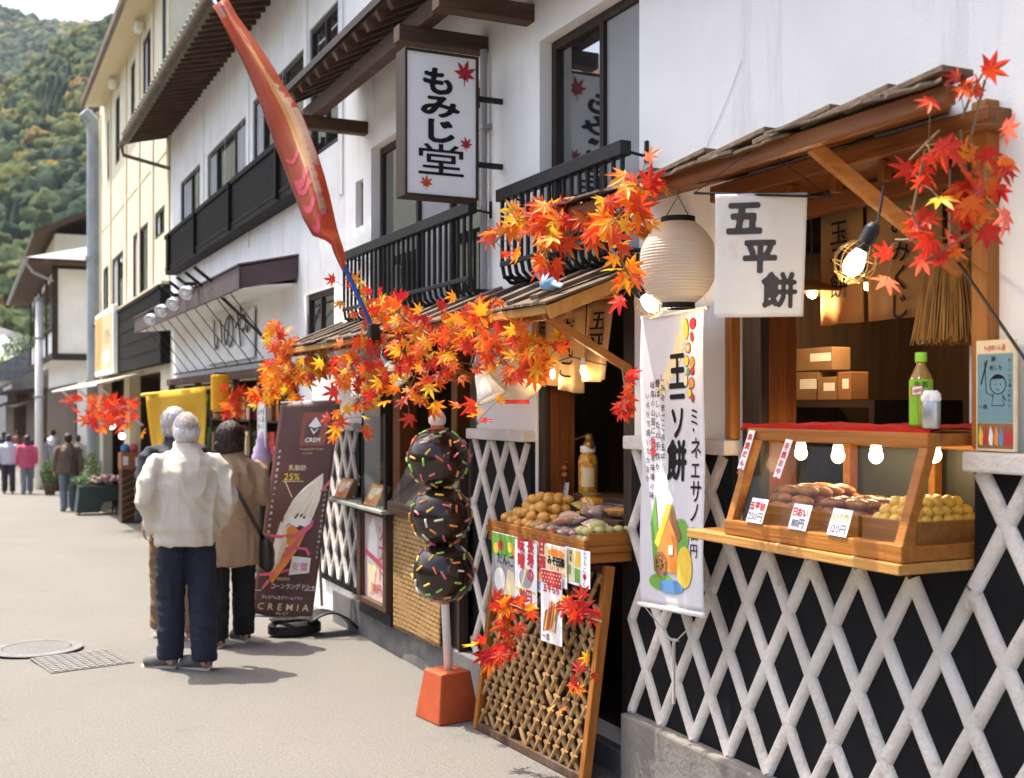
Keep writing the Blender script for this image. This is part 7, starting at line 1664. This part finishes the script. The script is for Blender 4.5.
# ------------------------------------------------------------------ the shop under the canopy
p = at(220, 393, X=2.42); t = thing('paper_lantern', 'small plain yellow cylinder lantern hanging in front of the canopy shop', 'lantern', p); mb = MB()
prof = [(0.06, -0.20), (0.088, -0.185)] + [(0.094 + 0.0015 * math.cos(i * 1.9), -0.17 + 0.34 * i / 40) for i in range(41)] + [(0.088, 0.185), (0.06, 0.20)]
mb.lathe(prof, p, 24); mb.build('paper_body', pm('saffron_paper', (0.82, 0.46, 0.02), (0.78, 0.38, 0.015), scale=6, rough=0.7, trans=0.4), t, smooth=True)
mb = MB(); mb.tube([p + V(0, 0, 0.195), p + V(0, 0, 0.215)], 0.062, 16); mb.tube([p - V(0, 0, 0.195), p - V(0, 0, 0.215)], 0.062, 16); mb.tube([p + V(0, 0, 0.2), V(p.x + 0.1, p.y, 2.0)], 0.006, 5); mb.split('ring', M['iron'], t)
yb = thing('shop_curtain', 'draped yellow cloth banner with faint writing hung across in front of the canopy shop', 'curtain', at(175, 420, d=13.2)); tl, tr = at(146, 396, d=13.4), at(206, 386, d=12.9)
def yc(u, v, n=0.0):
    q = tl.lerp(tr, u); return q + V(0.06 * math.sin(u * 9 + v * 2) * v + 0.03 * v, -n, -0.80 * v * (1 - 0.12 * math.sin(u * 6)) )
mb = MB(); mb.grid(yc, 20, 12); mb.build('cloth', pm('yellow_banner_cloth', (0.82, 0.55, 0.05), (0.74, 0.44, 0.03), scale=3, rough=0.8, trans=0.4), yb, smooth=True, solid=0.003)
mb = MB()
for k, ch in enumerate('ようこそ'): mb.text(None, ch, 0.2 + 0.17 * k, -0.55, 0.16, 0.0, fn=lambda a, b: yc(min(1, a), -b, 0.02), res=2)
mb.build('lettering', M['ink_brown'], yb); mb = MB(); mb.tube([tl + V(-.05, 0, .01), tr + V(.3, 0, .01)], 0.02, 8); mb.build('rod', M['ink_yellow'], yb)
rr = random.Random(77)
for i in range(5):
    y = 10.9 + i * 1.35; t = thing('goods_rack', ['goods rack nearest the corner under the canopy', 'second goods rack under the canopy hung with packets', 'goods rack behind the yellow lantern', 'goods rack behind the yellow curtain', 'last goods rack at the far end of the canopy shop'][i], 'rack', (3.1, y, -0.2)); mb = MB()
    for k in range(4): mb.box((2.92, y - 0.5, 0.25 + 0.42 * k), (3.3, y + 0.5, 0.27 + 0.42 * k))
    for q in (-0.5, 0.47): mb.box((2.92, y + q, -0.2), (2.95, y + q + 0.03, 1.75))
    mb.build('frame', M['old_y'], t); mb = MB()
    for k in range(4):
        yy = y - 0.45
        while yy < y + 0.38:
            wd = rr.uniform(0.08, 0.18); mb.box((2.93 + rr.uniform(0, .05), yy, 0.271 + 0.42 * k), (3.2, yy + wd, 0.27 + 0.42 * k + rr.uniform(0.12, 0.34)), rr.randrange(8)); yy += wd + rr.uniform(0.01, 0.06)
    mb.build('packets', [M['card'], M['ink_red'], M['ink_cream'], M['ink_brown'], M['ink_white'], M['ink_orange'], M['ink_green'], M['ink_pink']], t)
p = at(262, 432, X=2.62); t = thing('price_board', 'tall white notice board with small writing behind the leaning brown banner', 'notice', p); mb = MB(); mb.box(p + V(-0.01, -0.16, -0.55), p + V(0.01, 0.16, 0.30)); mb.build('board', M['ink_white'], t, bevel=0.004)
fr = Frame(p + V(-0.0105, 0.16, -0.55), (0, -1, 0), (0, 0, 1)); mb = MB()
for k in range(3): mb.text(fr, ('和菓子', 'せんべい', '山の幸')[k], 0.26 - 0.09 * k, 0.72, 0.07, 0.01, vertical=True, res=1)
mb.build('lettering', M['ink'], t)
p = at(262, 440, X=2.60); t = thing('ice_cream_figure', 'small lilac and white plastic ice cream figure by the canopy shop corner', 'figure', V(p.x, p.y, 0.0)); q = V(p.x, p.y, 1.15)
mb = MB(); mb.lathe([(0, 0.30), (0.03, 0.26), (0.06, 0.2), (0.055, 0.17), (0.085, 0.12), (0.08, 0.09), (0.10, 0.05), (0.09, 0.0)], q, 18); mb.build('swirl', flat('lilac_plastic', (0.55, 0.40, 0.58)), t, smooth=True); mb = MB(); mb.lathe([(0.08, 0.0), (0.03, -0.35), (0, -0.36)], q, 18); mb.build('cone', M['ink_cream'], t, smooth=True); mb = MB(); mb.tube([q + V(0, 0, -0.34), V(q.x, q.y, 0.02)], 0.015, 8); mb.lathe([(0, 0.02), (0.14, 0.015), (0.15, -0.1)], V(q.x, q.y, 0), 18); mb.build('stand', M['iron'], t)

# ------------------------------------------------------------------ stall at the yellow building
def gnd(px, py, Y): q = at(px, py, Y=Y); return V(q.x, Y, zg(Y))
p = gnd(130, 523, 22.0)
t = thing('wooden_cabinet', 'slatted brown wooden cabinet with an orange topped box by the flower stand', 'cabinet', p); mb = MB(); mb.box(p + V(-0.17, -0.22, 0.0), p + V(0.24, 0.25, 0.98)); mb.build('body', M['old_z'], t, bevel=0.01)
mb = MB()
for k in range(7): mb.beam(p + V(-0.16, -0.232, 0.08 + 0.12 * k), p + V(0.19, -0.232, 0.24 + 0.12 * k), 0.012, 0.05, up=(0, 1, 0))
mb.build('slat', M['honey_x'], t); mb = MB(); mb.box(p + V(-0.18, -0.24, 0.982), p + V(0.21, 0.25, 1.28)); mb.build('top_box', pm('orange_stained_box', (0.34, 0.12, 0.03), (0.26, 0.08, 0.02), scale=5), t, bevel=0.01)
mb = MB(); mb.box(p + V(-0.15, -0.246, 1.06), p + V(-0.06, -0.241, 1.22)); mb.box(p + V(0.06, -0.246, 1.04), p + V(0.16, -0.241, 1.2)); mb.build('label', M['paper'], t)
for i, (dx, c, lab) in enumerate(((0.06, 'ink_pink', 'pink packet on top of the orange cabinet box'), (-0.08, 'ink_blue', 'dark blue packet on top of the orange cabinet box'))):
    q = p + V(dx, 0.0, 1.281); u = thing('packet', lab, 'packet', q); mb = MB(); mb.loft([(q.x, q.y, q.z, .07, .05), (q.x, q.y, q.z + .09, .085, .06), (q.x, q.y, q.z + .15, .05, .02)], 12); mb.build('bag', M[c], u, smooth=True)
p = gnd(97, 512, 25.0); t = thing('flower_stand', 'low stand draped in dark green tarpaulin with trays of pink flowers', 'stand', p)
tw = 0.62
mb = MB(); mb.prism([p + V(-0.42, -0.3, 0.06), p + V(-0.36, -0.3, 0.60), p + V(0.36, -0.3, 0.60), p + V(0.40, -0.3, 0.30), p + V(0.1, -0.3, 0.26), p + V(0.02, -0.3, 0.06)], (0, 0.62, 0)); mb.build('tarpaulin', pm('dark_green_tarpaulin', (0.018, 0.042, 0.038), (0.012, 0.028, 0.028), scale=4, rough=0.4, bump=0.4, bscale=6), t, bevel=0.02)
mb = MB()
for x in (-0.36, 0.34):
    for y in (-0.28, 0.28): mb.tube([p + V(x, y, 0), p + V(x, y, 0.58)], 0.015, 6)
mb.build('leg', M['iron'], t)
mb = MB(); rr = random.Random(8)
for k in range(90):
    q = p + V(rr.uniform(-0.12, 0.42), rr.uniform(-0.3, 0.3), 0.66 + rr.uniform(0, 0.12)); lump(mb, q, (0.035, 0.035, 0.03), k, m=rr.choice((0, 0, 1, 2)), nu=8, nv=6, amp=0.3)
leaf_cloud(mb, p + V(-0.1, 0, 0.70), (0.42, 0.3, 0.14), 500, 0.035, rr, 3)
o = mb.build('flowers', [pm('pale_pink_petal', (0.75, 0.42, 0.36), (0.78, 0.6, 0.5)), M['ink_white'], M['ink_pink'], M['leaf_mid']], t); structure(o, 'stuff')
for (px, py, Y, h, n, lab, mm) in ((86, 492, 26.4, 0.75, 700, 'leafy potted plant beside the flower stand', 'leaf_mid'), (50, 490, 33, 0.95, 600, 'potted shrub standing behind the man in the brown waistcoat', 'leaf_mid'), (56, 486, 35, 1.0, 600, 'second potted shrub further along the kerb', 'leaf_mid'), (92, 470, 27.3, 1.2, 500, 'yellow green plant behind the flower stand', 'leaf_bright')):
    p = gnd(px, py, Y); t = thing('potted_plant', lab, 'plant', p); mb = MB(); mb.lathe([(0, 0), (0.12, 0), (0.17, 0.28), (0.16, 0.28), (0, 0.25)], p, 14); mb.build('pot', M['old_z'], t); mb = MB(); leaf_cloud(mb, p + V(0, 0, h * 0.62), (0.24, 0.24, h * 0.42), n, 0.04, random.Random(n + int(px))); mb.build('foliage', M[mm], t)
for (px, py, X, lab) in ((112, 426, 2.3, 'round white shop lamp under the cream awning'), (122, 436, 2.6, 'lower white shop lamp under the cream awning')):
    p = at(px, py, X=X); t = thing('shop_lamp', lab, 'lamp', p); mb = MB(); mb.ball(p, 0.06, 14, 10); mb.build('globe', M['bulb_white'], t, smooth=True); mb = MB(); mb.tube([p + V(0, 0, 0.09), V(p.x, p.y, 2.15)], 0.01, 6); mb.build('cord', M['cable'], t)
# ------------------------------------------------------------------ people
M['skin'] = pm('skin', (0.58, 0.34, 0.24), (0.52, 0.28, 0.19), scale=12, rough=0.5)
def cloth_mat(n, a, b=None, **k): return pm(n, a, b or tuple(x * 0.86 for x in a), scale=5, rough=0.85, bump=0.12, bscale=9, stretch=(2.0, 1, 0.55), rvar=0.05, **k)
def hand(mb, w, d, side, curl=0.5, s=1.0):
    """palm, four unequal bent fingers and a thumb, growing on from the wrist"""
    d = d.normalized(); f = Vector((0, 1, 0)); f = (f - d * f.dot(d)).normalized(); n = Vector((side, 0, 0)); n = (n - d * n.dot(d)).normalized()
    pc = w + d * 0.045 * s
    mb.tube([w - d * 0.02, w + d * 0.02, w + d * 0.055 * s, w + d * 0.088 * s], [(0.020, 0.026), (0.016, 0.036), (0.015, 0.040), (0.012, 0.036)], 10)
    inn = -n
    for i, (o, l) in enumerate(((0.028, 0.066), (0.010, 0.074), (-0.009, 0.069), (-0.027, 0.054))):
        b0 = w + d * 0.078 * s + f * o * s; b1 = b0 + (d * (1 - 0.35 * curl) + inn * 0.45 * curl).normalized() * l * 0.45 * s; b2 = b1 + (d * (1 - 0.8 * curl) + inn * 0.9 * curl).normalized() * l * 0.32 * s; b3 = b2 + (d * (1 - 1.0 * curl) + inn * 1.1 * curl).normalized() * l * 0.25 * s
        mb.tube([b0, b1, b2, b3], [0.0095, 0.0088, 0.008, 0.0068], 7)
    t0 = w + d * 0.025 * s + f * 0.032 * s; t1 = t0 + (d * 0.7 + f * 0.6 + inn * 0.3).normalized() * 0.035 * s; t2 = t1 + (d * 0.95 + inn * 0.3).normalized() * 0.030 * s
    mb.tube([w + d * 0.02, t0, t1, t2], [0.013, 0.012, 0.0105, 0.008], 7)

def person(label, loc, rotz, H, top, legs, shoe, hair, style='short', stride=0.1, hem=0.82, arm='down', voxel=0.010, broad=1.0, group=None, collar=True, sole=None, hem_w=1.0, lean=0.0, head_turn=0.0, toe_out=0.0, baggy=1.0):
    t = thing('person', label, 'person', (0, 0, 0), group); k = H / 1.65
    S = lambda x, y, z: Vector((x * k, (y + lean * z) * k, z * k))
    J = {}
    for s in (-1, 1):
        st = stride * s
        J['hip', s] = S(0.088 * s, 0, 0.86); J['knee', s] = S(0.095 * s, st * 0.55 + 0.03, 0.46); J['ank', s] = S(0.098 * s, st - 0.02, 0.085); ta = 0.09 * s - toe_out; J['toe', s] = J['ank', s] + S(0.172 * math.sin(ta), 0.172 * math.cos(ta), -0.05)
        J['sh', s] = S(0.180 * s * broad, 0, 1.345)
        if arm == 'pocket': J['el', s] = S(0.258 * s * broad, -0.06, 1.085); J['wr', s] = S(0.185 * s * broad, 0.105, 0.885)
        elif arm == 'front': J['el', s] = S(0.235 * s * broad, -0.02, 1.08); J['wr', s] = S(0.13 * s, 0.20, 1.06)
        else: J['el', s] = S(0.232 * s * broad, -0.03 - st * 0.5, 1.08); J['wr', s] = S(0.235 * s * broad, 0.05 - st * 1.0, 0.85)
    hy = 0.035; hz = 1.535
    # one continuous body
    mb = MB()
    mb.loft([tuple(S(0, y, z)) + (rx * k * broad, ry * k) for (z, rx, ry, y) in ((0.80, 0.13, 0.09, 0), (0.90, 0.150, 0.105, -0.005), (1.02, 0.135, 0.098, 0.005), (1.18, 0.148, 0.105, 0.005), (1.28, 0.150, 0.092, -0.005), (1.34, 0.105, 0.075, -0.01), (1.41, 0.058, 0.058, 0.0))], 20)
    mb.tube([S(0, -0.01, 1.33), S(0, 0.01, 1.42), S(0, hy - 0.01, 1.50)], [0.060 * k, 0.054 * k, 0.054 * k], 14)
    rot = Matrix.Rotation(head_turn, 3, 'Z'); hc = S(0, hy, hz)
    def hp(x, y, z): return hc + rot @ (Vector((x, y, z)) * k)
    mb.ball(hp(0, -0.008, 0.012), (0.076 * k, 0.096 * k, 0.102 * k), 22, 16, rot=rot); mb.ball(hp(0, 0.028, -0.048), (0.056 * k, 0.066 * k, 0.066 * k), 18, 12, rot=rot); mb.ball(hp(0, 0.066, -0.085), (0.026 * k, 0.024 * k, 0.022 * k), 12, 8)
    mb.tube([hp(0, 0.088, 0.025), hp(0, 0.108, -0.015), hp(0, 0.098, -0.028)], [0.010 * k, 0.015 * k, 0.013 * k], 8)
    mb.tube([hp(-0.022, 0.088, -0.052), hp(0.022, 0.088, -0.052)], [0.008 * k, 0.008 * k], 8); mb.tube([hp(-0.045, 0.078, 0.032), hp(0, 0.090, 0.032), hp(0.045, 0.078, 0.032)], 0.009 * k, 8)
    for s in (-1, 1):
        mb.ball(hp(0.078 * s, -0.004, -0.002), (0.012 * k, 0.022 * k, 0.034 * k), 10, 8, rot=rot @ Matrix.Rotation(0.35 * s, 3, 'Z'))
        mb.tube([J['hip', s] + S(0, 0, 0.04), J['hip', s] * 0.5 + J['knee', s] * 0.5, J['knee', s], J['knee', s] * 0.6 + J['ank', s] * 0.4 + S(0, -0.012, 0), J['ank', s]], [0.085 * k, 0.07 * k, 0.05 * k, 0.05 * k, 0.034 * k], 12)
        mb.tube([J['ank', s] + S(0, -0.05, -0.03), J['ank', s] + S(0, 0.02, -0.02), J['toe', s]], [0.034 * k, 0.036 * k, 0.024 * k], 10)
        mb.tube([J['sh', s] * 0.55 + S(0, 0, 1.30) * 0.45, J['sh', s] + S(-0.012 * s, 0, -0.045), J['sh', s].lerp(J['el', s], 0.5), J['el', s], J['el', s].lerp(J['wr', s], 0.35), J['wr', s]], [0.045 * k, 0.046 * k, 0.043 * k, 0.036 * k, 0.037 * k, 0.024 * k], 12)
        hand(mb, J['wr', s], J['wr', s] - J['el', s], s, 0.7 if arm != 'down' else 0.45, k)
    organic(mb, 'body', M['skin'], t, voxel=min(voxel, 0.008) if arm != 'pocket' else 0.009, smooth=2)
    mb = MB()
    for s in (-1, 1): mb.ball(hp(0.031 * s, 0.079, 0.010), 0.0115 * k, 10, 8)
    mb.build('eyes', M['ink'], t, smooth=True)
    # trousers
    mb = MB(); mb.loft([tuple(S(0, 0, z)) + (rx * k * broad, ry * k) for z, rx, ry in ((0.80, 0.150, 0.112), (0.85, 0.152, 0.112), (0.90, 0.142, 0.105))], 20)
    for s in (-1, 1):
        a = J['ank', s]
        mb.tube([J['hip', s] + S(0, 0, 0.01), J['hip', s].lerp(J['knee', s], 0.38), J['knee', s], J['knee', s].lerp(a, 0.55) + S(0, -0.014, 0), a + S(0, -0.005, 0.03), a + S(0, 0.0, -0.015)], [0.080 * k, 0.094 * k * baggy, 0.084 * k * baggy, 0.080 * k * baggy, 0.077 * k * baggy, 0.078 * k * baggy], 14)
    organic(mb, 'trousers', legs, t, voxel=voxel, smooth=4, folds=(0.012 * k, 7, 7, 5.5, H * 3))
    # jacket
    mb = MB(); secs = []
    if hem > 0.7:
        secs = [(hem, 0.184, 0.142, 0), (hem + 0.02, 0.190, 0.148, 0), (hem + 0.075, 0.186, 0.144, 0), (hem + 0.105, 0.202, 0.156, 0), (1.05, 0.200, 0.146, 0.0)]
    else:
        secs = [(hem, 0.215 * hem_w, 0.165, 0), (0.75, 0.208 * hem_w, 0.155, 0), (0.9, 0.195, 0.145, 0), (1.04, 0.182, 0.135, 0)]
    secs += [(1.18, 0.196, 0.142, -0.004), (1.27, 0.188, 0.132, -0.012), (1.335, 0.150, 0.112, -0.016), (1.39, 0.098, 0.088, -0.008), (1.42, 0.078, 0.078, 0.0)]
    mb.loft([tuple(S(0, y, z)) + (rx * k * broad, ry * k) for (z, rx, ry, y) in secs], 24)
    if collar: mb.loft([tuple(S(0, 0.002, 1.38)) + (0.088 * k, 0.085 * k), tuple(S(0, 0.006, 1.425)) + (0.080 * k, 0.078 * k), tuple(S(0, 0.010, 1.450)) + (0.074 * k, 0.072 * k)], 20)
    for s in (-1, 1):
        e, wv = J['el', s], J['wr', s]
        mb.tube([J['sh', s] * 0.55 + S(0, 0, 1.32) * 0.45, J['sh', s] + S(-0.006 * s, 0, -0.024), J['sh', s].lerp(e, 0.22) + S(0.010 * s, 0, -0.006), J['sh', s].lerp(e, 0.55) + S(0.008 * s, -0.005, 0), e, e.lerp(wv, 0.5), e.lerp(wv, 0.86), e.lerp(wv, 0.99)], [0.055 * k, 0.062 * k, 0.067 * k, 0.062 * k, 0.058 * k, 0.057 * k, 0.052 * k, 0.043 * k], 14)
    organic(mb, 'jacket', top, t, voxel=voxel, smooth=4, folds=(0.024 * k, 8, 8, 2.6, H * 7))
    # shoes
    for s in (-1, 1):
        a, b = J['ank', s], J['toe', s]; mb = MB()
        z = lambda p, h: Vector((p.x, p.y, h * k))
        heel = a + (a - b).normalized() * 0.045 * k
        mb.tube([z(heel, 0.048), z(a, 0.055), z(a.lerp(b, 0.5), 0.050), z(b, 0.040), z(b + (b - a) * 0.10, 0.032)], [(0.034 * k, 0.040 * k), (0.040 * k, 0.048 * k), (0.045 * k, 0.040 * k), (0.046 * k, 0.030 * k), (0.03 * k, 0.018 * k)], 12)
        mb.tube([z(a, 0.05), z(a, 0.10)], [0.042 * k, 0.040 * k], 12)
        sh = organic(mb, 'shoe', shoe, t, voxel=0.007, smooth=2)
        mb = MB(); mb.tube([z(heel + (a - b) * 0.02, 0.012), z(a, 0.012), z(a.lerp(b, 0.5), 0.012), z(b, 0.013), z(b + (b - a) * 0.13, 0.018)], [(0.030 * k, 0.0125 * k), (0.040 * k, 0.0125 * k), (0.042 * k, 0.0125 * k), (0.047 * k, 0.0125 * k), (0.026 * k, 0.010 * k)], 10); so = mb.build('sole', sole or M['iron'], sh, smooth=True)
    # hair
    mb = MB()
    if style == 'thin':
        mb.ball(hp(0, -0.034, -0.018), (0.0805 * k, 0.078 * k, 0.072 * k), 22, 16, rot=rot); mb.ball(hp(0, -0.052, -0.034), (0.060 * k, 0.054 * k, 0.040 * k), 18, 12, rot=rot)
    elif style == 'short':
        mb.ball(hp(0, -0.020, 0.020), (0.085 * k, 0.100 * k, 0.104 * k), 22, 16, rot=rot); mb.ball(hp(0, -0.050, -0.030), (0.068 * k, 0.058 * k, 0.062 * k), 18, 12, rot=rot)
    elif style == 'full':
        mb.ball(hp(0, -0.018, 0.022), (0.093 * k, 0.106 * k, 0.108 * k), 22, 16, rot=rot); mb.ball(hp(0, -0.050, -0.035), (0.076 * k, 0.062 * k, 0.066 * k), 18, 12, rot=rot)
    elif style == 'bob':
        mb.ball(hp(0, -0.018, 0.014), (0.106 * k, 0.116 * k, 0.118 * k), 24, 18, rot=rot); mb.ball(hp(0, -0.042, -0.052), (0.108 * k, 0.086 * k, 0.078 * k), 22, 14, rot=rot); mb.ball(hp(0.06, -0.01, -0.045), (0.036 * k, 0.05 * k, 0.07 * k), 14, 10); mb.ball(hp(-0.06, -0.01, -0.045), (0.036 * k, 0.05 * k, 0.07 * k), 14, 10)
    elif style == 'long':
        mb.ball(hp(0, -0.018, 0.018), (0.092 * k, 0.106 * k, 0.106 * k), 22, 16, rot=rot); mb.tube([hp(0, -0.06, 0.0), hp(0, -0.095, -0.12), hp(0, -0.115, -0.30)], [(0.085 * k, 0.05 * k), (0.085 * k, 0.045 * k), (0.06 * k, 0.025 * k)], 14)
    scalp = None
    if style == 'thin':
        scalp = []; r_ = random.Random(3)
        while len(scalp) < 2500:
            d = Vector((r_.gauss(0, 1), r_.gauss(0, 1), r_.gauss(0, 1))).normalized()
            if d.z < -0.25 or (d.y > 0.62 and d.z < 0.75): continue
            if d.z > 0.75 and r_.random() < 0.35: continue
            scalp.append((hp(d.x * 0.077, -0.008 + d.y * 0.097, 0.012 + d.z * 0.103), (rot @ Vector((d.x / 0.076, d.y / 0.096, d.z / 0.102))).normalized()))
    o = organic(mb, 'hair', hair, t, voxel=0.0055, smooth=2, wrinkle=0.004 * k, wscale=0.02, tufts=(5200 if style == 'thin' else 2600) if voxel < 0.01 else 0, extra=scalp, tw=0.0011)
    t.location = loc; t.rotation_euler = (0, 0, rotz)
    return t, k
hair_white = pm('white_hair', (0.88, 0.86, 0.83), (0.74, 0.71, 0.68), scale=60, rough=0.7, stretch=(1, 1, 0.25), bump=0.35, bscale=90, c3=(0.66, 0.42, 0.34), s3=9, lo3=0.52, hi3=0.72)
hair_grey = pm('silver_hair', (0.62, 0.60, 0.58), (0.40, 0.38, 0.37), scale=60, rough=0.7, stretch=(1, 1, 0.25), bump=0.35, bscale=90)
hair_brown = pm('dark_brown_hair', (0.045, 0.018, 0.012), (0.020, 0.010, 0.008), scale=60, rough=0.42, stretch=(1, 1, 0.15), bump=0.7, bscale=80)
hair_black = pm('black_hair', (0.018, 0.014, 0.013), (0.010, 0.009, 0.008), scale=60, rough=0.45, stretch=(1, 1, 0.15), bump=0.7, bscale=80)
sole_w = flat('cream_rubber_sole', (0.62, 0.55, 0.42))
def gz(px, py, d=None):
    q = at(px, py, Z=0.0) if d is None else at(px, py, d=d); return V(q.x, q.y, zg(q.y))
P1 = gz(187, 668); P2 = gz(231, 643); P3 = gz(176, 634)
person('older man with thin white hair, white jacket and navy trousers walking away', P1, R(-3), 1.655, cloth_mat('ivory_jacket', (0.61, 0.555, 0.455), (0.56, 0.505, 0.41)), cloth_mat('navy_trousers', (0.008, 0.012, 0.028)), pm('grey_suede_shoe', (0.16, 0.15, 0.15), (0.1, 0.095, 0.09), scale=12, rough=0.8), hair_white, 'thin', stride=-0.07, hem=0.80, arm='pocket', voxel=0.0085, broad=1.03, sole=sole_w, lean=0.01, toe_out=0.85, baggy=1.06)
wt, wk = person('woman with short dark brown hair in a beige coat and black trousers walking away', P2, R(-8), 1.585, cloth_mat('beige_coat', (0.36, 0.24, 0.15), (0.31, 0.205, 0.125)), cloth_mat('black_trousers', (0.006, 0.007, 0.009)), M['shoe_dark'], hair_brown, 'bob', toe_out=0.5, stride=0.07, hem=0.60, arm='front', voxel=0.0085, broad=1.0, sole=sole_w, head_turn=-0.3, hem_w=1.06)
person('man with fuller silver hair, dark jacket and brown trousers half hidden by the white jacket', P3, R(-6), 1.70, cloth_mat('dark_navy_jacket', (0.022, 0.025, 0.038)), cloth_mat('brown_trousers', (0.20, 0.115, 0.055)), pm('white_red_trainer', (0.75, 0.72, 0.70), (0.6, 0.1, 0.08), scale=14, rough=0.6, lo=0.5, hi=0.55), hair_grey, 'full', stride=-0.10, hem=0.78, arm='down', voxel=0.0085, broad=0.96, sole=M['ink_white'], head_turn=-0.5)
# shoulder bag: lies across the coat's back
bag = thing('shoulder_bag', 'black shoulder bag on a long strap crossing the back of the beige coat', 'bag', (0, 0, 0)); k = wk; mb = MB()
B3 = lambda x, y, z: Vector((x * k, y * k, z * k))
mb.tube([B3(-0.115, 0.03, 1.40), B3(-0.13, -0.04, 1.415), B3(-0.10, -0.115, 1.36), B3(-0.04, -0.160, 1.26), B3(0.05, -0.165, 1.12), B3(0.13, -0.150, 0.97), B3(0.19, -0.115, 0.86), B3(0.235, -0.06, 0.78)], [(0.013, 0.003)] * 8, 8); mb.build('strap', M['shoe_dark'], bag, smooth=True)
mb = MB(); c = B3(0.245, 0.0, 0.67)
mb.tube([c + V(0, 0, 0.12), c + V(0.005, 0, 0.09), c + V(0.01, 0, 0.0), c + V(0.012, 0, -0.09), c + V(0.012, 0, -0.125)], [(0.03, 0.13), (0.05, 0.15), (0.062, 0.165), (0.058, 0.165), (0.03, 0.14)], 18); organic(mb, 'body', M['shoe_dark'], bag, voxel=0.009, smooth=3, wrinkle=0.01)
bag.location = P2; bag.rotation_euler = (0, 0, R(-8))
# walkers down the street
def far_p(px, d): t_ = (px - 512.0) / F_PX; x, y = d * (SA + t_ * CA), d * (CA - t_ * SA); return V(x, y, zg(y))
grey_tr = cloth_mat('grey_blue_trousers', (0.16, 0.185, 0.23)); dk = cloth_mat('dark_trousers', (0.03, 0.032, 0.045)); shirt = cloth_mat('pale_blue_shirt', (0.50, 0.54, 0.64)); wshirt = cloth_mat('white_shirt', (0.75, 0.75, 0.75))
person('man in a brown jacket and grey blue trousers standing by the flower stand', far_p(68, 24.8), R(5), 1.68, cloth_mat('brown_waistcoat', (0.145, 0.10, 0.07)), grey_tr, M['shoe_dark'], hair_black, 'short', 0.09, 0.80, 'down', 0.016, 1.08, collar=False)
person('woman with long hair in a raspberry pink jacket and grey trousers walking up the street', far_p(27, 31.2), R(4), 1.60, cloth_mat('raspberry_jacket', (0.50, 0.07, 0.15)), grey_tr, M['shoe_dark'], hair_brown, 'long', 0.10, 0.72, 'down', 0.018)
person('man in a pale blue shirt and dark trousers beside the pink jacket', far_p(8.5, 31.5), R(0), 1.62, shirt, dk, M['shoe_dark'], hair_black, 'short', -0.09, 0.82, 'down', 0.018, 1.08)
person('distant walker in a white shirt close to the pale pole', far_p(53, 37), R(8), 1.74, wshirt, dk, M['shoe_dark'], hair_black, 'short', 0.08, 0.8, 'down', 0.02)
person('distant walker in a navy top between the pink jacket and the white shirt', far_p(38, 41), R(0), 1.68, dk, grey_tr, M['shoe_dark'], hair_black, 'short', -0.08, 0.8, 'down', 0.02)
person('distant walker in a grey top and dark trousers behind the brown waistcoat', far_p(78, 31), R(10), 1.60, cloth_mat('grey_top', (0.30, 0.28, 0.27)), dk, M['shoe_dark'], hair_black, 'short', 0.05, 0.8, 'down', 0.02)
person('distant walker in a pale lilac top in the thick of the far crowd', far_p(43.5, 36), R(-5), 1.55, cloth_mat('lilac_top', (0.45, 0.42, 0.52)), grey_tr, M['shoe_dark'], hair_brown, 'bob', 0.06, 0.78, 'down', 0.02)
person('distant walker in a red brown top far off at the street end', far_p(17.5, 52), R(0), 1.66, cloth_mat('red_brown_top', (0.28, 0.10, 0.08)), dk, M['shoe_dark'], hair_black, 'short', 0.08, 0.8, 'down', 0.02)
person('distant walker in a white top far off at the street end', far_p(24, 56), R(0), 1.64, wshirt, grey_tr, M['shoe_dark'], hair_black, 'full', -0.08, 0.8, 'down', 0.02)
person('distant walker in a dark top at the left edge far off', far_p(3.5, 48), R(0), 1.64, dk, dk, M['shoe_dark'], hair_black, 'short', -0.08, 0.8, 'down', 0.02)
